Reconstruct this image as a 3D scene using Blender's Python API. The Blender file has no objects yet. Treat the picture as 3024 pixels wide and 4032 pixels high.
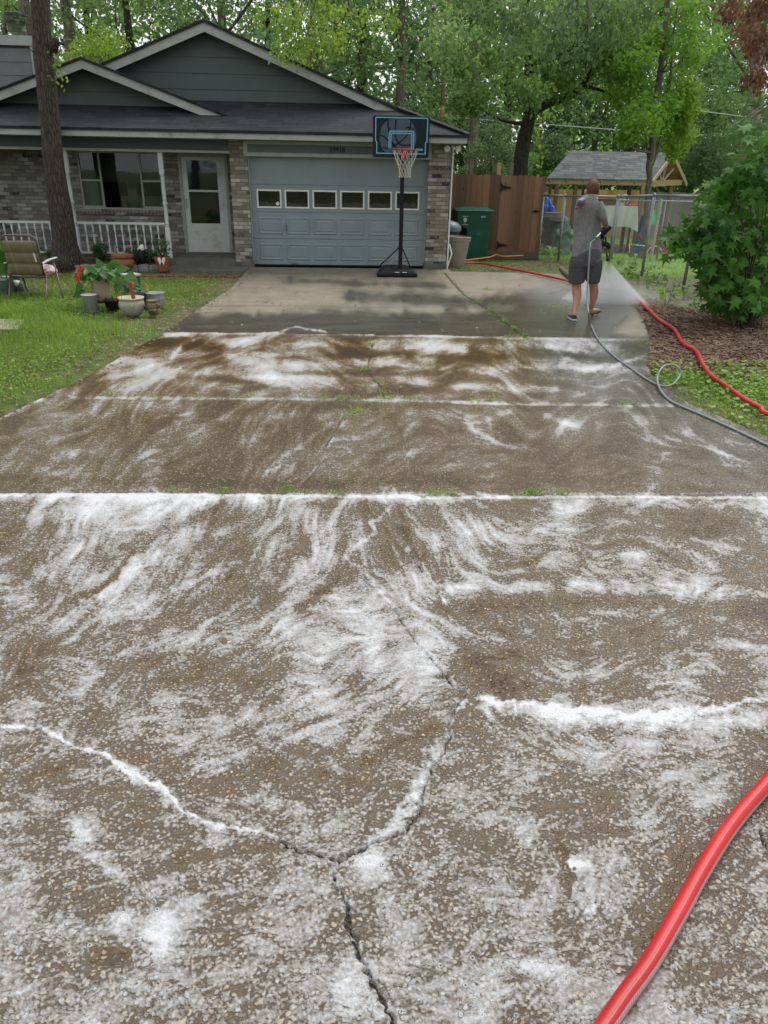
import bpy, bmesh, math, random
import numpy as np
from mathutils import Vector, Matrix
random.seed(7); RNG = np.random.default_rng(11)
SC = bpy.context.scene
COL = SC.collection
# ---------------------------------------------------------------- camera
FPX, H = 2950.0, 2.2
TH, YAW, ROLL = math.radians(25.5), math.radians(-3.6), math.radians(1.13)
RC = Matrix.Rotation(YAW, 3, 'Z') @ Matrix.Rotation(math.pi/2-TH, 3, 'X') @ Matrix.Rotation(ROLL, 3, 'Z')
cd = bpy.data.cameras.new('camera'); cam = bpy.data.objects.new('camera', cd); COL.objects.link(cam)
cam.matrix_world = Matrix.Translation((0, 0, H)) @ RC.to_4x4()
cd.sensor_fit = 'VERTICAL'; cd.sensor_height = 36.0; cd.lens = FPX/4032*36; cd.clip_start = 0.05; cd.clip_end = 800
SC.camera = cam
# ---------------------------------------------------------------- sky and sun (bright overcast)
SUN_EL, SUN_AZ = math.radians(60), math.radians(35)
W = bpy.data.worlds.new('World'); SC.world = W; W.use_nodes = True
wn = W.node_tree; bg = wn.nodes['Background']
sky = wn.nodes.new('ShaderNodeTexSky'); sky.sky_type = 'NISHITA'; sky.sun_disc = False
sky.sun_elevation = SUN_EL; sky.sun_rotation = SUN_AZ; sky.dust_density = 4.0; sky.air_density = 1.0
hs = wn.nodes.new('ShaderNodeHueSaturation'); hs.inputs['Saturation'].default_value = 0.22; hs.inputs['Value'].default_value = 1.25
wn.links.new(sky.outputs[0], hs.inputs['Color']); mxs = wn.nodes.new('ShaderNodeMix'); mxs.data_type = 'RGBA'; mxs.inputs[0].default_value = 0.6; mxs.inputs[7].default_value = (6.3, 6.55, 6.8, 1)   # the cloud layer
wn.links.new(hs.outputs[0], mxs.inputs[6]); wn.links.new(mxs.outputs[2], bg.inputs['Color'])
bg.inputs['Strength'].default_value = 0.15
sd = bpy.data.lights.new('sun', 'SUN'); sd.energy = 1.5; sd.angle = math.radians(35); sd.color = (1.0, 0.96, 0.9)
sun = bpy.data.objects.new('sun', sd); COL.objects.link(sun)
sdir = Vector((math.sin(SUN_AZ)*math.cos(SUN_EL), math.cos(SUN_AZ)*math.cos(SUN_EL), math.sin(SUN_EL)))
sun.rotation_euler = sdir.to_track_quat('Z', 'Y').to_euler()
SC.view_settings.view_transform = 'Standard'; SC.view_settings.look = 'None'
SC.view_settings.exposure = 0.30; SC.view_settings.gamma = 1.0
SC.cycles.use_denoising = True
SC.cycles.max_bounces = 6; SC.cycles.diffuse_bounces = 3; SC.cycles.glossy_bounces = 3
SC.cycles.transmission_bounces = 4; SC.cycles.transparent_max_bounces = 8; SC.cycles.volume_bounces = 1
SC.cycles.caustics_reflective = False; SC.cycles.caustics_refractive = False
SC.cycles.volume_step_rate = 2.0
# ---------------------------------------------------------------- pixel <-> world (photo pixels, 3024 x 4032)
def ray(x, y): return RC @ Vector(((x-1512)/FPX, -(y-2016)/FPX, -1.0))
def G(x, y, z=0.0):
    d = ray(x, y); t = (z-H)/d.z; return Vector((d.x*t, d.y*t, z))
def P(x, y, Y):
    d = ray(x, y); t = Y/d.y; return Vector((d.x*t, Y, H+d.z*t))
def terr(x, y):
    t = min(max((y-16.5)/15.0, 0), 1); t = t*t*(3-2*t)
    s = min(max((x-1.5)/2.5, 0), 1)
    return -0.03 - 1.05*t*s
def T(x, y):                       # ray against the terrain
    p = G(x, y, 0)
    for _ in range(30): p = G(x, y, terr(p.x, p.y))
    return p
# ---------------------------------------------------------------- node helper
class NT:
    def __init__(s, name):
        s.m = bpy.data.materials.new(name); s.m.use_nodes = True
        s.t = s.m.node_tree; s.b = s.t.nodes['Principled BSDF']; s.o = s.t.nodes['Material Output']
    def n(s, typ, **k):
        q = s.t.nodes.new(typ)
        for a, v in k.items(): setattr(q, a, v)
        return q
    def put(s, sock, v):
        if v is None: return
        if isinstance(v, bpy.types.NodeSocket): s.t.links.new(v, sock)
        elif isinstance(v, (int, float)): sock.default_value = v
        else:
            v = tuple(v)
            if sock.type == 'RGBA' and len(v) == 3: v = v+(1,)
            sock.default_value = v
    def math(s, op, a, b=None, c=None, clamp=False):
        q = s.n('ShaderNodeMath', operation=op, use_clamp=clamp)
        s.put(q.inputs[0], a); s.put(q.inputs[1], b); s.put(q.inputs[2], c); return q.outputs[0]
    def co(s, kind='Object'): return s.n('ShaderNodeTexCoord').outputs[kind]
    def sep(s, v): q = s.n('ShaderNodeSeparateXYZ'); s.put(q.inputs[0], v); return q.outputs
    def comb(s, x, y, z=0.0):
        q = s.n('ShaderNodeCombineXYZ'); s.put(q.inputs[0], x); s.put(q.inputs[1], y); s.put(q.inputs[2], z); return q.outputs[0]
    def mapp(s, v, scale=(1, 1, 1), rot=(0, 0, 0)):
        q = s.n('ShaderNodeMapping'); s.put(q.inputs['Vector'], v); q.inputs['Scale'].default_value = scale; q.inputs['Rotation'].default_value = rot; return q.outputs[0]
    def noise(s, v, scale, detail=4, rough=0.55, dist=0.0, out=0):
        q = s.n('ShaderNodeTexNoise'); s.put(q.inputs['Vector'], v); s.put(q.inputs['Scale'], scale)
        q.inputs['Detail'].default_value = detail; q.inputs['Roughness'].default_value = rough; q.inputs['Distortion'].default_value = dist; return q.outputs[out]
    def voro(s, v, scale, feature='F1', rnd=1.0):
        q = s.n('ShaderNodeTexVoronoi', feature=feature); s.put(q.inputs['Vector'], v); s.put(q.inputs['Scale'], scale); q.inputs['Randomness'].default_value = rnd; return q.outputs
    def white(s, v): q = s.n('ShaderNodeTexWhiteNoise'); s.put(q.inputs['Vector'], v); return q.outputs
    def ramp(s, f, stops, interp='LINEAR'):
        q = s.n('ShaderNodeValToRGB'); q.color_ramp.interpolation = interp; e = q.color_ramp.elements
        while len(e) < len(stops): e.new(0.5)
        for i, (p, c) in enumerate(stops):
            e[i].position = p; c = (c, c, c) if isinstance(c, (int, float)) else c; e[i].color = tuple(c)+(1,)
        s.put(q.inputs[0], f); return q.outputs[0]
    def step(s, v, a, b):          # smoothstep a..b
        q = s.n('ShaderNodeMapRange', interpolation_type='SMOOTHSTEP'); s.put(q.inputs[0], v)
        q.inputs[1].default_value = a; q.inputs[2].default_value = b; return q.outputs[0]
    def mix(s, f, a, b, mode='MIX'):
        q = s.n('ShaderNodeMix', data_type='RGBA', blend_type=mode); s.put(q.inputs[0], f); s.put(q.inputs[6], a); s.put(q.inputs[7], b); return q.outputs[2]
    def attr(s, name, out=2): q = s.n('ShaderNodeAttribute', attribute_name=name); return q.outputs[out]
    def bump(s, h, strength=0.5, dist=0.01, normal=None):
        q = s.n('ShaderNodeBump'); s.put(q.inputs['Height'], h); q.inputs['Strength'].default_value = strength; q.inputs['Distance'].default_value = dist
        s.put(q.inputs['Normal'], normal); return q.outputs[0]
    def fin(s, col=None, rough=None, normal=None, metal=None, spec=None):
        s.put(s.b.inputs['Base Color'], col); s.put(s.b.inputs['Roughness'], rough); s.put(s.b.inputs['Normal'], normal)
        s.put(s.b.inputs['Metallic'], metal); s.put(s.b.inputs['Specular IOR Level'], spec); return s.m
def mat(name, col, rough=0.6, var=0.15, scale=8, metal=0.0, bump=0.0, bscale=60, spec=0.5, dirt=None):
    t = NT(name); c = t.co()
    f = t.noise(c, scale, 5, 0.6); k = t.ramp(f, [(0.3, tuple(x*(1-var) for x in col)), (0.7, tuple(min(1, x*(1+var)) for x in col))])
    if dirt: k = t.mix(t.step(t.noise(c, scale*0.5, 6, 0.7), 0.5, 0.72), k, dirt)
    nrm = t.bump(t.noise(c, bscale, 4), bump, 0.01) if bump else None
    r = t.math('MULTIPLY_ADD', t.noise(c, scale*2, 3), 0.25, rough-0.12)
    return t.fin(k, r, nrm, metal, spec)
# ---------------------------------------------------------------- object helpers
def tag(o, label=None, cat=None, group=None, kind=None):
    if label: o['label'] = label
    if cat: o['category'] = cat
    if group: o['group'] = group
    if kind: o['kind'] = kind
    return o
def empty(name, loc, label, cat, group=None, rz=0.0):
    o = bpy.data.objects.new(name, None); COL.objects.link(o); o.location = loc; o.rotation_euler = (0, 0, rz); o.empty_display_size = 0.2
    return tag(o, label, cat, group)
def link(name, me, m, parent=None, world=True):
    o = bpy.data.objects.new(name, me); COL.objects.link(o)
    if m:
        for q in (m if isinstance(m, (list, tuple)) else [m]): me.materials.append(q)
    if parent:
        o.parent = parent
        if world: o.matrix_parent_inverse = PM(parent).inverted()
    return o
def PM(o):
    m = Matrix.LocRotScale(o.location, o.rotation_euler, o.scale)
    if o.parent: m = PM(o.parent) @ o.matrix_parent_inverse @ m
    return m
def copy_tree(o, parent=None):
    c = o.copy(); COL.objects.link(c)
    if parent: c.parent = parent; c.matrix_parent_inverse = o.matrix_parent_inverse
    for ch in [x for x in bpy.data.objects if x.parent == o]: copy_tree(ch, c)
    return c
class MB:
    def __init__(s): s.v = []; s.f = []; s.mi = []; s.cur = 0
    def add(s, vs, fs):
        k = len(s.v); s.v += [tuple(v) for v in vs]; s.f += [tuple(k+i for i in f) for f in fs]; s.mi += [s.cur]*len(fs); return s
    def box(s, a, b, rot=None, piv=None):
        (x0, y0, z0), (x1, y1, z1) = a, b
        vs = [Vector(p) for p in ((x0, y0, z0), (x1, y0, z0), (x1, y1, z0), (x0, y1, z0), (x0, y0, z1), (x1, y0, z1), (x1, y1, z1), (x0, y1, z1))]
        if rot is not None:
            c = Vector(piv) if piv is not None else sum(vs, Vector())/8
            vs = [c+rot@(v-c) for v in vs]
        return s.add(vs, [(0, 3, 2, 1), (4, 5, 6, 7), (0, 1, 5, 4), (1, 2, 6, 5), (2, 3, 7, 6), (3, 0, 4, 7)])
    def bar(s, p, q, w, t, up=(0, 0, 1)):       # box from p to q, w across, t along up-ish
        p, q = Vector(p), Vector(q); d = (q-p).normalized(); u = Vector(up)
        if abs(d.dot(u)) > 0.98: u = Vector((0, 1, 0))
        a = d.cross(u).normalized()*w/2; b = a.cross(d).normalized()*t/2
        vs = [p-a-b, p+a-b, p+a+b, p-a+b, q-a-b, q+a-b, q+a+b, q-a+b]
        return s.add(vs, [(0, 1, 2, 3), (4, 7, 6, 5), (0, 4, 5, 1), (1, 5, 6, 2), (2, 6, 7, 3), (3, 7, 4, 0)])
    def tube(s, pts, r, n=10, cap=True, ry=None, ref=None):
        pts = [Vector(p) for p in pts]; k = len(pts)
        rs = list(r) if hasattr(r, '__len__') else [r]*k
        rys = rs if ry is None else (list(ry) if hasattr(ry, '__len__') else [ry]*k)
        vs = []; prev = Vector(ref) if ref is not None else None
        for i, p in enumerate(pts):
            d = (pts[min(i+1, k-1)]-pts[max(i-1, 0)])
            d = d.normalized() if d.length > 1e-9 else Vector((0, 0, 1))
            if prev is None: prev = Vector((1, 0, 0)) if abs(d.x) < 0.8 else Vector((0, 1, 0))
            a = (prev-d*prev.dot(d)); a = a.normalized() if a.length > 1e-6 else d.orthogonal().normalized()
            b = d.cross(a); 
            if ref is None: prev = a
            for j in range(n):
                t = 2*math.pi*j/n; vs.append(p+a*math.cos(t)*rs[i]+b*math.sin(t)*rys[i])
        fs = [(i*n+j, i*n+(j+1) % n, (i+1)*n+(j+1) % n, (i+1)*n+j) for i in range(k-1) for j in range(n)]
        if cap: fs += [tuple(range(n-1, -1, -1)), tuple((k-1)*n+j for j in range(n))]
        return s.add(vs, fs)
    def lathe(s, prof, c=(0, 0, 0), n=20, sx=1.0, sy=1.0, jit=None):
        c = Vector(c); vs = []; k = len(prof)
        for r, z in prof:
            for j in range(n):
                t = 2*math.pi*j/n; vs.append(c+Vector((math.cos(t)*r*sx, math.sin(t)*r*sy, z)))
        fs = [(i*n+j, i*n+(j+1) % n, (i+1)*n+(j+1) % n, (i+1)*n+j) for i in range(k-1) for j in range(n)]
        fs += [tuple(range(n-1, -1, -1)), tuple((k-1)*n+j for j in range(n))]
        return s.add(vs, fs)
    def prism(s, poly, vec):                    # polygon extruded by vec
        n = len(poly); vec = Vector(vec); vs = [Vector(p) for p in poly]+[Vector(p)+vec for p in poly]
        return s.add(vs, [tuple(range(n)), tuple(range(2*n-1, n-1, -1))]+[(i, n+i, n+(i+1) % n, (i+1) % n) for i in range(n)])
    def ball(s, c, r, n=10, sc=(1, 1, 1)):
        c = Vector(c); prof = [(math.sin(math.pi*i/n), -math.cos(math.pi*i/n)) for i in range(1, n)]
        vs = []; m = n+2
        for a, z in prof:
            for j in range(m):
                t = 2*math.pi*j/m; vs.append(c+Vector((a*math.cos(t)*r*sc[0], a*math.sin(t)*r*sc[1], z*r*sc[2])))
        k = len(prof); fs = [(i*m+j, i*m+(j+1) % m, (i+1)*m+(j+1) % m, (i+1)*m+j) for i in range(k-1) for j in range(m)]
        vs += [c+Vector((0, 0, -r*sc[2])), c+Vector((0, 0, r*sc[2]))]; a, b = len(vs)-2, len(vs)-1
        fs += [(a, (j+1) % m, j) for j in range(m)]+[(b, (k-1)*m+j, (k-1)*m+(j+1) % m) for j in range(m)]
        return s.add(vs, fs)
    def build(s, name, m, parent=None, smooth=False, bevel=0, mods=None):
        me = bpy.data.meshes.new(name); me.from_pydata(s.v, [], s.f); me.validate(); me.update()
        o = link(name, me, m, parent)
        if any(s.mi) and len(me.polygons) == len(s.mi): me.polygons.foreach_set('material_index', s.mi)
        bm = bmesh.new(); bm.from_mesh(me); bmesh.ops.recalc_face_normals(bm, faces=bm.faces); bm.to_mesh(me); bm.free()
        if smooth: me.polygons.foreach_set('use_smooth', [True]*len(me.polygons))
        if smooth == 'auto':
            me.set_sharp_from_angle(angle=math.radians(40))
        if bevel:
            b = o.modifiers.new('bevel', 'BEVEL'); b.width = bevel; b.segments = 2; b.limit_method = 'ANGLE'
        return o
def npmesh(name, V, F, m, parent=None, attrs=None, smooth=False):    # V (n,3), F (k,c) all faces with the same number of corners
    V = np.asarray(V, np.float32); F = np.asarray(F, np.int32); c = F.shape[1]
    me = bpy.data.meshes.new(name); me.vertices.add(len(V)); me.vertices.foreach_set('co', V.ravel())
    me.loops.add(F.size); me.loops.foreach_set('vertex_index', F.ravel())
    me.polygons.add(len(F)); me.polygons.foreach_set('loop_start', np.arange(0, F.size, c, dtype=np.int32))
    me.update(calc_edges=True)
    if smooth: me.polygons.foreach_set('use_smooth', np.ones(len(F), bool))
    for k, a in (attrs or {}).items():
        at = me.attributes.new(k, 'FLOAT', 'POINT'); at.data.foreach_set('value', np.asarray(a, np.float32))
    return link(name, me, m, parent)
def text_mesh(txt, name, m, parent, loc, size, ext=0.004, rot=(math.pi/2, 0, 0), align='CENTER'):
    c = bpy.data.curves.new(name, 'FONT'); c.body = txt; c.size = size; c.extrude = ext; c.align_x = align
    o = bpy.data.objects.new(name, c); COL.objects.link(o)
    me = bpy.data.meshes.new_from_object(o.evaluated_get(bpy.context.evaluated_depsgraph_get()))
    bpy.data.objects.remove(o); R = Matrix.Translation(loc) @ Matrix.LocRotScale(None, __import__('mathutils').Euler(rot), None)
    me.transform(R); me.materials.clear(); return link(name, me, m, parent)
def curvepts(pts, n=8):                          # Catmull-Rom through points
    pts = [Vector(p) for p in pts]; out = []
    for i in range(len(pts)-1):
        a, b, c, d = pts[max(i-1, 0)], pts[i], pts[i+1], pts[min(i+2, len(pts)-1)]
        for k in range(n):
            t = k/n; out.append(0.5*((2*b)+(c-a)*t+(2*a-5*b+4*c-d)*t*t+(3*b-a-3*c+d)*t**3))
    return out+[pts[-1]]
# ---------------------------------------------------------------- leaves by the thousand
def rotm(n, rng, flat=0.0, hang=0.0):            # n random rotation frames; flat -> normals up, hang -> tips down
    u = rng.normal(size=(n, 3)); u[:, 2] = u[:, 2]*(1-flat)-hang*1.6; u /= np.linalg.norm(u, axis=1, keepdims=True)
    w = rng.normal(size=(n, 3)); w[:, 2] += flat*3.0; w -= u*(w*u).sum(1, keepdims=True); w /= np.linalg.norm(w, axis=1, keepdims=True)
    v = np.cross(w, u); return u, v, w
LEAF = (np.array([(0, 0, 0), (.45, .28, .06), (1, 0, -.08), (.45, -.28, .06)]), [(0, 1, 2, 3)])
OVAL = (np.array([(0, 0, 0), (.2, .22, .05), (.55, .27, .06), (1, 0, -.14), (.55, -.27, .06), (.2, -.22, .05), (.45, 0, -.02)]), [(0, 6, 2, 1), (6, 3, 2, 2), (0, 5, 4, 6), (6, 4, 3, 3)])
def star():
    v = [(0, 0, 0)]; 
    for k in range(5):
        a = math.radians(-144+72*k); a2 = a+math.radians(36); L = [.62, .9, 1.0, .9, .62][k]*0.62
        v.append((.42+math.cos(a*0.9)*L, math.sin(a*0.9)*L, -.06)); 
        if k < 4: v.append((.42+math.cos(a2*0.9)*.2, math.sin(a2*0.9)*.2, .02))
    v.append((.42, 0, .03)); c = len(v)-1
    f = [(0, c, 1, 1)]+[(c, i+1, i, i) for i in range(1, c-1)]+[(0, c-1, c, c)]
    return np.array(v), f
STAR = star()
HEART = (np.array([(0, 0, 0), (-.08, .2, .03), (.15, .36, .05), (.5, .28, .04), (1, 0, -.16), (.5, -.28, .04), (.15, -.36, .05), (-.08, -.2, .03), (.4, 0, -.03)]),
         [(0, 8, 2, 1), (8, 4, 3, 2), (0, 7, 6, 8), (8, 6, 5, 4)])
def scatter(Ps, size, tmpl, rng, flat=0.0, hang=0.0, frames=None):
    Ps = np.asarray(Ps, float); n = len(Ps); tv, tf = tmpl; k = len(tv)
    u, v, w = frames if frames else rotm(n, rng, flat, hang)
    size = np.broadcast_to(np.asarray(size, float), (n,))
    V = Ps[:, None, :]+size[:, None, None]*(tv[None, :, 0:1]*u[:, None]+tv[None, :, 1:2]*v[:, None]+tv[None, :, 2:3]*w[:, None])
    tf = np.array(tf); F = (tf[None]+(np.arange(n)*k)[:, None, None]).reshape(-1, 4)
    return V.reshape(-1, 3), F, np.repeat(rng.random(n), k)
def leafmesh(name, Ps, size, tmpl, m, parent=None, rng=RNG, **k):
    V, F, a = scatter(Ps, size, tmpl, rng, **k)
    if (F[:, 2] == F[:, 3]).any():               # quads with a doubled corner become triangles
        T1 = F[:, [0, 1, 2]]; T2 = F[F[:, 2] != F[:, 3]][:, [0, 2, 3]]; F = np.vstack([T1, T2])
    return npmesh(name, V, F, m, parent, {'rnd': a})
def leafmat(name, dark, light, trans=0.35, rough=0.5, spread=1.0, spec=0.4):
    t = NT(name); oi = t.n('ShaderNodeObjectInfo').outputs['Random']
    f = t.math('ADD', t.math('MULTIPLY', t.attr('rnd'), 0.5), t.math('MULTIPLY_ADD', t.noise(t.co(), 1.1, 3, .6), 1.5, -.5))
    c = t.ramp(f, [(0.2, dark), (0.55, tuple((a+b)/2*0.9 for a, b in zip(dark, light))), (0.95, light)])
    c = t.mix(t.math('MULTIPLY', oi, 0.35), c, tuple(x*0.6 for x in light))
    t.fin(c, rough, None, 0, spec)
    tr = t.n('ShaderNodeBsdfTranslucent'); t.put(tr.inputs[0], t.mix(0.5, c, tuple(min(1, x*1.6) for x in light)))
    mx = t.n('ShaderNodeMixShader'); mx.inputs[0].default_value = trans
    t.t.links.new(t.b.outputs[0], mx.inputs[1]); t.t.links.new(tr.outputs[0], mx.inputs[2]); t.t.links.new(mx.outputs[0], t.o.inputs[0])
    return t.m
def blades(name, Ps, h, w, m, rng=RNG, parent=None, lean=0.5):
    n = len(Ps); Ps = np.asarray(Ps, float); a = rng.random(n)*2*math.pi; ln = rng.random(n)*lean; h = h*(0.5+rng.random(n))
    d = np.stack([np.cos(a), np.sin(a), 0*a], 1); s = np.stack([-np.sin(a), np.cos(a), 0*a], 1)
    z = np.array([0, 0, 1.0]); V = np.empty((n, 5, 3)); hh = h[:, None]; l = ln[:, None]
    V[:, 0] = Ps-s*w/2; V[:, 1] = Ps+s*w/2
    mid = Ps+z*hh*0.6+d*hh*l*0.3; V[:, 2] = mid+s*w*0.4; V[:, 3] = mid-s*w*0.4; V[:, 4] = Ps+z*hh*(1-0.4*l)+d*hh*l
    b = (np.arange(n)*5)[:, None]
    F = np.vstack([b+np.array([[0, 1, 2]]), b+np.array([[0, 2, 3]]), b+np.array([[3, 2, 4]])])
    return npmesh(name, V.reshape(-1, 3), F, m, parent, {'rnd': np.repeat(rng.random(n), 5)})
# ================================================================ ground
def gridnoise(shape, cell, rng):                 # smooth value noise on a grid
    h, w = shape; gh, gw = int(h/cell)+3, int(w/cell)+3; g = rng.random((gh, gw))
    y = np.arange(h)/cell; x = np.arange(w)/cell; yi = y.astype(int); xi = x.astype(int); fy = (y-yi)[:, None]; fx = (x-xi)[None]
    fy = fy*fy*(3-2*fy); fx = fx*fx*(3-2*fx); a = g[yi][:, xi]; b = g[yi][:, xi+1]; c = g[yi+1][:, xi]; d = g[yi+1][:, xi+1]
    return (a*(1-fx)+b*fx)*(1-fy)+(c*(1-fx)+d*fx)*fy
S = 3024/1659.0                                  # the survey of the foam is in 1659-wide coordinates
GS = 4.0; GY0 = 980.0; GX0 = -300.0
gw_, gh_ = int((3024+600)/GS), int((4250-GY0)/GS)
XX, YY = np.meshgrid(GX0+np.arange(gw_)*GS, GY0+np.arange(gh_)*GS)
XX /= S; YY /= S
rg = np.random.default_rng(3)
guides = [(100,1200,42),(300,1150,35),(500,1300,30),(700,1150,65),(850,1150,115),(1000,1200,130),(1200,1280,178),(1500,1280,178),(1400,1100,4),(1200,1400,172),(1500,1450,172),
 (200,1450,25),(500,1550,18),(800,1450,10),(1300,1530,175),(300,1700,18),(600,1750,15),(200,1950,22),(500,2000,24),(900,2000,30),(1200,1900,45),(1500,2000,30),(1300,1700,20),
 (100,980,25),(300,930,48),(550,980,38),(700,980,42),(900,980,15),(1100,940,160),(1250,930,20),(1450,960,165),(1600,1000,155),(300,780,170),(500,760,20),(700,800,0),(1000,780,0),
 (1300,790,10),(1400,820,160),(800,650,0),(300,2150,20),(1200,2150,20)]
cx_ = np.zeros_like(XX); cy_ = np.zeros_like(XX)
for gx, gy, an in guides:
    w_ = 1/(((XX-gx)/1.6)**2+((YY-gy))**2+900)**1.4; a2 = 2*math.radians(an); cx_ += w_*math.cos(a2); cy_ += w_*math.sin(a2)
ang = 0.5*np.arctan2(cy_, cx_)+(gridnoise(XX.shape, 34, rg)-0.5)*1.7+(gridnoise(XX.shape, 12, rg)-0.5)*0.5
dx_, dy_ = np.cos(ang), -np.sin(ang)
def lic(nz, L):
    acc = nz.copy(); cnt = 1
    for sgn in (1, -1):
        px = np.tile(np.arange(gw_, dtype=float), (gh_, 1)); py = np.tile(np.arange(gh_, dtype=float)[:, None], (1, gw_)); vx, vy = dx_*sgn, dy_*sgn
        for k in range(L):
            px = px+vx; py = py+vy; ix = np.clip(px.astype(int), 0, gw_-1); iy = np.clip(py.astype(int), 0, gh_-1)
            acc += nz[iy, ix]; cnt += 1; nx, ny = dx_[iy, ix], dy_[iy, ix]; s_ = np.where(nx*vx+ny*vy < 0, -1, 1); vx, vy = nx*s_, ny*s_
    acc /= cnt; return (acc-acc.mean())/acc.std()
persp = np.clip((YY-700)/1300, 0.05, 1)         # detail grows towards the camera
n1 = rg.random(XX.shape)
fine = lic(n1, 5); midl = lic(gridnoise(XX.shape, 2.6, rg), 10); coarse = lic(gridnoise(XX.shape, 6, rg), 20); big = gridnoise(XX.shape, 42, rg)-0.5
finest = n1+gridnoise(XX.shape, 1.7, rg); finest = (finest-finest.mean())/finest.std()
lev = np.where(YY < 716+(XX-350)*0.013, -0.2, np.where(YY < 858+(XX-80)*0.0145, 0.43, np.where(YY < 1064, 0.38, 0.75)))
lev = lev+np.clip((YY-1500)/700, 0, 1)*0.05
strokes = [  # (points, half width, strength)
 ([355,722,600,718,640,706,665,712,760,722,1100,730,1380,735],2.0,.5),([360,725,400,722,420,730,395,742,370,775],4,.5),([600,716,640,705,670,711,700,716],5,.6),
 ([230,765,330,790,400,805,560,812,720,820],8,.35),([590,718,520,740,490,765,530,785,640,790,850,780],11,.4),([880,745,1100,748,1250,745,1330,755],10,.3),([650,740,800,745,1000,755],7,.25),
 ([870,790,1050,800,1200,790,1400,800],8,.3),([860,820,1000,835,1200,842],8,.35),([1180,745,1240,760,1210,790,1280,800,1400,770],6,.4),([300,800,400,825,520,835],8,.3),([560,820,760,835,830,845],10,.25),
 ([150,858,440,860,700,862,900,866,1100,872,1480,876],1.8,.62),([190,800,225,775,255,757],4,.9),([0,905,60,870,90,860],4,.9),
 ([400,745,560,755],10,-.3),([430,815,500,822,570,832],8,-.35),([1130,800,1180,830],20,-.3),([760,848,900,846],7,-.35),([600,772,860,766],5,-.2),([640,806,900,808],4,-.25),([1180,760,1350,785],5,-.3),([880,768,1100,772],4,-.25),
 ([50,930,150,905,260,880,380,870],12,.25),([60,970,120,990,200,975,240,955],9,.22),([400,875,350,920,300,960,270,985],6,-.3),([420,880,380,930,300,990],5,.15),([480,900,560,905,640,895,700,905],9,.32),
 ([600,930,540,950,500,985],7,.3),([440,930,380,975,340,1015],7,.3),([560,1030,620,980,680,940,740,900],5,.3),([580,1050,575,1020,600,1010],2.5,.5),([650,1045,690,1000,715,950,760,890],2.0,.4),
 ([1010,905,1030,935,1050,945,1100,965,1160,970],6,.45),([1060,925,1055,905,1110,885],4,.4),([1180,900,1240,920,1270,900,1360,878],7,.4),([1290,915,1400,905,1500,940],9,.2),
 ([1440,945,1520,965,1620,1000],3.5,.55),([1310,985,1500,1000,1640,1010],5,.3),([900,1015,980,1005,1060,1000,1160,1003],8,.25),([870,1060,885,1030,880,1000],3.5,.35),([840,990,900,975,960,960],8,.3),
 ([760,1000,830,960],6,.25),([0,1030,200,1040,500,1045,900,1040,1300,1040],8,-.25),([1560,900,1640,970],8,.3),([700,880,900,880,1200,885],5,-.15),([900,930,1000,925],12,-.2),
 ([0,1069,350,1068,640,1071,900,1073],3.0,.8),([900,1075,1300,1073,1659,1075],2.0,.75),([0,1078,300,1076,560,1078],7,.38),([560,1076,900,1082,1000,1080],6,.35),([1030,1063,1100,1080],6,.5),([850,1062,900,1075],5,.5),
 ([0,1130,120,1110,330,1085,560,1080],14,.25),([440,1085,300,1120,150,1190,60,1260],11,.3),([480,1090,430,1120,340,1150,270,1175],9,-.32),([0,1150,100,1150,60,1230,0,1280],26,-.17),
 ([740,1080,720,1130,690,1200,620,1240],20,.3),([860,1095,870,1140,900,1200,960,1290],9,-.45),([850,1090,805,1130,812,1150,760,1185],3.5,.55),([790,1095,790,1110],16,-.35),
 ([880,1185,910,1220,965,1300],3.5,.65),([740,1200,800,1250,850,1310],2.5,.45),([745,1220,700,1275,650,1310],10,-.45),([330,1200,200,1300,120,1350],12,.3),([520,1210,360,1280,220,1340],10,.25),([600,1130,640,1110,700,1100],12,.2),
 ([290,1190,230,1260,150,1300],6,-.3),([500,1240,430,1300,330,1350],8,-.2),([960,1270,1100,1270,1250,1265,1400,1275,1659,1280],13,.32),([960,1310,1200,1300,1400,1295,1659,1320],18,-.25),
 ([1200,1090,1400,1085,1659,1095],12,.3),([1000,1150,1150,1160],26,.15),([40,1440,70,1400],28,-.3),([0,1500,60,1460],30,-.25),([100,1460,300,1400,450,1380],22,.12),([1010,1425,1060,1450,1090,1490],24,-.42),([1040,1480,1200,1490,1400,1500],15,-.15),
 ([1030,1510,1150,1525,1230,1530,1350,1545,1480,1540,1659,1510],6,.55),([1060,1530,1250,1545,1500,1560,1659,1550],17,.38),([400,1740,380,1700,480,1690,600,1660],22,-.2),([300,1480,600,1500,700,1520],20,.08),
 ([0,1568,90,1572,170,1615,230,1630,280,1670,350,1700,400,1755,470,1785,540,1790,600,1810],3.0,.95),([230,1638,330,1695,390,1745],12,.35),([1005,1512,975,1550,970,1590],2.2,.7),([900,1380,960,1450,1005,1500],2.0,.3),
 ([945,1625,925,1660,890,1730,850,1790,800,1812],11,.33),([800,1640,880,1600,950,1570],13,-.3),([620,1690,800,1680],18,-.12),([200,1850,230,1870,260,1890],9,.28),([1200,1810,1225,1870,1230,1920],11,-.42),([1220,1810,1350,1790],12,-.25),
 ([730,1862,725,1900,745,1940,742,1955],1.6,.8),([725,1870,712,1905,690,1930],8,.15),([1480,1850,1420,2000,1370,2100],26,-.22),([755,2010,740,1990,750,1970],3,.4),([60,1680,250,1640],16,-.18),([280,1900,420,1850,600,1830],14,-.15),
 ([180,1980,300,1960,420,1900],10,-.15),([900,1900,1000,1850,1150,1800],20,.08)]
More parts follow.
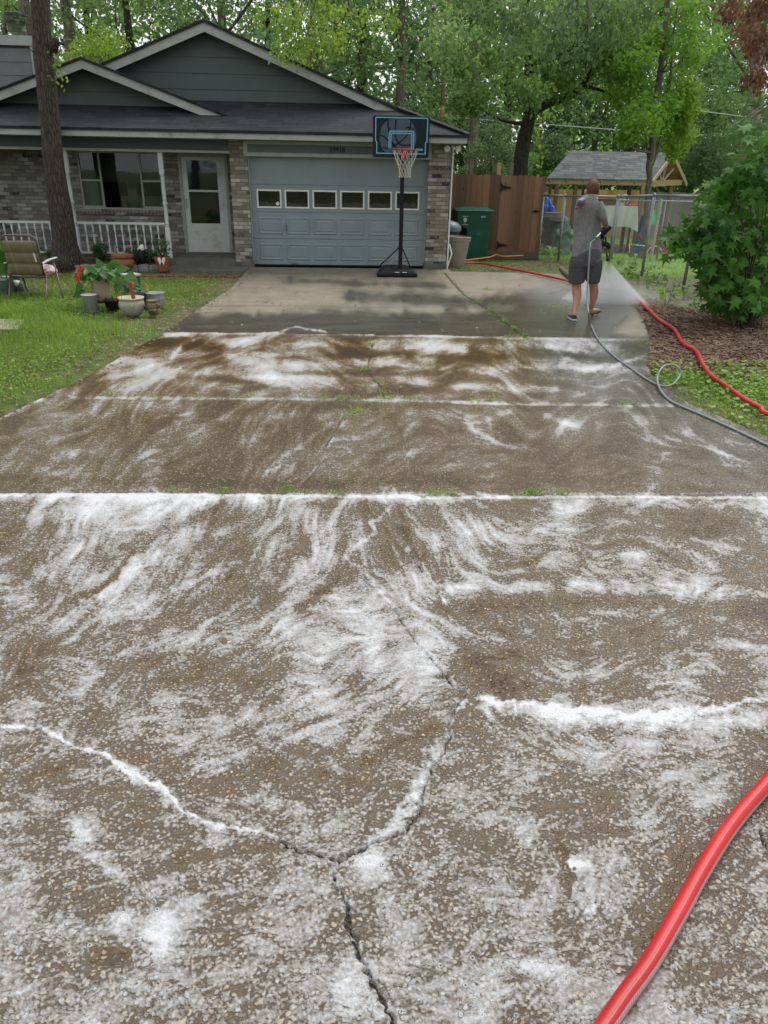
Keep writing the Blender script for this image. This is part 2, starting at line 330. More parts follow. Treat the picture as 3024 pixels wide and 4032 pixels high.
blobs = [(170,825,55,28,-.4),(330,745,70,14,-.28),(1220,920,45,32,.22),(420,1150,90,25,.1),(880,1400,170,75,.24),(760,1370,130,50,.14),(600,1360,110,45,.14),(1500,1125,150,45,-.33),(800,1520,160,45,.14),
 (175,1795,26,38,.36),(800,1870,32,40,.42),(1250,1865,22,16,.55),(345,2020,34,55,.42),(260,1990,30,26,.33),(245,2060,38,24,-.4),(1180,2092,75,20,.34),(1100,2150,140,55,.12),(765,2150,50,70,.3),(650,2110,80,40,.14),
 (1560,1850,60,60,-.15),(1250,1430,200,60,-.12),(1620,1350,120,40,-.2),(60,1900,100,60,.04),(1280,1963,9,9,.5)]
wx = (gridnoise(XX.shape, 9, rg)-0.5)*26*(0.3+persp)+(gridnoise(XX.shape, 3.5, rg)-0.5)*12*(0.3+persp)
wy = ((gridnoise(XX.shape, 9, rg)-0.5)*18+(gridnoise(XX.shape, 3.5, rg)-0.5)*9)*(0.1+persp)
fx_ = (gridnoise(XX.shape, 2.0, rg)-.5)*9*(.25+persp)+(gridnoise(XX.shape, 5, rg)-.5)*10*(.25+persp); fy_ = ((gridnoise(XX.shape, 2.0, rg)-.5)*7+(gridnoise(XX.shape, 5, rg)-.5)*8)*(.08+persp)
Xw, Yw = XX+wx+fx_, YY+wy+fy_
def segdist(pts, X, Y):
    d = np.full(X.shape, 1e9)
    for i in range(0, len(pts)-2, 2):
        ax, ay, bx, by = pts[i:i+4]; ex, ey = bx-ax, by-ay; t = np.clip(((X-ax)*ex+(Y-ay)*ey)/(ex*ex+ey*ey+1e-9), 0, 1)
        d = np.minimum(d, np.hypot(X-ax-t*ex, Y-ay-t*ey))
    return d
brk = 0.45+1.1*np.clip(gridnoise(XX.shape, 7, rg)*.65+gridnoise(XX.shape, 2.5, rg)*.5-.12, 0, 1)
for pts, wd, st in strokes:
    xs, ys = pts[::2], pts[1::2]; m_ = 3.2*wd+20
    i0, i1 = [int(np.clip((v*S-GY0)/GS, 0, gh_)) for v in (min(ys)-m_, max(ys)+m_)]; j0, j1 = [int(np.clip((v*S-GX0)/GS, 0, gw_)) for v in (min(xs)-m_, max(xs)+m_)]
    if wd < 4.6: A, B = XX[i0:i1, j0:j1]+wx[i0:i1, j0:j1]*0.25+fx_[i0:i1, j0:j1]*1.2, YY[i0:i1, j0:j1]+wy[i0:i1, j0:j1]*0.22+fy_[i0:i1, j0:j1]
    else: A, B = Xw[i0:i1, j0:j1], Yw[i0:i1, j0:j1]
    d = segdist(pts, A, B); k_ = brk[i0:i1, j0:j1] if st > 0 else 1.0; lev[i0:i1, j0:j1] += st*((1.5 if min(ys) > 1100 else 1.0) if wd > 4.6 else 1.0)*k_*np.exp(-(d/wd)**(2 if wd > 4.6 else 1.5)*0.8)
for bx, by, rx_, ry_, st in blobs: lev += 1.7*st*np.exp(-(((Xw-bx)/rx_)**2+((Yw-by)/ry_)**2))
inner = np.clip((YY-700-0.013*XX)/30, 0, 1)
vein = np.clip(1-np.abs(midl+0.35*fine)*3.2, 0, 1)*np.clip(coarse*0.5+0.6, 0, 1)
nearq = np.clip((YY-1480)/350, 0, 1)
lev = lev+inner*((0.095*midl+0.10*coarse)*(1-.45*nearq)+0.045*fine*(1-.4*nearq)+(.03+.045*nearq)*finest+(.50-.20*nearq)*big+(.34-.12*nearq)*(gridnoise(XX.shape, 17, rg)-.5)-0.30*vein*(.45+.55*persp)*(1-.25*nearq))
def line(pts, w_, wob=0.12, fz=0.0): return np.exp(-(segdist(pts, XX+wx*wob+fx_*fz, YY+wy*wob+fy_*fz)/w_)**2)
crack = np.zeros_like(XX)
for pts, w_ in (([945,1440,975,1475,1005,1500,985,1530,972,1555,970,1590,958,1625,935,1650,920,1690,905,1760,870,1800,800,1822,735,1860],2.4),([735,1860,722,1885,725,1905,745,1945],1.8),([745,1945,755,2000,775,2060,800,2110,825,2150,850,2212,858,2260],4.2),
                ([735,1860,690,1848,640,1835,600,1815],2.2),([845,1310,880,1360,945,1440],1.2),([650,1050,690,1000,705,960,740,900,770,890],1.3),([830,860,820,830,790,800,800,770,805,740],1.2),
                ([958,588,1000,635,1060,670,1110,710,1135,728],1.5),([1640,1790,1659,1840,1700,1900],2.5),([885,1190,912,1235],1.4),([540,648,640,661,655,676],.5)):
    crack = np.maximum(crack, line(pts, w_*(.9 if w_ > 2 else 1.25), 0.2, .75))
joint = np.zeros_like(XX)
for pts, w_ in (([250,722,350,722,1380,735,1500,736],1.0),([0,855,80,857,1500,878,1700,881],1.6),([-150,1061,0,1062,1659,1068,1800,1069],1.8),([300,659,430,660,1250,666,1400,668],.8),([960,624,1300,628],.6)):
    joint = np.maximum(joint, line(pts, w_, 0.02))
wet = np.clip(0.15+0.95*line([300,708,700,698,1000,700,1300,700],26,1.2,1)+0.40*line([620,606,800,612,960,618],8,1.5,1)+.9*line([1150,690,1400,640],50,1.2,1)+0.6*line([480,700,500,690,515,684],7,.6,1)+.6*line([980,700,1060,692,1150,684],9,.8,1)+0.55*line([760,640,1000,652,1250,645],13,1.8,1)+inner, 0, 1)
wet = np.clip(wet+(0.35*(gridnoise(XX.shape, 20, rg)-0.5)+.25*(gridnoise(XX.shape, 6, rg)-0.5))*(1-inner), 0, 1)
clean = np.clip(line([1250,800,1500,900,1750,1050],90,1)*1.0+line([1200,700,1400,760],60,1)+line([950,640,1300,650],60,1)+np.clip((720-YY)/20, 0, 1), 0, 1)   # washed: grey instead of brown
def samp(A, x, y):                               # x,y photo pixels
    fx = np.clip((x-GX0)/GS, 0, gw_-1.001); fy = np.clip((y-GY0)/GS, 0, gh_-1.001); ix = fx.astype(int); iy = fy.astype(int); fx -= ix; fy -= iy
    return (A[iy, ix]*(1-fx)+A[iy, ix+1]*fx)*(1-fy)+(A[iy+1, ix]*(1-fx)+A[iy+1, ix+1]*fx)*fy
RM = np.array(RC)
def projn(X, Y, Z=0.0):
    q = np.stack([X, Y, np.zeros_like(X)+Z-H], -1) @ RM; return 1512+FPX*q[..., 0]/-q[..., 2], 2016-FPX*q[..., 1]/-q[..., 2]
def edgeL(y):
    return np.interp(y, [-6, 4.9, 6.63, 8.05, 10.2, 14.0, 16.72, 17], [-4.2, -3.5, -3.06, -2.7, -2.37, -1.93, -1.9, -1.9])
def edgeR(y):
    return np.interp(y, [-6, 4.2, 5.9, 7.07, 7.8, 8.57, 9.3, 10.3, 11.7, 13.5, 14.9, 16.2, 16.4], [6.2, 4.6, 3.85, 3.49, 3.45, 3.62, 3.95, 4.3, 4.72, 5.1, 5.2, 4.9, 4.6])
ys_px = np.arange(985, 4150, 4.5)
wy_ = np.array([G(1512, y).y for y in ys_px]); wy_ = wy_[(wy_ < 16.4) & (wy_ > -2)]
wy_ = np.concatenate([[16.72, 16.65], wy_, np.linspace(wy_[-1]-0.15, -6, 12)])
NC = 780
rowsV = []; 
for Yv in wy_:
    L, Rr = edgeL(Yv), edgeR(Yv)
    if Yv > 16.3: Rr = 2.35
    if Yv > 1.2:
        zc = Yv*math.cos(TH)+H*math.sin(TH)      # where the frame's edges fall on this row
        xc = Yv*math.tan(-YAW); hw = (1512+170)/FPX*zc
        a, b = max(L, xc-hw), min(Rr, xc+hw)
    else: a, b = L*0.6, Rr*0.6
    xs = np.concatenate([np.linspace(L, a, 8)[:-1] if a > L+.01 else np.linspace(L, L+0.01, 8)[:-1], np.linspace(max(a, L+0.012), min(b, Rr-0.012), NC-16), np.linspace(b, Rr, 10)[1:] if b < Rr-.01 else np.linspace(Rr-0.01, Rr, 10)[1:]])
    rowsV.append(np.stack([xs, np.full(len(xs), Yv)], 1))
GV = np.array(rowsV); nr, nc = GV.shape[:2]
PX, PY = projn(GV[..., 0], GV[..., 1]); ok = GV[..., 1] > 0.9
aL = np.where(ok, samp(lev, PX, PY), 0.45); aC = np.where(ok, samp(crack, PX, PY), 0); aJ = np.where(ok, samp(joint, PX, PY), 0)
aW = np.where(ok, samp(wet, PX, PY), 1.0); aK = np.where(ok, samp(clean, PX, PY), 0)
Z = -0.016*np.clip(aC*1.3, 0, 1)-0.010*aJ
V = np.dstack([GV, Z]).reshape(-1, 3)
idx = np.arange(nr*nc).reshape(nr, nc)
F = np.stack([idx[:-1, :-1], idx[1:, :-1], idx[1:, 1:], idx[:-1, 1:]], -1).reshape(-1, 4)
# skirt: the slab's real edge
bd = np.concatenate([idx[:, 0], idx[-1, 1:], idx[::-1, -1][1:], idx[0, ::-1][1:-1]]); V2 = V[bd].copy(); V2[:, 2] = -0.12
k0 = len(V); V = np.vstack([V, V2]); j = np.arange(len(bd)); F = np.vstack([F, np.stack([bd, k0+j, k0+(j+1) % len(bd), bd[(j+1) % len(bd)]], 1)])
at = {k: np.concatenate([a.ravel(), a.ravel()[bd]]) for k, a in (('lev', aL), ('crk', aC), ('jnt', aJ), ('wet', aW), ('cln', aK))}
t = NT('washed_aggregate'); c = t.co(); L = t.attr('lev'); far = t.step(t.sep(c)[1], 9.6, 10.6)
warp = t.n('ShaderNodeVectorMath', operation='ADD'); t.put(warp.inputs[0], c); 
w2 = t.n('ShaderNodeVectorMath', operation='SCALE'); t.put(w2.inputs[0], t.noise(c, 14, 3, out=1)); w2.inputs['Scale'].default_value = 0.05; t.put(warp.inputs[1], w2.outputs[0])
vp = t.voro(warp.outputs[0], 57); vb = t.voro(c, 19); peb = vp['Distance']; vs = t.voro(c, 105)
prand = t.white(vp['Position'])['Value']
nf = t.noise(t.mapp(c, (1, 1.35, 1), (0, 0, -0.6)), 52, 7, 0.68); nm = t.noise(t.mapp(c, (1, 2.0, 1), (0, 0, -0.7)), 12, 6, 0.62, .4)
nearf = t.step(t.sep(c)[1], 9.8, 5.5)
pebh = t.step(peb, 0.50, 0.22)                    # 1 on a pebble, 0 in the mortar between
gran = t.math('ADD', t.math('MULTIPLY', t.math('SUBTRACT', pebh, .5), .13), t.math('MULTIPLY_ADD', t.white(vs['Position'])['Value'], .14, -.07))
lv = t.math('ADD', L, t.math('ADD', t.math('MULTIPLY_ADD', nf, 0.46, -0.23), t.math('MULTIPLY_ADD', nm, 0.60, -0.30)))
lv2 = t.math('ADD', lv, gran)
bare = t.ramp(t.math('ADD', t.math('MULTIPLY', t.noise(c, 3, 5), 0.5), t.math('MULTIPLY', nf, 0.5)), [(0.35, (.045, .028, .010)), (0.5, (.092, .060, .026)), (0.68, (.15, .106, .056))])
barec = t.ramp(t.math('ADD', t.math('MULTIPLY', t.noise(c, 2.2, 5), 0.5), t.math('MULTIPLY', nf, 0.5)), [(0.35, (.075, .069, .055)), (0.5, (.11, .103, .085)), (0.68, (.15, .142, .12))])
bare = t.mix(t.attr('cln'), bare, barec)
pebc = t.ramp(prand, [(0.0, (.045, .030, .018)), (0.30, (.15, .092, .042)), (0.60, (.27, .205, .13)), (0.86, (.46, .40, .29)), (0.94, (.45, .30, .12)), (0.975, (.34, .15, .08)), (1.0, (.72, .65, .48))])
bare = t.mix(t.math('MULTIPLY', pebh, t.math('MULTIPLY_ADD', nearf, 0.45, 0.15)), bare, pebc)
rv_ = t.noise(t.mapp(warp.outputs[0], (1, 2.1, 1), (0, 0, -.65)), 17, 4, .6, .5); ridge = t.step(t.math('ABSOLUTE', t.math('SUBTRACT', rv_, .5)), .022, .0)
ridge = t.math('MULTIPLY', ridge, t.step(t.noise(c, 5, 3), .42, .58)); lv2 = t.math('SUBTRACT', lv2, t.math('MULTIPLY', ridge, t.math('MULTIPLY_ADD', nearf, .38, .05)))
tone = t.ramp(t.math('MULTIPLY', lv2, .66), [(0.0, (.046, .021, .003)), (0.12, (.092, .047, .009)), (0.22, (.152, .095, .040)), (0.32, (.232, .186, .135)), (0.43, (.315, .283, .245)), (0.58, (.375, .363, .355)), (0.74, (.42, .422, .43)), (0.9, (.53, .535, .55)), (1.0, (.60, .605, .625))])
tonec = t.ramp(t.math('MULTIPLY', lv2, .66), [(0.0, (.046, .041, .031)), (0.12, (.072, .067, .055)), (0.22, (.11, .105, .093)), (0.32, (.170, .166, .155)), (0.43, (.25, .247, .24)), (0.58, (.33, .331, .333)), (0.74, (.415, .42, .43)), (0.9, (.49, .50, .515)), (1.0, (.55, .56, .58))])
col = t.mix(t.attr('cln'), tone, tonec)
cov = t.step(lv2, 1.25, 0.5)                       # how far the suds leave the stone in sight
col = t.mix(t.math('MULTIPLY', t.math('SUBTRACT', 1.0, pebh), t.math('MULTIPLY', t.math('MULTIPLY', nearf, cov), .66)), col, (.055, .031, .009))
col = t.mix(t.math('MULTIPLY', t.math('MULTIPLY', pebh, t.step(prand, 0.3, 0.8)), t.math('MULTIPLY', t.math('MULTIPLY', nearf, cov), .72)), col, pebc)
# bubbles: a white ring round a dark centre
bsel = t.math('MULTIPLY', t.step(t.white(vb['Position'])['Value'], 0.35, 0.4), t.step(lv, 0.34, 0.5))
ring = t.math('MULTIPLY', t.math('MULTIPLY', t.step(vb['Distance'], 0.20, 0.13), t.step(vb['Distance'], 0.045, 0.075)), bsel)
core = t.math('MULTIPLY', t.step(vb['Distance'], 0.075, 0.045), bsel)
col = t.mix(t.math('MULTIPLY', ring, 0.6), col, (.55, .55, .57)); col = t.mix(t.math('MULTIPLY', core, 0.8), col, (.10, .085, .08))
vb2 = t.voro(c, 38); bs2 = t.math('MULTIPLY', t.math('MULTIPLY', t.step(t.white(vb2['Position'])['Value'], 0.4, 0.45), t.step(lv, 0.42, 0.62)), nearf)
col = t.mix(t.math('MULTIPLY', t.math('MULTIPLY', t.step(vb2['Distance'], 0.26, 0.17), bs2), .4), col, (.70, .70, .72)); col = t.mix(t.math('MULTIPLY', t.math('MULTIPLY', t.step(vb2['Distance'], 0.11, 0.07), bs2), .8), col, (.12, .10, .09))
# the far, unfoamed concrete: dry and pale or wet and dark
dryc = t.ramp(t.math('ADD', t.math('MULTIPLY', t.noise(c, 1.6, 6, 0.65), 0.55), t.math('MULTIPLY', t.noise(t.mapp(c, (.5, 3, 1)), 2.4, 5, 0.7), 0.45)), [(0.3, (.115, .095, .064)), (0.5, (.20, .172, .122)), (0.7, (.285, .252, .19))])
wetc = t.ramp(t.noise(t.mapp(c, (.6, 2, 1)), 2.0, 6, 0.65), [(0.3, (.045, .039, .029)), (0.7, (.105, .095, .074))])
farc = t.mix(t.step(t.attr('wet'), 0.22, 0.70), dryc, wetc); farc = t.mix(t.step(t.noise(c, 40, 3), 0.62, 0.75), farc, (.06, .055, .045))
foamfar = t.step(lv, 0.25, 0.6)
col = t.mix(t.math('MULTIPLY', far, t.math('SUBTRACT', 1.0, foamfar)), col, farc)
jm = t.math('MULTIPLY', t.attr('jnt'), t.step(lv, 0.95, 0.6)); col = t.mix(t.math('MULTIPLY', jm, 0.75), col, (.055, .045, .03))
cm = t.step(t.math('ADD', t.attr('crk'), t.math('MULTIPLY_ADD', nf, 0.4, -0.2)), 0.38, 0.62)
cm = t.math('MULTIPLY', cm, t.step(lv, 1.4, 0.95))
col = t.mix(cm, col, t.ramp(nf, [(0.45, (.018, .013, .008)), (0.7, (.10, .075, .045))]))
hgt = t.math('ADD', t.math('MULTIPLY', pebh, t.math('MULTIPLY_ADD', t.step(lv2, 0.45, 0.8), -0.5, 0.75)), t.math('MULTIPLY', nf, 1.1)); hgt = t.math('ADD', hgt, t.math('MULTIPLY', t.step(lv2, 0.5, 0.72), 0.5)); hgt = t.math('ADD', hgt, t.math('MULTIPLY', ring, 0.8))
rough = t.math('ADD', t.math('MULTIPLY', t.step(lv2, 0.4, 0.9), 0.35), t.math('MULTIPLY_ADD', t.attr('wet'), -0.50, 0.62))
mp = t.n('ShaderNodeMath', operation='MULTIPLY'); 
bm_ = t.n('ShaderNodeBump'); t.put(bm_.inputs['Height'], hgt); bm_.inputs['Distance'].default_value = 0.006; t.put(bm_.inputs['Strength'], t.math('MULTIPLY_ADD', nearf, 0.85, 0.25))
t.fin(col, rough, bm_.outputs[0], 0, 0.6)
drive = npmesh('driveway', V, F, t.m, None, at, smooth=True); tag(drive, 'wide concrete driveway covered in streaks of white soap foam', None, None, 'structure')
# the rest of the ground
t = NT('lawn_soil'); c = t.co(); n1_ = t.noise(c, 0.7, 6, 0.65); n2_ = t.noise(c, 9, 5, 0.7)
soil = t.ramp(n2_, [(0.35, (.07, .05, .03)), (0.55, (.14, .11, .065)), (0.7, (.22, .18, .115))]); gr = t.ramp(n2_, [(0.35, (.035, .06, .013)), (0.7, (.10, .17, .035))])
yy_ = t.sep(c)
back = t.math('MULTIPLY', t.step(yy_[1], 15.8, 17.5), t.step(yy_[0], 5.6, 6.6)); gg = t.ramp(n2_, [(0.3, (.13, .24, .035)), (0.7, (.27, .43, .07))])  # back yard ground lightened: sunshine put into its grass colour
col = t.mix(t.step(t.math('ADD', n1_, t.math('MULTIPLY', n2_, 0.3)), 0.55, 0.75), gr, soil); col = t.mix(t.math('MULTIPLY', back, t.step(n1_, 0.75, 0.5)), col, gg)
t.fin(col, 0.95, t.bump(t.noise(c, 30, 5), 0.8, 0.03)); M_SOIL = t.m
gx = np.unique(np.concatenate([np.linspace(-160, -20, 18), np.linspace(-20, 30, 120), np.linspace(30, 180, 20)])); gy = np.unique(np.concatenate([np.linspace(-60, -6, 12), np.linspace(-6, 40, 140), np.linspace(40, 260, 24)]))
A, B = np.meshgrid(gx, gy); Zg = np.vectorize(terr)(A, B)+0.012*(np.sin(A*1.7)*np.cos(B*1.3))*(B > 17)
inside = (B > -6) & (B < 16.9) & (A > edgeL(B)+0.15) & (A < edgeR(B)-0.15); Zg = np.where(inside, -0.14, Zg)
ii = np.arange(A.size).reshape(A.shape); Fg = np.stack([ii[:-1, :-1], ii[:-1, 1:], ii[1:, 1:], ii[1:, :-1]], -1).reshape(-1, 4)
tag(npmesh('ground', np.dstack([A, B, Zg]).reshape(-1, 3), Fg, M_SOIL, None, None, True), 'grassy soil round the driveway', None, None, 'structure')
# ================================================================ materials
def brickmat(name, stops, bw=0.205, bh=0.0745, horiz=True):
    t = NT(name); q = t.sep(t.co()); xx = t.math('ADD', q[0], q[1]); zz = q[2]
    r = t.math('DIVIDE', zz, bh); row = t.math('FLOOR', r); par = t.math('MODULO', row, 2.0); par = t.math('ABSOLUTE', par)
    u = t.math('ADD', t.math('DIVIDE', xx, bw), t.math('MULTIPLY', par, 0.5)); colu = t.math('FLOOR', u)
    fr = t.math('FRACT', r); fu = t.math('FRACT', u)
    ex = t.math('MINIMUM', t.math('MULTIPLY', fu, bw), t.math('MULTIPLY', t.math('SUBTRACT', 1.0, fu), bw)); ez = t.math('MINIMUM', t.math('MULTIPLY', fr, bh), t.math('MULTIPLY', t.math('SUBTRACT', 1.0, fr), bh))
    e = t.math('ADD', t.math('MINIMUM', ex, ez), t.math('MULTIPLY_ADD', t.noise(t.co(), 40, 3), 0.004, -0.002))
    body = t.step(e, 0.003, 0.0065); rnd = t.white(t.comb(colu, row, 3.0))['Value']
    n = t.noise(t.co(), 22, 5, 0.7)
    k = t.ramp(t.math('ADD', rnd, t.math('MULTIPLY_ADD', n, 0.5, -0.25)), stops)
    k = t.mix(t.step(n, 0.58, 0.74), k, (.33, .315, .275))
    k = t.mix(t.math('SUBTRACT', 1.0, body), k, (.20, .19, .17))
    t.fin(k, 0.9, t.bump(t.math('ADD', body, t.math('MULTIPLY', n, 0.5)), 0.9, 0.012)); return t.m
M_BRICK = brickmat('grey_tan_brick', [(0.0, (.035, .035, .045)), (0.055, (.05, .05, .06)), (0.07, (.14, .12, .085)), (0.35, (.21, .185, .135)), (0.6, (.27, .25, .195)), (0.9, (.36, .34, .295)), (1.0, (.46, .45, .41))])
M_BRICKG = brickmat('shade_toned_brick', [(0.0, (.035, .035, .04)), (0.05, (.05, .05, .055)), (0.065, (.14, .125, .11)), (0.5, (.21, .195, .175)), (0.9, (.31, .30, .28)), (1.0, (.42, .41, .40))])  # greyer, darker copy of the brick, porch shade put into its colours
def shinglemat(name, ca, cb, w=0.3, h=0.14, axis='y'):
    t = NT(name); q = t.sep(t.co()); v = t.math('ADD', q[1], t.math('MULTIPLY', q[2], 0.2)) if axis == 'y' else q[0]; uu = q[0] if axis == 'y' else q[1]
    r = t.math('DIVIDE', v, h); row = t.math('FLOOR', r); off = t.white(t.comb(row, 1.0, 2.0))['Value']; u = t.math('ADD', t.math('DIVIDE', uu, w), off); cu = t.math('FLOOR', u)
    fr = t.math('FRACT', r); fu = t.math('FRACT', u); rnd = t.white(t.comb(cu, row, 5.0))['Value']
    k = t.ramp(t.math('ADD', t.math('MULTIPLY', rnd, 0.6), t.math('MULTIPLY', t.noise(t.co(), 60, 4, 0.8), 0.5)), [(0.2, ca), (0.85, cb)])
    edge = t.math('MAXIMUM', t.step(fr, 0.14, 0.04), t.math('MULTIPLY', t.step(fu, 0.05, 0.02), 0.9)); k = t.mix(t.math('MULTIPLY', edge, 0.75), k, tuple(x*0.25 for x in ca))
    t.fin(k, 0.95, t.bump(t.math('ADD', t.math('MULTIPLY', fr, -1.0), t.math('MULTIPLY', t.noise(t.co(), 120, 2), 0.3)), 0.7, 0.012)); return t.m
M_SH = shinglemat('charcoal_shingles', (.010, .013, .017), (.028, .034, .041)); M_SHX = shinglemat('charcoal_shingles_side', (.010, .013, .017), (.028, .034, .041), axis='x')
M_SHG = shinglemat('grey_shingles', (.075, .088, .092), (.165, .182, .185), 0.3, 0.16)
M_TRIM = mat('pale_grey_trim', (.40, .42, .395), 0.55, 0.12, 5, dirt=(.22, .22, .19)); M_SIDE = mat('teal_grey_siding', (.075, .102, .098), 0.6, 0.12, 4, bump=0.15, bscale=90)
M_DOORB = mat('blue_grey_paint', (.24, .288, .308), 0.5, 0.10, 2.2, bump=0.06, bscale=200); M_PANEL = mat('grey_panel', (.145, .165, .165), 0.6, 0.08, 4)
M_WHITE = mat('white_paint', (.62, .65, .63), 0.5, 0.08, 6, dirt=(.42, .43, .40)); M_WTRIM = mat('window_white', (.78, .78, .73), 0.45, 0.05, 6); M_WFR = mat('window_beige', (.36, .355, .31), 0.5, 0.1, 6)
M_SLAB = mat('porch_concrete', (.13, .125, .11), 0.8, 0.25, 5, bump=0.2); M_DARK = mat('dark_interior', (.02, .02, .02), 0.9); M_BLACK = mat('black_plastic', (.007, .008, .010), 0.5, 0.2, 10, spec=.3)
M_METAL = mat('galvanised', (.36, .38, .40), 0.42, 0.2, 7, 0.65, dirt=(.2, .21, .22)); M_BRASS = mat('dull_metal', (.3, .3, .28), 0.35, 0.1, 20, 0.8); M_RUSTY = mat('bronze_tube', (.13, .105, .09), 0.4, 0.2, 20, 0.5)
def glassmat():
    t = NT('window_glass'); tr = t.n('ShaderNodeBsdfTransparent'); tr.inputs[0].default_value = (.75, .8, .78, 1); gl = t.n('ShaderNodeBsdfGlossy'); gl.inputs['Roughness'].default_value = 0.03
    fr = t.n('ShaderNodeFresnel'); fr.inputs[0].default_value = 1.55; mx = t.n('ShaderNodeMixShader'); t.put(mx.inputs[0], t.math('MULTIPLY_ADD', fr.outputs[0], 0.9, 0.01))
    t.put(gl.inputs['Normal'], t.bump(t.noise(t.co(), 3, 2), 0.03, 0.02))
    t.t.links.new(tr.outputs[0], mx.inputs[1]); t.t.links.new(gl.outputs[0], mx.inputs[2]); t.t.links.new(mx.outputs[0], t.o.inputs[0]); return t.m
M_GLASS = glassmat(); M_SHADE = mat('roller_shade', (.14, .12, .085), 0.9, 0.1, 20); M_CURT = mat('pale_curtain', (.42, .42, .38), 0.9, 0.15, 10)
def planks(name, ca, cb, pw, axis=0, rough=0.85):
    t = NT(name); q = t.sep(t.co()); u = t.math('DIVIDE', q[axis], pw); k = t.math('FLOOR', u); rnd = t.white(t.comb(k, 2.0, 4.0))['Value']
    g = t.noise(t.mapp(t.co(), (14, 14, 0.9)), 3.5, 6, 0.7, 0.6); kn = t.voro(t.mapp(t.co(), (3.4, 3.4, 1.3)), 1.6)['Distance']
    c = t.ramp(t.math('ADD', t.math('MULTIPLY', rnd, 0.5), t.math('MULTIPLY', g, 0.6)), [(0.25, ca), (0.8, cb)]); c = t.mix(t.step(kn, 0.09, 0.05), c, tuple(x*0.35 for x in ca))
    return t.fin(c, rough, t.bump(g, 0.35, 0.006))
M_REDW = planks('stained_cedar', (.11, .056, .032), (.27, .145, .082), 0.14); M_ORW = planks('new_cedar', (.42, .22, .08), (.68, .42, .19), 0.14); M_GRW = planks('weathered_pine', (.22, .21, .19), (.42, .40, .37), 0.14)
M_LUM = planks('raw_lumber', (.24, .15, .08), (.44, .30, .17), 0.3, 2); M_OLDW = planks('old_lumber', (.09, .075, .055), (.17, .14, .10), 0.3, 2)
# ================================================================ house
house = empty('house', (0, 17, 0), 'single storey brick house with dark gable roofs, porch and attached garage', 'house')
XE, FE, ZE, PI_ = 2.51, 16.25, 2.57, 0.37; XW = -13.0
PK = P(802, 74, 17.5); PK.z = 4.52; PS = P(320, 224, 17.0)
def plate(pts, m, name, par=house, th=0.05):
    b = MB(); b.prism(pts, (0, 0, -th)); return b.build(name, m, par)
roof = MB(); zs = lambda y: ZE+PI_*(y-FE)
roof.prism([(XW, FE-.03, ZE), (XE+.03, FE-.03, ZE), (XE-1.62, 17.87, zs(17.87)), (XW, 17.87, zs(17.87))], (0, 0, -.05)); o_roof = roof.build('roof', M_SH, house)
hx = XE-1.25; zr = lambda x: ZE+(PK.z-ZE)/(XE-PK.x)*(XE-x)
r2 = MB(); r2.prism([(XE+.03, FE-.03, ZE+.004), (XE+.03, 29, ZE+.004), (PK.x, 29, PK.z), (PK.x, 17.42, PK.z), (hx, 17.42, zr(hx))], (0, 0, -.05))
r2.prism([(PK.x, 17.42, PK.z), (PK.x, 29, PK.z), (PK.x-6, 29, PK.z-2.3), (PK.x-6, 17.42, PK.z-2.3)], (0, 0, -.05)); r2.build('roof_slopes', M_SHX, house)
b = MB()
for i in range(14):                              # hip caps
    a = Vector((XE+.02, FE, ZE+.02)).lerp(Vector((hx, 17.5, zr(hx)+.03)), i/14); c_ = Vector((XE+.02, FE, ZE+.02)).lerp(Vector((hx, 17.5, zr(hx)+.03)), (i+1.1)/14); b.bar(a, c_+Vector((0, 0, .01)), .2, .02)
b.build('hip_cap', M_SH, o_roof)
r3 = MB(); sl = (PS.z-2.80)/((-2.06)-PS.x)
for sgn in (1, -1):
    dx = 2.85*sgn; r3.prism([(PS.x, 16.93, PS.z), (PS.x, 24, PS.z), (PS.x+dx, 24, PS.z-sl*2.85), (PS.x+dx, 16.93, PS.z-sl*2.85)], (0, 0, -.04))
r3.build('porch_gable_roof', M_SHX, house)
# rake boards
def rake(name, pk, xend, zend, y, w, th=.04):
    b = MB(); b.prism([(pk.x, y, pk.z-.045), (xend, y, zend-.045), (xend, y, zend-.045-w), (pk.x, y, pk.z-.045-w)], (0, th, 0)); return b.build(name, M_TRIM, house)
rake('rake_board', PK, hx+.02, zr(hx+.02)+.0, 17.46, .165); rake('rake_board', PK, PK.x-3.6, PK.z-1.38, 17.46, .165)
rake('rake_board', PS, PS.x+2.83, PS.z-sl*2.83, 16.97, .15); rake('rake_board', PS, PS.x-2.83, PS.z-sl*2.83, 16.97, .15)
b = MB(); b.box((PS.x+2.3, 16.96, PS.z-sl*2.83-.22), (PS.x+2.86, 17.3, PS.z-sl*2.83-.19)); b.build('rake_return', M_TRIM, house)
# lap siding in the gables
def laps(name, pk, slope, y, zb, h=.29, th=.014):
    b = MB(); z = zb
    while z < pk.z-.15:
        z1 = min(z+h, pk.z-.12); a0 = (pk.z-.1-z)/slope; a1 = max((pk.z-.1-z1)/slope, 0.02)
        b.add([(pk.x-a0, y-th, z), (pk.x+a0, y-th, z), (pk.x+a1, y, z1), (pk.x-a1, y, z1), (pk.x-a0, y+.05, z), (pk.x+a0, y+.05, z), (pk.x+a1, y+.05, z1), (pk.x-a1, y+.05, z1)], [(0, 1, 2, 3), (4, 7, 6, 5), (0, 4, 5, 1), (1, 5, 6, 2), (0, 3, 7, 4), (3, 2, 6, 7)])
        z = z1
    return b.build(name, M_SIDE, house)
laps('gable_siding', PK, (PK.z-ZE)/(XE-PK.x), 17.8, 3.06, .285); laps('gable_siding', PS, sl, 17.4, 2.93, .30)
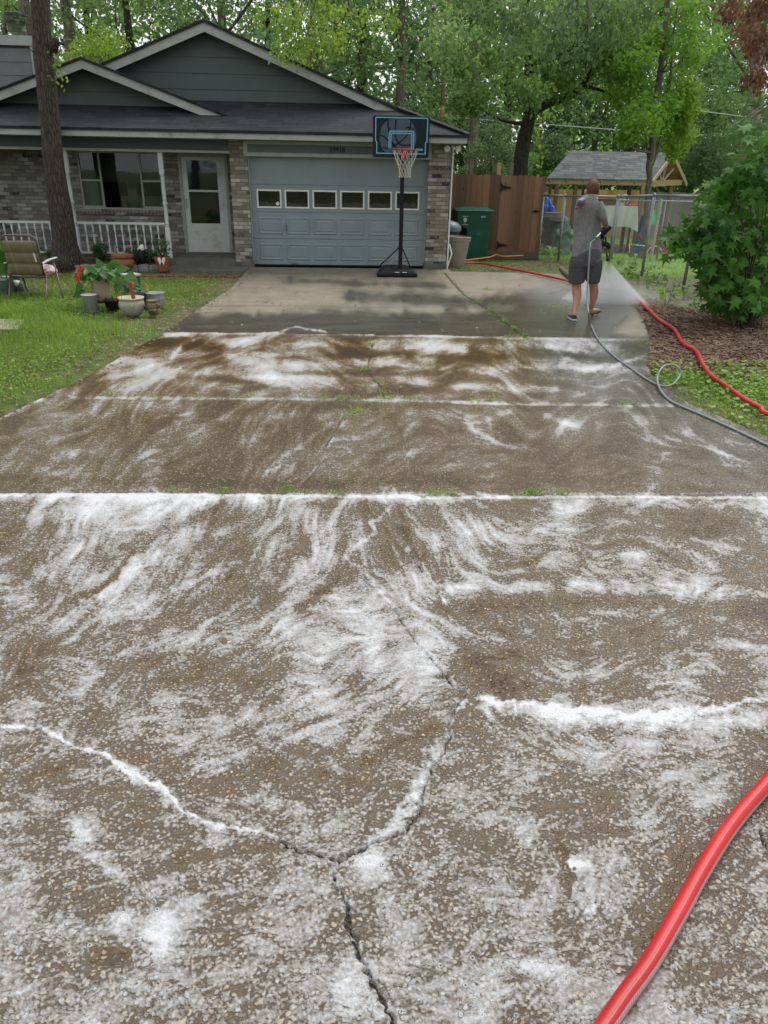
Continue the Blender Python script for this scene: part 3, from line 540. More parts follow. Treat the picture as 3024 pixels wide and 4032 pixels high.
b = MB(); b.box((PK.x-2.5, 17.76, 3.02), (PK.x+3.85, 17.83, 3.075)); b.box((PS.x-2.4, 17.36, 2.90), (PS.x+2.3, 17.43, 2.945)); b.build('flashing', M_PANEL, house)
# fascia, soffit, porch beam
b = MB(); b.box((XW, FE, 2.42), (XE, FE+.035, 2.565)); b.box((XE-.035, FE+.035, 2.42), (XE, 29, 2.565)); b.build('fascia', M_TRIM, house)
b = MB(); b.box((XW, FE+.035, 2.405), (XE-.035, 17.9, 2.425)); b.build('soffit', M_PANEL, house)
b = MB(); b.box((XW, 16.76, 2.215), (-2.19, 16.9, 2.404)); b.build('porch_beam', M_SIDE, house)
b = MB(); b.box((XW, 16.735, 2.165), (-2.19, 16.93, 2.212)); b.build('beam_trim', M_TRIM, house)
# walls
for bx0, bx1 in ((-2.19, -1.84), (1.83, 2.28)):
    b = MB(); b.box((bx0, 16.75, 0), (bx1, 17.05, 2.404)); o_ = b.build('brick_pier', M_BRICK, house)
    b = MB(); b.box((bx0-.02, 16.72, -.1), (bx1+.02, 17.04, .10)); b.build('footing', M_SLAB, o_)
b = MB(); b.box((2.1, 17.05, 0), (2.28, 28, 2.404)); b.build('side_wall', M_BRICK, house)
wx0, wx1, wz0, wz1 = -5.53, -3.79, 1.02, 2.165; dx0, dx1, dz0, dz1 = -3.42, -2.38, .15, 2.15
b = MB()
b.box((XW, 17.8, .0), (wx0, 18, 2.404)); b.box((wx1, 17.8, .0), (dx0, 18, 2.404)); b.box((dx1, 17.8, 0), (-2.19, 18, 2.404)); b.box((wx0, 17.8, 0), (wx1, 18, wz0)); b.box((wx0, 17.8, wz1), (wx1, 18, 2.404)); b.box((dx0, 17.8, dz1), (dx1, 18, 2.404)); b.box((dx0, 17.8, 0), (dx1, 18, dz0-.005))
b.build('porch_wall', M_BRICKG, house)
b = MB(); b.box((-2.19, 17.05, 0), (-2.04, 17.8, 2.404)); b.build('return_wall', M_BRICKG, house)
b = MB()
for i in range(24): b.box((wx0-.04+i*.0765, 17.755, .925), (wx0-.04+i*.0765+.067, 17.85, wz0-.002))
b.build('window_sill', M_BRICKG, house)
b = MB(); b.box((-9, 20.2, 0), (-2.1, 20.3, 2.4)); b.box((-9, 18.0, 0), (-8.9, 20.2, 2.4)); b.box((-2.04, 18, .0), (-1.95, 20.2, 2.4)); b.box((-8.9, 18.01, .1), (-2.04, 20.2, .14)); b.box((-8.9, 18.01, 2.33), (-2.04, 20.2, 2.39)); b.build('room_interior', mat('room_paint', (.10, .095, .085), .9), house)
b = MB(); b.box((-1.83, 22.5, 0), (2.1, 22.6, 2.4)); b.box((-1.9, 17.06, 0), (-1.84, 22.5, 2.4)); b.box((-1.84, 17.1, 2.3), (2.1, 22.5, 2.38)); b.box((-1.84, 17.08, -.02), (2.1, 22.5, .01)); b.build('garage_interior', mat('garage_wall', (.07, .07, .07), .9), house)
b = MB(); b.box((XW, 16.70, -.1), (-2.19, 17.79, .148)); b.build('porch_floor', M_SLAB, house)
b = MB(); b.box((-3.55, 16.0, -.1), (-1.915, 16.695, .012)); b.build('porch_apron', M_SLAB, house)
# window
w_ = MB(); fw = .04
w_.box((wx0, 17.82, wz1-fw), (wx1, 17.9, wz1)); w_.box((wx0, 17.79, wz0), (wx1, 17.9, wz0+fw)); m1, m2 = wx0+.43, wx1-.46
for x in (wx0, m1, m2, wx1-fw): w_.box((x, 17.815, wz0+fw), (x+fw, 17.9, wz1-fw))
for a, c_ in ((wx0+fw, m1), (m2+fw, wx1-fw)): w_.box((a, 17.825, 1.575), (c_, 17.88, 1.615)); w_.box((a, 17.83, wz0+fw), (c_, 17.87, wz0+fw+.03))
wf = w_.build('window', M_WFR, house)
for a, c_ in ((wx0+fw, m1), (m1+fw, m2), (m2+fw, wx1-fw)):
    b = MB(); b.box((a, 17.845, wz0+fw), (c_, 17.85, wz1-fw)); b.build('pane', M_GLASS, wf)
    b = MB(); b.box((a, 17.91, 1.57), (c_, 17.915, wz1)); b.build('roller_shade', M_SHADE, wf)
b = MB(); b.box((wx0+.02, 17.93, 1.02), (m1-.02, 17.94, 1.57)); b.build('lace_curtain', M_CURT, wf)
b = MB(); b.lathe([(.07, 1.12), (.09, 1.2), (.05, 1.27), (.16, 1.30), (.12, 1.52), (.1, 1.52)], (-5.25, 17.925+.25, 0), 12); b.build('lamp', M_DARK, wf)
b = MB(); b.box((-4.7, 18.4, .9), (-4.5, 18.5, 2.1)); b.box((-4.9, 18.6, 1.0), (-3.9, 18.7, 1.25)); b.build('furniture', M_CURT, wf)
# front door
b = MB(); b.box((dx0, 17.79, dz0), (dx0+.06, 17.99, dz1)); b.box((dx1-.06, 17.79, dz0), (dx1, 17.99, dz1)); b.box((dx0+.06, 17.79, dz1-.06), (dx1-.06, 17.99, dz1)); b.build('door_frame', M_WFR, house)
lx0, lx1 = dx0+.063, dx1-.063; g0, g1 = lx0+.11, lx1-.17
b = MB(); b.box((lx0, 17.81, dz0+.01), (g0, 17.85, dz1-.065)); b.box((g1, 17.81, dz0+.01), (lx1, 17.85, dz1-.065)); b.box((g0, 17.81, dz0+.01), (g1, 17.85, .76)); b.box((g0, 17.81, 1.40), (g1, 17.85, 1.44)); b.box((g0, 17.81, 2.02), (g1, 17.85, dz1-.065)); fd = b.build('front_door', M_WHITE, house)
for z0, z1 in ((.76, 1.40), (1.44, 2.02)):
    b = MB(); b.box((g0, 17.828, z0), (g1, 17.833, z1)); b.build('pane', M_GLASS, fd)
b = MB(); b.box((g0, 17.9, .16), (g1, 17.92, 2.1)); b.build('inner_door', M_DARK, fd)
b = MB(); b.tube([(lx0+.05, 17.80, 1.08), (lx0+.05, 17.75, 1.09), (lx0+.05, 17.75, 1.24), (lx0+.05, 17.80, 1.25)], .010, 8); b.build('handle', M_BRASS, fd)
# turned porch posts, railing
def turned(x, y, z0, z1, w):
    h = z1-z0; b = MB(); b.box((x-w, y-w, z0), (x+w, y+w, z0+.34*h*.9)); b.box((x-w, y-w, z1-.2*h), (x+w, y+w, z1))
    zz = [0, .02, .035, .06, .09, .2, .42, .44, .46, .48, .5, .7, .88, .92, .95, .97, 1]; rr = [.7, 1.1, .6, 1.05, .75, .95, .8, 1.1, 1.1, .8, .8, .95, .72, 1.05, .65, 1.05, .7]
    a, c_ = z0+.34*h*.9, z1-.2*h; b.lathe([(w*r, a+(c_-a)*q) for q, r in zip(zz, rr)], (x, y, 0), 14); return b
for x in (-5.44, -3.57, -7.4, -9.4): turned(x, 16.83, .149, 2.164, .046).build('porch_post', M_WHITE, house, 'auto')
rail = MB(); bl = []
for a, c_ in ((-5.39, -3.62), (-7.35, -5.49), (-9.35, -7.45)):
    rail.box((a, 16.80, .80), (c_, 16.86, .845)); rail.box((a, 16.81, .22), (c_, 16.85, .255)); n = 11
    for i in range(n): bl.append(a+(c_-a)*(i+1)/(n+1))
ro = rail.build('railing', M_WHITE, house)
for x in bl:
    b = MB(); w = .017; b.box((x-w, 16.83-w, .256), (x+w, 16.83+w, .36)); b.box((x-w, 16.83-w, .68), (x+w, 16.83+w, .799))
    b.lathe([(w*r, .36+.32*q) for q, r in ((0, .7), (.06, 1.2), (.12, .6), (.2, .8), (.4, 1.25), (.6, .9), (.8, .6), (.88, .6), (.94, 1.2), (1, .7))], (x, 16.83, 0), 8); b.build('baluster', M_WHITE, ro, 'auto')
# garage door
gd = MB(); GX0_, GX1_ = -1.815, 1.815; sec = [.03, .555, 1.08, 1.605, 2.125]
for i in range(4): gd.box((GX0_, 16.90, sec[i]+.004), (GX1_, 16.95, sec[i+1]-.004))
gd.box((GX0_, 16.93, .03), (GX1_, 16.94, 1.1)); gd.box((GX0_, 16.93, 1.6), (GX1_, 16.94, 2.1))
pitch = .574; px0 = GX0_+.125
for zr0, zr1 in ((.12, .46), (.64, .98)):
    for i in range(6):
        x0, x1 = px0+i*pitch, px0+i*pitch+.49
        for (ax, az, bx_, bz), d in (((x0, zr0, x1, zr1), .006), ((x0+.02, zr0+.02, x1-.02, zr1-.02), .0)):
            pass
        o_, q_, r_ = 16.9, .022, .055
        A_ = [(x0, o_-.001, zr0), (x1, o_-.001, zr0), (x1, o_-.001, zr1), (x0, o_-.001, zr1)]; B_ = [(x0+q_, o_-.014, zr0+q_), (x1-q_, o_-.014, zr0+q_), (x1-q_, o_-.014, zr1-q_), (x0+q_, o_-.014, zr1-q_)]
        C_ = [(x0+r_, o_-.003, zr0+r_), (x1-r_, o_-.003, zr0+r_), (x1-r_, o_-.003, zr1-r_), (x0+r_, o_-.003, zr1-r_)]; D_ = [(x0+r_+.03, o_-.012, zr0+r_+.025), (x1-r_-.03, o_-.012, zr0+r_+.025), (x1-r_-.03, o_-.012, zr1-r_-.025), (x0+r_+.03, o_-.012, zr1-r_-.025)]
        gd.add(A_+B_+C_+D_, [(k, (k+1) % 4, 4+(k+1) % 4, 4+k) for k in range(4)]+[(4+k, 4+(k+1) % 4, 8+(k+1) % 4, 8+k) for k in range(4)]+[(8+k, 8+(k+1) % 4, 12+(k+1) % 4, 12+k) for k in range(4)]+[(12, 13, 14, 15)])
# section with window openings cut: rebuild the second section as strips
gd.v = gd.v; 
GD = MB(); GD.v, GD.f, GD.mi = gd.v, gd.f, gd.mi
k2 = 2; GD.f = [f for n_, f in enumerate(GD.f) if not (n_ // 6 == 2 and n_ < 24)]; GD.mi = [0]*len(GD.f)
wz_0, wz_1 = 1.165, 1.50
GD.box((GX0_, 16.90, sec[2]+.004), (GX1_, 16.95, wz_0)); GD.box((GX0_, 16.90, wz_1), (GX1_, 16.95, sec[3]-.004))
xs = [GX0_]+[v for i in range(6) for v in (px0+i*pitch, px0+i*pitch+.485)]+[GX1_]
for i in range(0, len(xs), 2): GD.box((xs[i], 16.90, wz_0), (xs[i+1], 16.95, wz_1))
gdo = GD.build('garage_door', M_DOORB, house)
for i in range(6):
    x0, x1 = px0+i*pitch, px0+i*pitch+.485; b = MB()
    b.box((x0-.01, 16.885, wz_0-.01), (x0+.02, 16.93, wz_1+.01)); b.box((x1-.02, 16.885, wz_0-.01), (x1+.01, 16.93, wz_1+.01)); b.box((x0+.02, 16.885, wz_0-.01), (x1-.02, 16.93, wz_0+.02)); b.box((x0+.02, 16.885, wz_1-.02), (x1-.02, 16.93, wz_1+.01)); fo = b.build('garage_window', M_WTRIM, house, False)
    b = MB(); b.box((x0+.02, 16.905, wz_0+.02), (x1-.02, 16.909, wz_1-.02)); b.build('pane', M_GLASS, fo)
    if i == 0:
        b = MB(); cx, cz = x1-.07, wz_0+.075; b.prism([(cx-.045, 16.899, cz), (cx, 16.899, cz-.045), (cx+.045, 16.899, cz), (cx, 16.899, cz+.045)], (0, .003, 0)); b.build('sticker', M_WTRIM, fo)
b = MB(); b.box((-1.8, 17.9, .0), (1.4, 18.6, 1.18)); b.prism([(-1.6, 18.0, 1.18), (-1.0, 18.0, 1.18), (-.8, 18.0, 1.42), (-1.4, 18.0, 1.42)], (0, .4, 0)); b.prism([(-.6, 18.0, 1.18), (.5, 18.0, 1.18), (.3, 18.0, 1.34), (-.3, 18.0, 1.40)], (0, .4, 0)); b.build('stored_goods', mat('stored_goods', (.12, .09, .08), .8, .6, 3), house)
b = MB(); b.box((GX0_, 16.905, .006), (GX1_, 16.94, .028)); b.build('door_seal', M_BLACK, gdo)
b = MB(); b.box((-1.13, 16.878, .70), (-1.10, 16.9, .87)); b.tube([(-1.115, 16.885, .72), (-1.115, 16.85, .75), (-1.115, 16.85, .82), (-1.115, 16.885, .85)], .009, 8); b.build('handle', M_BRASS, gdo)
b = MB(); b.box((-1.02, 16.87, .055), (-.92, 16.90, .085)); b.build('lift_handle', M_BRASS, gdo)
for bx0, bx1 in ((-1.845, -1.815), (1.815, 1.832)):
    b = MB(); b.box((bx0, 16.86, 0), (bx1, 16.99, 2.125)); b.build('door_jamb', M_TRIM, house)
b = MB(); b.box((-1.90, 16.715, 2.125), (1.87, 16.96, 2.195)); b.box((-1.90, 16.715, 2.345), (1.87, 16.9, 2.403)); b.box((-1.90, 16.715, 2.195), (-1.82, 16.9, 2.345)); b.box((1.78, 16.715, 2.195), (1.87, 16.9, 2.345)); b.build('header_trim', M_TRIM, house)
b = MB(); b.box((-1.82, 16.735, 2.195), (1.78, 16.9, 2.345)); b.build('header_panel', M_PANEL, house)
text_mesh('29918', 'house_number', M_DARK, house, Vector((-.03, 16.728, 2.225)), .125, .006)
# security lights and pipe at the corner
for x in (2.16, 2.38):
    b = MB(); b.tube([(x, 16.62, 2.42), (x, 16.60, 2.34)], .02, 8); b.tube([(x, 16.68, 2.35), (x, 16.60, 2.34), (x, 16.52, 2.33)], [.05, .06, .068], 14); lo = b.build('flood_light', mat('grey_lamp_housing', (.35, .34, .31), .5), house, 'auto')
    b = MB(); b.lathe([(.0, 0), (.058, 0), (.058, .006), (0, .008)], (0, 0, 0), 14); l2 = b.build('lens', M_WTRIM, lo); l2.matrix_world = Matrix.Translation((x, 16.515, 2.33)) @ Matrix.Rotation(math.pi/2, 4, 'X'); l2.matrix_parent_inverse = Matrix()
b = MB(); b.tube([(2.31, 16.73, 0), (2.31, 16.73, 2.4)], .016, 8); b.tube([(2.33, 16.80, .05), (2.40, 16.78, .3), (2.34, 16.8, .5)], .018, 8); b.build('downpipe', M_WTRIM, house)
# chimney
b = MB(); z0 = 2.6
for i in range(7): 
    z = 2.62+i*.17*1.55
    if z < 4.2: b.add([(-8.4, 19.986, z), (-6.86, 19.986, z), (-6.86, 20, z+.263), (-8.4, 20, z+.263), (-8.4, 20.9, z), (-6.86, 20.9, z), (-6.86, 20.9, z+.263), (-8.4, 20.9, z+.263)], [(0, 1, 2, 3), (1, 5, 6, 2), (0, 3, 7, 4), (0, 4, 5, 1)])
ch = b.build('chimney', mat('chimney_siding', (.16, .175, .175), .6, .1, 5), house)
b = MB(); b.box((-6.875, 19.96, 2.6), (-6.78, 20.03, 4.40)); b.box((-8.5, 19.93, 4.25), (-6.76, 21, 4.44)); b.build('chimney_trim', M_TRIM, ch)
b = MB(); q = P(60, 95, 20.4); b.lathe([(.2, -.14), (.2, .03), (.24, .04), (.25, .1), (.235, .11), (.235, .15), (.25, .16), (.25, .2), (.2, .21)], (q.x+.02, 20.4, q.z), 18); b.build('flue_cap', mat('mossy_metal', (.05, .07, .03), .7, .5, 12, dirt=(.3, .3, .28)), ch, 'auto')
# ================================================================ front yard, left side
M_TERRA = mat('terracotta', (.30, .105, .05), .75, .25, 9, bump=.1, dirt=(.2, .13, .09)); M_MULCH = None
t = NT('bark_mulch'); c = t.co(); v = t.voro(t.mapp(c, (1, 1.6, 1), (0, 0, .5)), 42); n_ = t.noise(c, 8, 5, .7)
t.fin(t.ramp(t.math('ADD', t.math('MULTIPLY', t.white(v['Position'])['Value'], .6), t.math('MULTIPLY', n_, .4)), [(.2, (.045, .025, .015)), (.55, (.11, .062, .036)), (.9, (.23, .14, .09))]), .95, t.bump(t.math('ADD', t.math('MULTIPLY', v['Distance'], -1.0), n_), .9, .02)); M_MULCH = t.m
def barkmat(name, ca, cb, sc=1.0, patch=None):
    t = NT(name); c = t.co(); n = t.noise(t.mapp(c, (9*sc, 9*sc, 1.6*sc)), 2.2, 7, .72, 1.2); v = t.voro(t.mapp(c, (5*sc, 5*sc, 1.0*sc)), 5, 'DISTANCE_TO_EDGE')['Distance']
    h = t.math('ADD', t.math('MULTIPLY', t.step(v, 0, .25), .5), n); k = t.ramp(h, [(.35, ca), (.95, cb)])
    if patch: k = t.mix(t.step(t.noise(c, 2.5, 4), .52, .6), k, patch)
    return t.fin(k, .95, t.bump(h, 1.0, .035))
M_BARK = barkmat('furrowed_bark', (.022, .018, .013), (.10, .082, .062)); M_BARKP = barkmat('pine_bark', (.09, .07, .055), (.26, .21, .17), .8); M_BARKD = barkmat('dark_bark', (.018, .014, .011), (.075, .062, .048)); M_BARKG = barkmat('smooth_grey_bark', (.09, .08, .065), (.20, .18, .15), .6)
M_BARKS = barkmat('peeling_bark', (.10, .07, .05), (.24, .17, .12), 1.0, (.48, .22, .10))
M_GRASS = leafmat('grass_blade', (.07, .14, .018), (.34, .50, .075), .35, .6); M_CLOV = leafmat('clover_leaf', (.08, .16, .02), (.34, .54, .09), .35)
M_LIT = leafmat('dry_leaf', (.10, .055, .028), (.36, .24, .12), .15); M_LEAF = leafmat('oak_leaf', (.045, .10, .03), (.25, .39, .11), .5)
M_LEAFD = leafmat('dark_leaf', (.026, .066, .024), (.14, .24, .08), .45); M_LEAFY = leafmat('yellow_green_leaf', (.09, .17, .02), (.32, .46, .06), .5); M_LEAFB = leafmat('pale_leaf', (.06, .12, .045), (.20, .30, .13), .4)
M_HOSTA = leafmat('broad_leaf', (.035, .105, .025), (.13, .30, .07), .25, .35); M_DEAD = leafmat('dead_leaf', (.07, .028, .014), (.24, .11, .06), .3)
# bed in front of the porch
pts = [(-13, 15.9), (-8, 15.9), (-6.3, 15.95), (-5.2, 15.97), (-4.55, 16.0), (-3.95, 16.25), (-3.62, 16.35), (-3.58, 16.68), (-13, 16.68)]
b = MB(); b.prism([(x, y, .10) for x, y in pts], (0, 0, -.2)); tag(b.build('mulch_bed', M_MULCH), 'raised mulch bed under the porch railing', None, None, 'structure')
def mounds(x0, x1, y0, y1, n, m, name, label, sz=.035, zf=lambda x, y: .1, test=None):
    xs = RNG.uniform(x0, x1, n*2); ys = RNG.uniform(y0, y1, n*2); k = [i for i in range(n*2) if (test is None or test(xs[i], ys[i]))][:n]
    Ps = np.array([(xs[i], ys[i], zf(xs[i], ys[i])+RNG.uniform(0, .015)) for i in k]); o = leafmesh(name, Ps, RNG.uniform(sz*.5, sz*1.5, len(Ps)), LEAF, m, None, flat=.8); return tag(o, label, None, None, 'stuff')
M_STONE = mat('edging_stone', (.24, .245, .22), .85, .25, 10, bump=.3)
b = None
def stones(xa, xb, y, n, group, label):
    for i in range(n):
        x = xa+(xb-xa)*i/n; w = (xb-xa)/n*.93; b = MB(); h = random.uniform(.09, .125); j = random.uniform(-.02, .02)
        b.prism([(x, y+j, -.03), (x+w, y+j, -.03), (x+w, y+j, h), (x+w*.75, y+j, h+.012), (x+w*.25, y+j, h+.008), (x, y+j, h)], (0, .1, 0)); o = b.build('edging_stone', M_STONE, None, False, .012)
        tag(o, label, 'stone', group)
stones(-6.6, -4.62, 15.84, 11, 'grey stones edging the mulch bed', 'grey scalloped edging stone along the mulch bed by the big tree')
stones(-4.5, -3.62, 16.0, 4, 'low stones edging the planter end of the bed', 'low mossy edging stone beside the terracotta pots')
M_RB = mat('worn_red_brick', (.15, .07, .05), .9, .3, 8, bump=.2, dirt=(.09, .08, .06))
for r in range(2):
    for i in range(11):
        x = -4.3+i*.212+r*.1+random.uniform(-.006, .006); y = 15.30+r*.115+(x+4.3)*.03; b = MB(); b.box((x, y, -.06), (x+.195, y+.095, -.012+random.uniform(0, .012)), Matrix.Rotation(random.uniform(-.05, .05), 3, 'Z')); tag(b.build('path_brick', M_RB, None, False, .008), ['worn red brick in the front row of the path before the porch step', 'worn red brick in the rear row of the path before the porch step'][r], 'brick', 'red bricks of the path before the porch')
b = MB(); b.prism([G(-60, 1262, 0), G(-60, 1305, 0), G(70, 1303, 0), G(100, 1266, 0)], (0, 0, .03)); tag(b.build('stepping_stone', mat('paver', (.28, .25, .2), .85, .2, 6, bump=.2), None, False, .01), 'flat tan concrete stepping slab lying in the grass', 'paving slab')
# big tree by the porch
tr = empty('oak_tree', (-5.45, 16.05, .08), 'big dark trunked tree rising in front of the porch railing', 'tree')
cen = [(P(300-(300-150)/2-12+8, 1040, 16.05), .36), ]
path = []; rad = []
for (xa, xb, y, rr) in ((188, 330, 1050, 0), (202, 312, 1015, 0), (207, 300, 960, 0), (203, 292, 900, 0), (190, 278, 800, 0), (178, 258, 700, 0), (170, 246, 600, 0), (163, 238, 500, 0), (152, 228, 400, 0), (142, 220, 300, 0), (134, 212, 240, 0), (131, 204, 190, 0), (128, 198, 120, 0), (122, 194, 30, 0), (116, 188, -60, 0)):
    a, c_ = P(xa, y, 16.05), P(xb, y, 16.05); path.append((a+c_)/2); rad.append((c_-a).length/2)
for k in range(1, 7): path.append(path[-1]+Vector((.05*k % .2-.05, 0, .75))); rad.append(rad[-1]*.9)
b = MB(); b.tube(path, rad, 26)
rr = np.random.default_rng(5); b.v = [tuple(Vector(v)) for v in b.v]; nv = []
for i, v in enumerate(b.v):
    k = min(i//26, len(path)-1); d = Vector(v)-path[k]; a = math.atan2(d.y, d.x); f = 1+.05*math.sin(a*5+v[2]*1.3)+.03*math.sin(a*9-v[2]*2)+(0.16*max(0, math.sin(a*3+1)) if k < 2 else 0); nv.append(path[k]+d*f)
b.v = [tuple(v) for v in nv]; b.tube([P(212, 160+0, 16.0)-Vector((.05, 0, .15)), P(226, 158, 16.0)-Vector((0, .05, 0)), P(228, 152, 15.97)], [.09, .065, .03], 10)
for (px, py, tx, ty, r0) in ((200, 210, 100, 180, .012),): b.tube([P(140, 212, 15.95), P(118, 195, 15.93), P(97, 183, 15.9)], [.012, .008, .004], 6)
b.build('trunk', M_BARK, tr, True, 0)
b = MB()
top = path[-1]; limbs = []
for k in range(9):
    a = k*2.4; z0 = path[-1].z-random.uniform(.0, 2.6); p0 = Vector((path[-4].x, 16.05, z0)); p1 = p0+Vector((math.cos(a)*1.6, math.sin(a)*1.4, .9)); p2 = p1+Vector((math.cos(a)*1.6, math.sin(a)*1.6, .8+random.random())); b.tube(curvepts([p0, p1, p2], 4), [.11-.01*i for i in range(9)], 8); limbs += [p1, p2]
b.build('limbs', M_BARK, tr, True)
def crownpts(cs, n, rad, rng=RNG, sq=.7):
    cs = np.array([tuple(c) for c in cs]); i = rng.integers(0, len(cs), n); d = rng.normal(size=(n, 3)); d /= np.linalg.norm(d, axis=1, keepdims=True); r = rng.random(n)**.45*rad*(0.6+0.6*rng.random(len(cs)))[i]; d[:, 2] *= sq; return cs[i]+d*r[:, None]
cl = []
for p in limbs: cl += [p+Vector((random.uniform(-1, 1), random.uniform(-1, 1), random.uniform(-.2, 1))) for _ in range(3)]
leafmesh('crown', crownpts(cl, 9000, .75), RNG.uniform(.08, .13, 9000), LEAF, M_LEAF, tr, hang=.3)
sp = [P(222, 262, 15.95)+Vector((random.gauss(0, .07), random.gauss(0, .06), random.gauss(-.05, .11))) for _ in range(46)]
b = MB(); b.tube([P(215, 250, 15.95), P(228, 268, 15.93), P(250, 300, 15.9)], [.008, .005, .003], 5); so = b.build('side_shoot', M_BARK, tr); leafmesh('leaves', sp, RNG.uniform(.06, .1, len(sp)), LEAF, M_LEAFY, so, hang=.6)
# shrubs of the bed
def shrub(name, c, r, n, m, label, cat='shrub', size=.05, sq=.8, tm=LEAF, stems=4, group=None):
    c = Vector(c); e = empty(name, c, label, cat, group); b = MB(); 
    for k in range(stems): a = k*2.4; b.tube([c+Vector((0, 0, -.02)), c+Vector((math.cos(a)*r*.4, math.sin(a)*r*.4, r*.7)), c+Vector((math.cos(a)*r*.8, math.sin(a)*r*.8, r*1.3*sq+r*.2))], [.008, .006, .003], 5)
    b.build('stems', M_BARKD, e); cs = [c+Vector((random.gauss(0, r*.42), random.gauss(0, r*.42), r*sq*random.uniform(.3, 1.5))) for _ in range(7)]
    leafmesh('foliage', crownpts(cs, n, r*.55), RNG.uniform(size*.6, size*1.3, n), tm, m, e, flat=.3); return e
def at(x, y, Y): return P(x, y, Y)
g = lambda px, py, Y, z=None: Vector((P(px, py, Y).x, Y, .1 if z is None else z))
shrub('box_shrub', g(398, 1010, 16.45), .23, 900, M_LEAFD, 'dense dark green shrub between the big trunk and the terracotta bowl'); shrub('box_shrub', g(196, 1005, 16.5), .16, 420, M_LEAFD, 'small dark shrub low at the far side of the big trunk')
shrub('box_shrub', g(545, 1015, 16.45), .2, 600, M_LEAFD, 'dark green shrub between the terracotta bowl and the bird ornament'); shrub('box_shrub', g(598, 1010, 16.5), .2, 520, M_LEAFD, 'loose dark shrub beside the second porch post')
def tuft(name, c, r, n, m, label, w=.02, cat='plant', arch=.9, tipz=.25, group=None):   # arching strap leaves
    c = Vector(c); V = []; F = []; rd = []
    for i in range(n):
        a = random.uniform(0, 6.283); L = r*random.uniform(.6, 1.15); hgt = L*random.uniform(.55, 1.1)*arch; d = Vector((math.cos(a), math.sin(a), 0)); s = Vector((-d.y, d.x, 0)); k = len(V); q = random.random()
        for j in range(6):
            t_ = j/5; p = c+d*L*t_+Vector((0, 0, hgt*(1.7*t_-1.7*t_*t_*(1-tipz*.5)))); wd = w*(1-t_)**.6*(.5+t_ if t_ < .5 else 1); V += [tuple(p-s*wd/2+Vector((0, 0, wd*.2))), tuple(p+s*wd/2+Vector((0, 0, wd*.2)))]; rd += [q, q]
        F += [(k+2*j, k+2*j+1, k+2*j+3, k+2*j+2) for j in range(5)]
    o = npmesh(name, V, F, m, None, {'rnd': rd}); return tag(o, label, cat, group) if label else o
tuft('spider_plant', g(425, 1035, 16.05), .17, 40, M_LEAFB, 'pale arching spider plant in the bed near the terracotta bowl', .016); tuft('spider_plant', g(570, 1058, 16.15, .03), .16, 40, M_LEAFB, 'striped spider plant in front of the bird ornament', .016)
tuft('spider_plant', g(610, 1068, 15.95, .0), .11, 26, M_LEAFB, 'little spider plant beside the pot with wings', .014)
# terracotta bowl and goose
c = g(487, 1045, 15.95, .02); b = MB(); b.lathe([(.10, 0), (.15, .03), (.205, .10), (.215, .15), (.19, .20), (.165, .22), (.165, .235), (.21, .245), (.215, .285), (.20, .29), (.16, .26), (.0, .25)], c, 26); tag(b.build('bowl_planter', M_TERRA, None, 'auto'), 'wide squat terracotta bowl planter at the bed edge', 'planter')
c = g(455, 1010, 16.4, .1); b = MB(); b.ball(c+Vector((0, 0, .10)), .085, 10, (1.1, .9, 1.2)); b.tube([c+Vector((-.0, 0, .16)), c+Vector((.01, 0, .24)), c+Vector((.02, 0, .30))], [.05, .025, .03], 10); b.ball(c+Vector((.025, 0, .31)), .035); b.tube([c+Vector((.05, 0, .31)), c+Vector((.085, -.01, .30))], [.014, .004], 6); tag(b.build('goose_ornament', mat('weathered_stone_figure', (.24, .22, .18), .8), None, True), 'small beige goose figure behind the terracotta bowl', 'ornament')
# terracotta pot with wings, plant inside
c = g(643, 1058, 15.98, .0); e = empty('wing_pot', c, 'tall terracotta pot with white wings on its rim', 'flower pot')
b = MB(); b.lathe([(.095, 0), (.135, .2), (.155, .205), (.165, .27), (.15, .275), (.14, .25), (0, .24)], c, 22); b.build('pot', M_TERRA, e, 'auto')
for s in (-1, 1):
    b = MB(); w = c+Vector((.02, -.165, .2)); b.prism([w+Vector((0, 0, .0)), w+Vector((s*.02, 0, .06)), w+Vector((s*.05, 0, .085)), w+Vector((s*.075, 0, .06)), w+Vector((s*.07, 0, .02)), w+Vector((s*.05, 0, -.03)), w+Vector((s*.035, 0, -.07)), w+Vector((s*.02, 0, -.03))], (0, -.014, 0)); b.build('wing', M_WTRIM, e, False, .004)
shrub('pot_shrub', c+Vector((0, .0, .26)), .20, 330, leafmat('pot_leaf', (.05, .11, .03), (.16, .27, .09), .3), 'airy green plant growing from the terracotta pot with wings', 'plant', .05, 1.0)
# black and white bird ornament
c = g(562, 1030, 16.15, .08); e = empty('bird_ornament', c, 'black garden bird figure with a white head', 'ornament'); b = MB(); b.tube([c, c+Vector((-.005, 0, .08)), c+Vector((-.01, 0, .18)), c+Vector((0, 0, .26)), c+Vector((.02, 0, .33))], [.035, .075, .085, .06, .035], 12); b.tube([c+Vector((-.03, 0, .12)), c+Vector((-.10, 0, .06)), c+Vector((-.12, 0, .01))], [.05, .03, .008], 8); b.build('body', M_BLACK, e, True)
b = MB(); b.ball(c+Vector((.02, -.01, .34)), .052, 10, (.9, .9, 1.3)); b.tube([c+Vector((-.01, -.02, .36)), c+Vector((-.06, -.03, .31)), c+Vector((-.07, -.03, .29))], [.02, .012, .004], 7); b.build('head', M_WTRIM, e, True)
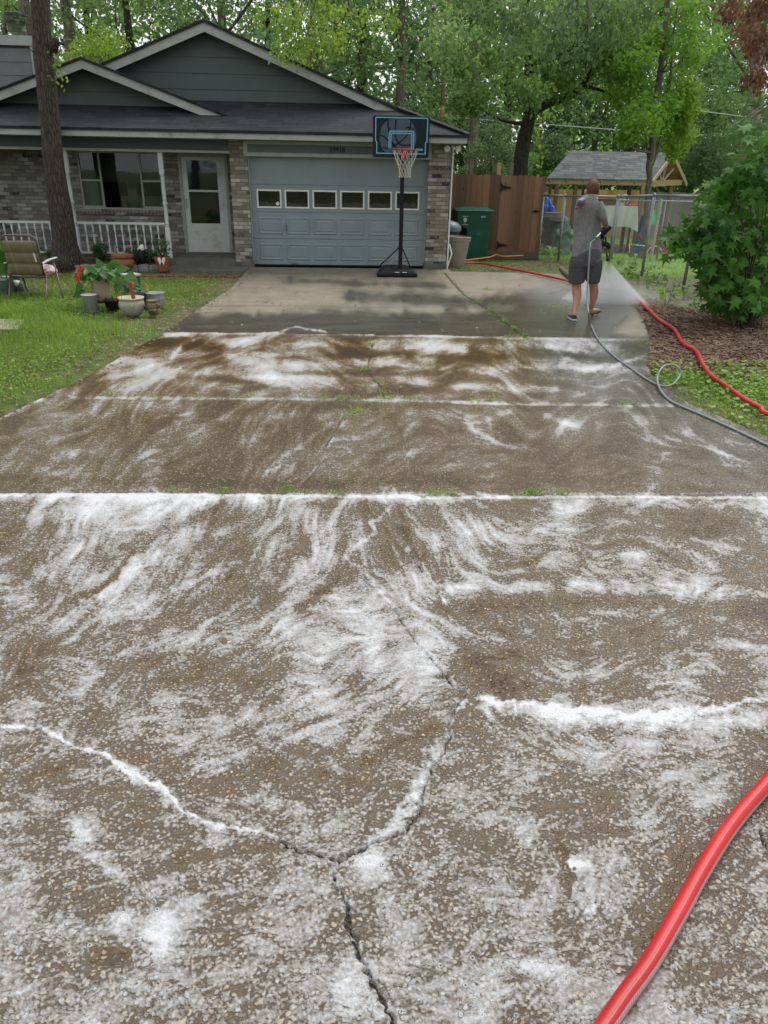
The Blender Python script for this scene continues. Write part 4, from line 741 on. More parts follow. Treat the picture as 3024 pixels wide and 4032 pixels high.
# folding lawn chair seen from behind
t = NT('striped_sling'); q = t.sep(t.co()); s_ = t.noise(t.comb(t.math('MULTIPLY', q[0], 1), 0, 0), 26, 3, .8); t.fin(t.ramp(s_, [(.36, (.12, .085, .05)), (.47, (.26, .20, .13)), (.55, (.20, .15, .095)), (.62, (.40, .34, .24))]), .85, t.bump(t.noise(t.co(), 300, 2), .2, .002)); M_SLING = t.m
ch = empty('lawn_chair', (-4.95, 12.6, 0), 'folding lawn chair with a striped tan sling, back turned, standing in the grass', 'chair')
Yc = 12.55; pb = lambda x, y, d=0: P(x, y, Yc+d)
TL, TR, BL, BR = pb(8, 948), pb(142, 950), pb(42, 1078, .22), pb(172, 1082, .22)
def grid4(a, b_, c_, d_, n, m, fn):              # a-b top, d-c bottom
    V = []; 
    for j in range(m+1):
        for i in range(n+1):
            p = a.lerp(b_, i/n).lerp(d_.lerp(c_, i/n), j/m); V.append(p+fn(i/n, j/m))
    return V, [(j*(n+1)+i, j*(n+1)+i+1, (j+1)*(n+1)+i+1, (j+1)*(n+1)+i) for j in range(m) for i in range(n)]
quilt = lambda u, v: Vector((0, -.028*abs(math.sin(math.pi*v*3))**.5+.012, 0))
V_, F_ = grid4(TL, TR, BR, BL, 12, 24, quilt); b = MB(); b.add(V_, F_); o = b.build('backrest', M_SLING, ch, True); sm = o.modifiers.new('thick', 'SOLIDIFY'); sm.thickness = .02
b = MB(); w = TL.lerp(TR, .86).lerp(BL.lerp(BR, .86), .42)+Vector((0, -.035, 0)); b.prism([w+Vector((-.012, 0, .07)), w+Vector((.012, 0, .07)), w+Vector((.03, 0, -.09)), w+Vector((.01, 0, -.09))], (0, .004, 0)); b.build('tag', M_WTRIM, o)
fr_ = [pb(44, 1082, .22), TL+Vector((-.01, 0, 0)), pb(6, 938), pb(10, 929), pb(22, 926), pb(118, 928), pb(136, 936), pb(142, 948), pb(174, 1084, .22)]
b = MB(); b.tube(fr_, .014, 8); b.build('back_frame', M_RUSTY, ch, True)
sl_, sr_, fl_, fr2 = pb(44, 1090, .22), pb(182, 1092, .22), pb(104, 1082, .70), pb(222, 1076, .70)
b = MB(); b.tube([sl_, sr_], .014, 8); b.tube([sr_, fr2], .013, 8); b.tube([sl_, fl_], .013, 8); b.tube([fl_, fr2], .013, 8); b.build('seat_frame', M_RUSTY, ch, True)
V_, F_ = grid4(fl_+Vector((0, 0, .02)), fr2+Vector((-.02, 0, .02)), sr_+Vector((-.02, 0, .02)), sl_+Vector((.02, 0, .02)), 6, 6, lambda u, v: Vector((0, 0, -.03*math.sin(math.pi*u)*math.sin(math.pi*v)))); b = MB(); b.add(V_, F_); o = b.build('seat', M_SLING, ch, True); sm = o.modifiers.new('thick', 'SOLIDIFY'); sm.thickness = .02
for a, c_ in ((pb(42, 1078, .24), G(34, 1190)), (pb(184, 1084, .24), G(179, 1196)), (pb(85, 1082, .5), G(119, 1180)), (pb(210, 1030, .55), G(252, 1182))):
    b = MB(); b.tube([a+Vector((0, 0, .03)), a.lerp(c_, .5), c_+Vector((0, 0, -.03))], .015, 8); b.build('leg', M_RUSTY if a.x < -4.7 or True else M_RUSTY, ch, True)
for a, c_, d_ in ((pb(165, 1040, .15), pb(190, 1024, .40), pb(222, 1014, .62)), (pb(18, 1036, .15), pb(26, 1034, .35), pb(34, 1030, .55))):
    b = MB(); b.tube(curvepts([a, c_, d_], 4), [.02, .022, .026, .03, .032, .034, .034, .03, .02], 10, ry=.014, ref=(1, .4, 0)); b.build('armrest', mat('pale_armrest', (.42, .42, .42), .5), ch, True)
b = MB(); b.tube([pb(215, 1025, .6), pb(190, 1078, .6)], .012, 8); b.build('arm_strut', M_RUSTY, ch, True)
t = NT('printed_cushion'); n_ = t.noise(t.co(), 9, 2, .5, 2.5); t.fin(t.mix(t.step(n_, .52, .55), (.62, .62, .66), (.55, .16, .10)), .85); 
b = MB(); c = pb(185, 1066, .45); b.ball(c, .16, 14, (1.0, 1.0, .62)); b.ball(c+Vector((-.22, .0, -.06)), .13, 12, (1.6, 1, .4)); tag(b.build('seat_cushion', t.m, None, True), 'white cushion with red print lying on the lawn chair', 'cushion')
# trough with canna leaves at the frame's edge
c = G(-10, 1165); c.z = 0; e = empty('metal_trough', c, 'green grey metal trough planter at the edge of the lawn', 'planter'); b = MB()
x1 = P(36, 1100, c.y).x; b.add([(x1-.9, c.y-.14, -.02), (x1-.03, c.y-.14, -.02), (x1-.03, c.y+.14, -.02), (x1-.9, c.y+.14, -.02), (x1-.9, c.y-.17, .27), (x1, c.y-.17, .27), (x1, c.y+.17, .27), (x1-.9, c.y+.17, .27)], [(0, 1, 5, 4), (1, 2, 6, 5), (2, 3, 7, 6), (3, 0, 4, 7), (0, 3, 2, 1), (4, 5, 6, 7)]); b.build('tub', mat('green_zinc', (.085, .13, .105), .5, .3, 9, .4), e)
b = MB(); b.tube([(x1-.9, c.y-.175, .275), (x1, c.y-.175, .275), (x1, c.y+.175, .275), (x1-.9, c.y+.175, .275)], .012, 8); b.build('rim', M_METAL, e, True)
def strapleaf(b_, base, tip, w, n=7, up=.1):
    pass
Vs = []; 
def bigleaves(name, items, m, parent=None, label=None, cat=None):   # items: (base, direction, normal, size)
    Ps = np.array([tuple(i[0]) for i in items]); u = np.array([tuple(Vector(i[1]).normalized()) for i in items]); w = np.array([tuple(i[2]) for i in items], float); w -= u*(w*u).sum(1, keepdims=True); w /= np.linalg.norm(w, axis=1, keepdims=True); v = np.cross(w, u)
    o = leafmesh(name, Ps, [i[3] for i in items], HEART, m, parent, frames=(u, v, w)); return o
its = []; b = MB()
for i in range(9):
    x = x1-.05-.07*i; base = Vector((x, c.y+random.uniform(-.06, .06), .25)); d = Vector((random.uniform(-.35, .35), random.uniform(-.3, .3), 1.0)); h = random.uniform(.12, .45); b.tube([base, base+d*h*.6, base+d*h], [.010, .008, .005], 6); its += [(base+d*h*q, d+Vector((random.uniform(-.7, .7), random.uniform(-.5, .1), -.2)), (random.uniform(-.3, .3), -1, .5), random.uniform(.22, .34)) for q in (.4, .8, 1.0)]
ce = empty('canna_plant', (x1-.3, c.y, .25), 'upright broad leaved green plant growing in the metal trough', 'plant'); b.build('stems', M_HOSTA, ce); bigleaves('leaves', its, M_HOSTA, ce)
# gnomes
def gnome(x, y, hatc, label):
    c = G(x, y); e = empty('garden_gnome', c, label, 'gnome', 'garden gnomes in the grass'); b = MB(); b.lathe([(.05, 0), (.075, .02), (.08, .10), (.055, .17), (.04, .19)], c, 14); b.build('body', mat('gnome_coat', (.09, .08, .10), .7, .5, 30), e, True)
    b = MB(); b.ball(c+Vector((0, 0, .2)), .045, 8); b.ball(c+Vector((0, -.045, .195)), .013, 6); b.build('head', mat('gnome_face', (.5, .3, .22), .6), e, True); b = MB(); b.tube([c+Vector((0, -.02, .19)), c+Vector((0, -.05, .14)), c+Vector((0, -.06, .08))], [.045, .035, .008], 10); b.build('beard', M_WTRIM, e, True)
    b = MB(); b.lathe([(.05, .215), (.047, .24), (.03, .29), (.008, .345)], c, 12); b.build('hat', mat('gnome_hat', hatc, .6), e, True)
gnome(54, 1150, (.42, .03, .05), 'garden gnome with a red hat behind the lawn chair'); gnome(77, 1152, (.03, .13, .12), 'garden gnome with a dark green hat behind the lawn chair')
# little white wire table
c = G(110, 1135); e = empty('wire_table', c, 'small low table on thin white wire legs behind the lawn chair', 'table')
for dx in (-.18, 0.0, .16):
    b = MB(); b.tube(curvepts([c+Vector((dx*.7, .05, .2)), c+Vector((dx*.8, 0, .1)), c+Vector((dx*1.2, -.05, -.01))], 4), .007, 6); b.build('leg', M_WTRIM, e, True)
b = MB(); b.box(c+Vector((-.24, -.1, .2)), c+Vector((.28, .12, .215))); b.build('table_top', mat('table_wood', (.25, .12, .06), .7, .4, 10), e, False, .004)
# the group of pots
M_TAN = mat('tan_glazed_pot', (.36, .29, .20), .5, .1, 6, dirt=(.22, .16, .09))
c = G(408, 1215); zt = P(408, 1180, c.y).z; e = empty('plant_stand', c, 'black wire plant stand holding the tan pot', 'plant stand'); zs_ = P(408, 1183, c.y).z; rp = .135
b = MB(); b.tube([c+Vector((math.cos(a)*.15, math.sin(a)*.15, zs_)) for a in np.linspace(0, 6.283, 20)], .006, 6, False); b.tube([c+Vector((math.cos(a)*.11, math.sin(a)*.11, zs_-.02)) for a in np.linspace(0, 6.283, 20)], .005, 6, False); b.tube([c+Vector((-.15, 0, zs_-.02)), c+Vector((.15, 0, zs_-.02))], .005, 6); b.tube([c+Vector((0, -.15, zs_-.02)), c+Vector((0, .15, zs_-.02))], .005, 6); b.build('ring', M_BLACK, e, True)
for a in (.6, 2.3, 3.7, 5.4):
    d = Vector((math.cos(a), math.sin(a), 0)); b = MB(); s = Vector((-d.y, d.x, 0))*.016; b.tube(curvepts([c+d*.19-s+Vector((0, 0, -.03)), c+d*.155-s+Vector((0, 0, zs_+.02)), c+d*.15+Vector((0, 0, zs_+.06)), c+d*.155+s+Vector((0, 0, zs_+.02)), c+d*.19+s+Vector((0, 0, -.03))], 5), .0055, 6); b.build('leg', M_BLACK, e, True)
ht = P(408, 1098, c.y).z-zs_; b = MB(); r0 = (P(440, 1150, c.y)-P(370, 1150, c.y)).length/2
b.lathe([(r0*.9, 0), (r0*.97, .02), (r0*.98, ht*.25), (r0*1.01, ht*.26), (r0*1.0, ht*.30), (r0*1.02, ht*.6), (r0*1.05, ht*.61), (r0*1.04, ht*.65), (r0*1.08, ht*.95), (r0*1.12, ht*.96), (r0*1.1, ht), (r0*1.0, ht*.97), (0, ht*.9)], c+Vector((0, 0, zs_+.004)), 28); tag(b.build('tan_pot', M_TAN, None, 'auto'), 'tan banded pot standing on the black wire stand', 'flower pot')
pc = c+Vector((0, 0, zs_+ht)); its = []; st = MB()
for i in range(105):
    a = random.uniform(0, 6.283); rr_ = random.uniform(.05, .31); hh = random.uniform(.02, .17)*(1-rr_*1.2)+.02; p = pc+Vector((math.cos(a)*rr_, math.sin(a)*rr_*.8, hh)); its.append((p, (math.cos(a), math.sin(a), random.uniform(-.5, .15)), (random.uniform(-.3, .3), -.35, 1), random.uniform(.10, .165)))
    if i % 3 == 0: st.tube([pc, pc+Vector((math.cos(a)*rr_*.5, math.sin(a)*rr_*.4, hh+.03)), p], [.005, .004, .003], 5)
for (x, y, tx, ty, s_) in ((330, 1150, -1, -.4, .19), (350, 1195, .1, -1, .17), (340, 1180, -.3, -.9, .13), (322, 1120, -.6, -.6, .15), (340, 1095, -.9, .1, .15), (470, 1130, .4, -.9, .15), (490, 1155, .3, -1, .15), (462, 1120, -.2, -1, .15), (500, 1080, .8, -.8, .24), (515, 1100, .3, -1, .16), (498, 1172, .1, -1, .16), (455, 1098, .6, -.6, .14), (478, 1100, .6, -.6, .15), (370, 1070, -.6, .5, .15), (335, 1070, -.9, .2, .15), (440, 1045, .6, .4, .16), (400, 1050, -.2, .5, .15), (425, 1060, .2, .2, .17), (460, 1060, .9, .1, .2), (320, 1082, -.9, -.2, .13)):
    p = P(x, y, c.y-.16); its.append((p, (tx, -.15, ty), (.1, -1, .35), s_)); 
    if y > 1100: st.tube(curvepts([pc+Vector((0, -.05, .02)), pc.lerp(p, .6)+Vector((0, -.05, .05)), p], 3), .004, 5)
e = empty('trailing_plant', pc, 'lush trailing plant with broad heart shaped leaves spilling over the tan pot', 'plant'); bigleaves('leaves', its, M_HOSTA, e); st.build('stems', M_HOSTA, e, True)
def flowers(name, cs, label, m, r=.03, n=14):
    cs = [Vector(q) for q in cs]; e = empty(name, cs[0], label, 'flower'); Ps = np.repeat(np.array([tuple(q) for q in cs]), n, 0)+RNG.normal(size=(n*len(cs), 3))*r*.45; leafmesh('petals', Ps, RNG.uniform(r*.7, r*1.3, len(Ps)), LEAF, m, e)
    b = MB(); 
    for q in cs: b.tube([q, q+Vector((.01, .03, -.12))], .003, 5)
    b.build('stem', M_HOSTA, e)
M_RED = leafmat('red_petal', (.45, .012, .012), (.85, .06, .04), .2); M_ORG = leafmat('orange_petal', (.55, .09, .04), (.85, .22, .1), .2)
flowers('red_flower', [P(302, 1085, 11.5), P(306, 1098, 11.45), P(310, 1080, 11.55), P(318, 1056, 11.6)], 'bright red blooms at the edge of the trailing plant', M_RED, .035, 30)
flowers('orange_flower', [P(521, 1118, 11.6), P(514, 1124, 11.6)], 'orange red bloom above the zinc bowl', M_ORG, .035, 30); flowers('red_flower', [P(456, 1180, 11.35), P(474, 1152, 11.35), P(509, 1155, 11.7)], 'small red blooms between the black pot and the ceramic pot', M_RED, .022, 22)
c = G(360, 1228); hh = P(350, 1160, c.y).z; b = MB(); b.lathe([(.095, 0), (.10, .01), (.115, hh-.02), (.122, hh), (.11, hh), (0, hh-.03)], c, 24); tag(b.build('zinc_bucket', M_METAL, None, 'auto'), 'tall grey zinc bucket under the trailing leaves', 'bucket')
b = MB(); b.lathe([(0, hh-.01), (.113, hh-.01), (.113, hh+.004), (0, hh+.012)], c, 20); tag(b.build('bucket_lid', M_WTRIM, None, 'auto'), 'flat white lid on the tall zinc bucket', 'lid')
c = G(440, 1228)+Vector((0, .12, 0)); hh = P(440, 1180, c.y).z; b = MB(); b.lathe([(.09, 0), (.095, .01), (.125, hh-.02), (.135, hh), (.12, hh), (0, hh-.03)], c, 22); tag(b.build('black_pot', M_BLACK, None, 'auto'), 'black plastic nursery pot beneath the wire stand', 'flower pot')
c = G(515, 1247)+Vector((0, .13, 0)); hh = P(515, 1170, c.y).z; r0 = (P(566, 1210, c.y)-P(463, 1210, c.y)).length/2
t = NT('painted_ceramic'); q = t.sep(t.co()); n_ = t.noise(t.co(), 16, 3, .5, 1.5); k = t.ramp(t.noise(t.co(), 60, 3, .7), [(.35, (.30, .28, .22)), (.65, (.46, .43, .35))]); k = t.mix(t.math('MULTIPLY', t.step(n_, .60, .66), .7), k, (.30, .09, .13)); t.fin(k, .35, t.bump(t.voro(t.co(), 45)['Distance'], .25, .004)); M_CER = t.m
e = empty('ceramic_pot', c, 'round white ceramic pot with pink pattern and cream rim', 'flower pot'); b = MB(); b.lathe([(r0*.55, 0), (r0*.72, hh*.12), (r0*.98, hh*.5), (r0*.97, hh*.7), (r0*.86, hh*.9)], c, 30); b.build('pot', M_CER, e, True)
b = MB(); b.lathe([(r0*.84, hh*.88), (r0*.97, hh*.93), (r0*1.0, hh), (r0*.93, hh*1.01), (r0*.84, hh*.97), (0, hh*.9)], c, 30); b.build('rim', mat('cream_rim', (.50, .47, .35), .35), e, True)
b = MB(); a = c+Vector((.04, 0, hh*.9)); b.bar(a, P(511, 1112, c.y), .05, .03); tag(b.build('wooden_stake', mat('red_brown_wood', (.17, .07, .035), .7, .3, 9)), 'brown wooden stake standing in the ceramic pot', 'stake')
c = G(600, 1245)+Vector((0, .08, 0)); hh = P(600, 1182, c.y).z; r0 = (P(620, 1210, c.y)-P(570, 1210, c.y)).length/2; M_OL = mat('olive_glaze', (.17, .13, .06), .35, .3, 10, dirt=(.09, .07, .035))
e = empty('strawberry_jar', c, 'olive brown glazed jar with side pockets', 'jar'); b = MB(); b.lathe([(r0*.5, 0), (r0*.7, hh*.1), (r0*.75, hh*.3), (r0*1.0, hh*.36), (r0*.92, hh*.42), (r0*1.0, hh*.6), (r0*.9, hh*.8), (r0*.75, hh*.88), (r0*.9, hh*.95), (r0*.9, hh), (r0*.7, hh), (0, hh*.8)], c, 24); b.build('jar_body', M_OL, e, 'auto')
for a, z in ((-.3, .55), (-1.2, .25), (2.8, .3)): b = MB(); d = Vector((math.cos(a), math.sin(a), 0)); b.tube([c+d*r0*.6+Vector((0, 0, hh*z)), c+d*r0*1.05+Vector((0, 0, hh*z+.02)), c+d*r0*1.15+Vector((0, 0, hh*z+.05))], [.02, .03, .032], 10); b.build('pocket', M_OL, e, True)
c = G(608, 1215)+Vector((0, .15, 0)); hh = P(608, 1152, c.y).z; r0 = (P(646, 1190, c.y)-P(572, 1190, c.y)).length/2; b = MB(); b.lathe([(r0*.88, 0), (r0*.9, .01), (r0*.95, hh*.6), (r0*.98, hh*.61), (r0*.97, hh*.68), (r0*.99, hh*.93), (r0*1.04, hh*.95), (r0*1.04, hh), (r0*.96, hh), (0, hh*.9)], c, 28); tag(b.build('zinc_tub', M_METAL, None, 'auto'), 'wide galvanised tub behind the olive jar', 'tub')
c = G(548, 1215)+Vector((0, .2, 0)); hh = P(548, 1146, c.y).z; r0 = (P(575, 1160, c.y)-P(522, 1160, c.y)).length/2; b = MB(); b.lathe([(r0*.6, 0), (r0*.75, hh*.4), (r0*.95, hh*.85), (r0*1.12, hh*.93), (r0*1.12, hh), (r0*.95, hh*.98), (0, hh*.9)], c, 26); tag(b.build('zinc_bowl', mat('old_pewter', (.25, .24, .22), .5, .2, 9, .4), None, 'auto'), 'flared pewter coloured bowl planter behind the ceramic pot', 'planter')
tuft('bowl_plant', c+Vector((-.01, 0, hh*.95)), .12, 26, M_HOSTA, 'low green sprouts growing in the pewter coloured bowl', .035)
b = MB(); b.prism([c+Vector((.08, -.02, hh*.98)), c+Vector((.115, -.02, hh*.98)), c+Vector((.12, -.02, hh+.09)), c+Vector((.10, -.02, hh+.115)), c+Vector((.08, -.02, hh+.08))], (0, .012, 0)); tag(b.build('plant_marker', mat('yellow_marker', (.65, .36, .04), .5)), 'yellow orange marker stuck in the pewter coloured bowl', 'marker')
c = G(510, 1165)+Vector((0, .2, 0)); hh = P(510, 1078, c.y).z; r0 = (P(548, 1100, c.y)-P(470, 1100, c.y)).length/2; e = empty('teal_planter', c, 'square teal planter with a pale worn rim', 'planter'); b = MB(); b.lathe([(r0*.8, 0), (r0*.98, hh*.9)], c, 4); o = b.build('tub', mat('teal_plastic', (.02, .10, .095), .5, .2, 6), e); o.rotation_euler = (0, 0, 0)
b = MB(); b.lathe([(r0*1.0, hh*.88), (r0*1.12, hh*.9), (r0*1.14, hh), (r0*.98, hh*1.01), (0, hh*.97)], c, 4); b.build('rim', mat('worn_cream', (.42, .40, .34), .7, .2, 12), e, False, .01)
# ================================================================ basketball hoop
def rrect(x0, z0, x1, z1, r, n=5):
    out = []
    for cx, cz, a0 in ((x1-r, z1-r, 0), (x0+r, z1-r, 90), (x0+r, z0+r, 180), (x1-r, z0+r, 270)):
        for i in range(n+1): a = math.radians(a0+90*i/n); out.append((cx+r*math.cos(a), cz+r*math.sin(a)))
    return out
YB = 15.55; K = 1/5.925
bb = lambda u, v, d=0.0: P(1440+u*K, 430+v*K, YB)+Vector((0, d, 0))
hp = empty('basketball_hoop', (1.15, 15.6, 0), 'portable basketball hoop with a black base standing before the garage door', 'basketball hoop')
c0, c1 = bb(158, 1122), bb(1505, 165); bx0, bx1, bz0, bz1 = c0.x, c1.x, c0.z, c1.z
M_BBK = mat('black_frame', (.011, .015, .019), .55, .2, 8, spec=.3); M_BLUE = mat('light_blue_line', (.16, .52, .74), .45, .05, 10); M_ACR = mat('dark_panel', (.006, .014, .020), .3, .1, 4, spec=.25); M_BALL = mat('printed_ball_grey', (.070, .098, .128), .45, .08, 5, spec=.25); M_REDP = mat('red_rim_paint', (.42, .02, .018), .35, .15, 20)
ow = MB(); ow.prism([(x, YB, z) for x, z in rrect(bx0, bz0, bx1, bz1, .05)], (0, .04, 0)); bd = ow.build('backboard', M_BBK, hp, False, .006)
uv = lambda u, v: (bx0+(u-158)/(1505-158)*(bx1-bx0), bz1-(v-165)/(1122-165)*(bz1-bz0))
def strip(pts, w, m, name, par, y, closed=True, th=.003):
    b = MB(); n = len(pts); L = []; 
    for i in range(n):
        p = Vector(pts[i]); a = Vector(pts[i-1]) if (i or closed) else None; c_ = Vector(pts[(i+1) % n]) if (i < n-1 or closed) else None
        d1 = (p-a).normalized() if a else None; d2 = (c_-p).normalized() if c_ else None; d1 = d1 or d2; d2 = d2 or d1
        t_ = (d1+d2).normalized(); nn = Vector((-t_.y, t_.x)); s = w/2/max(.4, abs(nn.dot(Vector((-d1.y, d1.x))))); L.append((p+nn*s, p-nn*s))
    k = n if closed else n-1; V = []; 
    for a, c_ in L: V += [(a.x, y, a.y), (c_.x, y, c_.y), (a.x, y-th, a.y), (c_.x, y-th, c_.y)]
    F = []
    for i in range(k): j = (i+1) % n; F += [(4*i+2, 4*i+3, 4*j+3, 4*j+2), (4*i, 4*i+2, 4*j+2, 4*j), (4*i+1, 4*j+1, 4*j+3, 4*i+3)]
    b.add(V, F); return b.build(name, m, par)
ins = [uv(235, 235), uv(1440, 235), uv(1440, 745), uv(1412, 765), uv(1412, 1010), uv(260, 1010), uv(260, 765), uv(235, 745)]
b = MB(); b.prism([(x, YB-.001, z) for x, z in ins], (0, -.003, 0)); b.build('panel', M_ACR, bd)
strip([uv(228, 222), uv(240, 212), uv(1430, 212), uv(1448, 228), uv(1448, 742), uv(1416, 770), uv(1416, 1024), uv(258, 1024), uv(256, 770), uv(228, 735)], .0165, M_BLUE, 'border_line', bd, YB-.005)
# the grey ball emblem: a big disc cut off by the panel, seams in black
R_ = 480; cu, cv = 800, 660; out = []
for i in range(64): a = 2*math.pi*i/64; u = cu+(-1 if 0 else 1)*math.cos(a)*(R_ if math.cos(a) < 0 else 390); v = cv+math.sin(a)*500; out.append((u, min(max(v, 240), 1003)))
b = MB(); b.prism([(uv(*q)[0], YB-.0045, uv(*q)[1]) for q in out], (0, -.0015, 0)); b.build('ball_print', M_BALL, bd)
for ln in ([(510, 250), (515, 400), (545, 600), (620, 760), (700, 890)], [(330, 610), (430, 640), (520, 730), (620, 800), (690, 850)], [(700, 250), (690, 430), (690, 600), (720, 700), (770, 780), (840, 820), (960, 835), (1060, 820)], [(1060, 250), (1040, 420), (980, 590), (880, 700), (770, 790), (640, 860), (500, 905), (410, 895)], [(930, 450), (990, 420), (1060, 440)]):
    strip([uv(*q) for q in ln], .028, M_BBK, 'seam_print', bd, YB-.0065, False)
for u in (560, 1110): b = MB(); x, z = uv(u, 455); b.tube([(x, YB, z), (x, YB-.012, z)], .018, 12); b.build('bolt', M_BBK, bd)
strip([uv(548, 905), uv(548, 560), uv(570, 524), uv(600, 514), uv(1090, 514), uv(1118, 524), uv(1130, 560), uv(1130, 905)], .0165, M_BLUE, 'target_line', bd, YB-.007, False); strip([uv(590, 900), uv(590, 562), uv(1085, 562), uv(1085, 900)], .0150, M_BLUE, 'target_line', bd, YB-.007, False)
b = MB(); x0, z0 = uv(1195, 945); x1, z1 = uv(1355, 902); b.prism([(x, YB-.0045, z) for x, z in rrect(x0, z0, x1, z1, .006)], (0, -.0025, 0)); bdg = b.build('badge', M_BLUE, bd); text_mesh('LIFETIME', 'badge_text', M_ACR, bdg, Vector(((x0+x1)/2, YB-.0075, z0+.010)), .026, .0006)
# rim, net
rc = bb(895, 940); rc = Vector((rc.x, YB-.32, P(1440+895*K, 430+940*K, YB-.30).z)); RR = .229
rm = MB(); ringp = [rc+Vector((math.cos(a)*RR, math.sin(a)*RR, 0)) for a in np.linspace(0, 2*math.pi, 41)]; rm.tube(ringp, .0105, 8, False); rm.box((rc.x-.06, YB-.09, rc.z-.15), (rc.x+.06, YB-.008, rc.z+.012)); rm.bar(rc+Vector((-.05, RR, 0)), (rc.x-.05, YB-.04, rc.z), .012, .02); rm.bar(rc+Vector((.05, RR, 0)), (rc.x+.05, YB-.04, rc.z), .012, .02); rmo = rm.build('rim', M_REDP, hp, 'auto')
b = MB(); levels = [(RR, -.01), (RR*.84, -.13), (RR*.66, -.22), (RR*.52, -.29), (RR*.47, -.36), (RR*.45, -.43), (RR*.50, -.47)]; nn_ = 12
for i in range(nn_):
    for s in (1, -1):
        pts_ = []
        for j, (r_, z_) in enumerate(levels): a = 2*math.pi*(i+s*.5*j)/nn_; pts_.append(rc+Vector((math.cos(a)*r_, math.sin(a)*r_, z_)))
        b.tube(pts_, .0034, 5)
b.build('net', mat('white_cord', (.58, .56, .48), .8), rmo)
xp, yp = P(1577, 1000, 15.62).x, 15.62
b = MB(); b.bar((xp, yp, .05), (xp-.005, yp, 2.25), .075, .07); b.build('pole', M_BLACK, hp)
b = MB(); [b.bar((xp+s*.05, yp, z), (xp+s*.06, YB+.04, z2), .02, .03) for s in (1, -1) for z, z2 in ((1.95, 2.2), (2.15, 2.45))]; b.box((xp-.12, YB+.04, 2.1), (xp+.12, YB+.06, 2.55)); b.build('lift_arms', M_BLACK, hp)
for tx, bx_ in ((xp-.03, P(1493, 1056, 15.75)), (xp+.03, P(1617, 1046, 15.85))): b = MB(); b.tube([(tx, yp+.02, P(1577, 975, 15.62).z), (bx_.x, 15.95, .13)], .012, 8); b.build('brace', M_BLACK, hp, True)
x0, x1 = P(1482, 1080, 15.6).x, P(1642, 1080, 15.6).x
lay = [(0, 0.0, .0), (0.0, .0, .07), (.03, .03, .115), (.09, .08, .14)]; y0_, y1_ = 15.42, 16.3; V = []; 
for (ix, iy, z) in lay: V += [(x0+ix, y0_+iy+.04, z), (x0+ix+.05, y0_+iy, z), (x1-ix-.05, y0_+iy, z), (x1-ix, y0_+iy+.04, z), (x1-ix-.12, y1_-iy, z), (x0+ix+.12, y1_-iy, z)]
b = MB(); b.add([Vector(v)+Vector((0, 0, .002)) for v in V], [(i*6+j, i*6+(j+1) % 6, (i+1)*6+(j+1) % 6, (i+1)*6+j) for i in range(3) for j in range(6)]+[(5, 4, 3, 2, 1, 0), tuple(18+j for j in range(6))]); b.box((xp-.2, 15.55, .10), (xp+.2, 15.68, .145)); bo = b.build('base', M_BLACK, hp, False, .02)
for s in (-1, 1): b = MB(); b.box((xp+s*.075-.045, 15.415, .092), (xp+s*.075+.045, 15.425, .102)); b.build('reflector', M_WTRIM, bo)
b = MB(); b.tube([(xp-.12, 15.95, .13), (xp-.12, 15.95, .165)], .05, 12); b.build('filler_cap', M_BLACK, bo, 'auto')
# ================================================================ bins
M_GBIN = mat('green_cart_plastic', (.006, .085, .055), .38, .15, 5); cg = empty('wheeled_cart', (3.3, 19.2, 0), 'tall dark green wheeled waste cart beside the cedar gate', 'waste cart')
Yq = 18.95; zt_ = terr(3.2, 19); q0, q1, q2 = P(1800, 832, Yq), P(1937, 838, Yq), P(1870, 1004, Yq); xl, xr = q0.x, q1.x; zt = q0.z+.0; cmid = (xl+xr)/2-.05
xbl, xbr = P(1836, 1000, Yq).x, P(1916, 1000, Yq).x
b = MB(); V = []
for z, a, c_, d0, d1 in ((zt_, xbl, xbr, 0, .48), (zt*.62, xbl-.03, xbr+.04, -.02, .55), (zt*.72, xl+.03, xr-.05, -.03, .62), (zt*.96, xl, xr-.02, -.05, .66), (zt, xl-.01, xr, -.06, .68)):
    V += [(a, Yq+d0, z), (c_, Yq+d0, z), (c_, Yq+d1, z), (a, Yq+d1, z)]
b.add(V, [(i*4+j, i*4+(j+1) % 4, (i+1)*4+(j+1) % 4, (i+1)*4+j) for i in range(4) for j in range(4)]+[(3, 2, 1, 0), (16, 17, 18, 19)]); bb_ = b.build('body', M_GBIN, cg, False, .015)
b = MB(); b.add([(xl-.02, Yq-.08, zt+.005), (xr+.03, Yq-.08, zt+.005), (xr+.03, Yq+.70, zt+.005), (xl-.02, Yq+.70, zt+.005), (xl-.02, Yq-.08, zt+.03), (xr+.03, Yq-.08, zt+.03), (xr-.05, Yq+.4, zt+.085), (xl+.22, Yq+.4, zt+.085), (xl-.02, Yq+.70, zt+.05), (xr+.03, Yq+.70, zt+.05)], [(0, 1, 5, 4), (4, 5, 6, 7), (7, 6, 9, 8), (1, 2, 9, 6), (1, 6, 5), (0, 4, 7), (0, 7, 8, 3), (3, 8, 9, 2), (0, 3, 2, 1)]); b.build('lid', mat('green_lid', (.02, .13, .095), .3, .1, 5), cg, False, .008)
M_MARK = mat('white_print', (.5, .56, .53), .6)
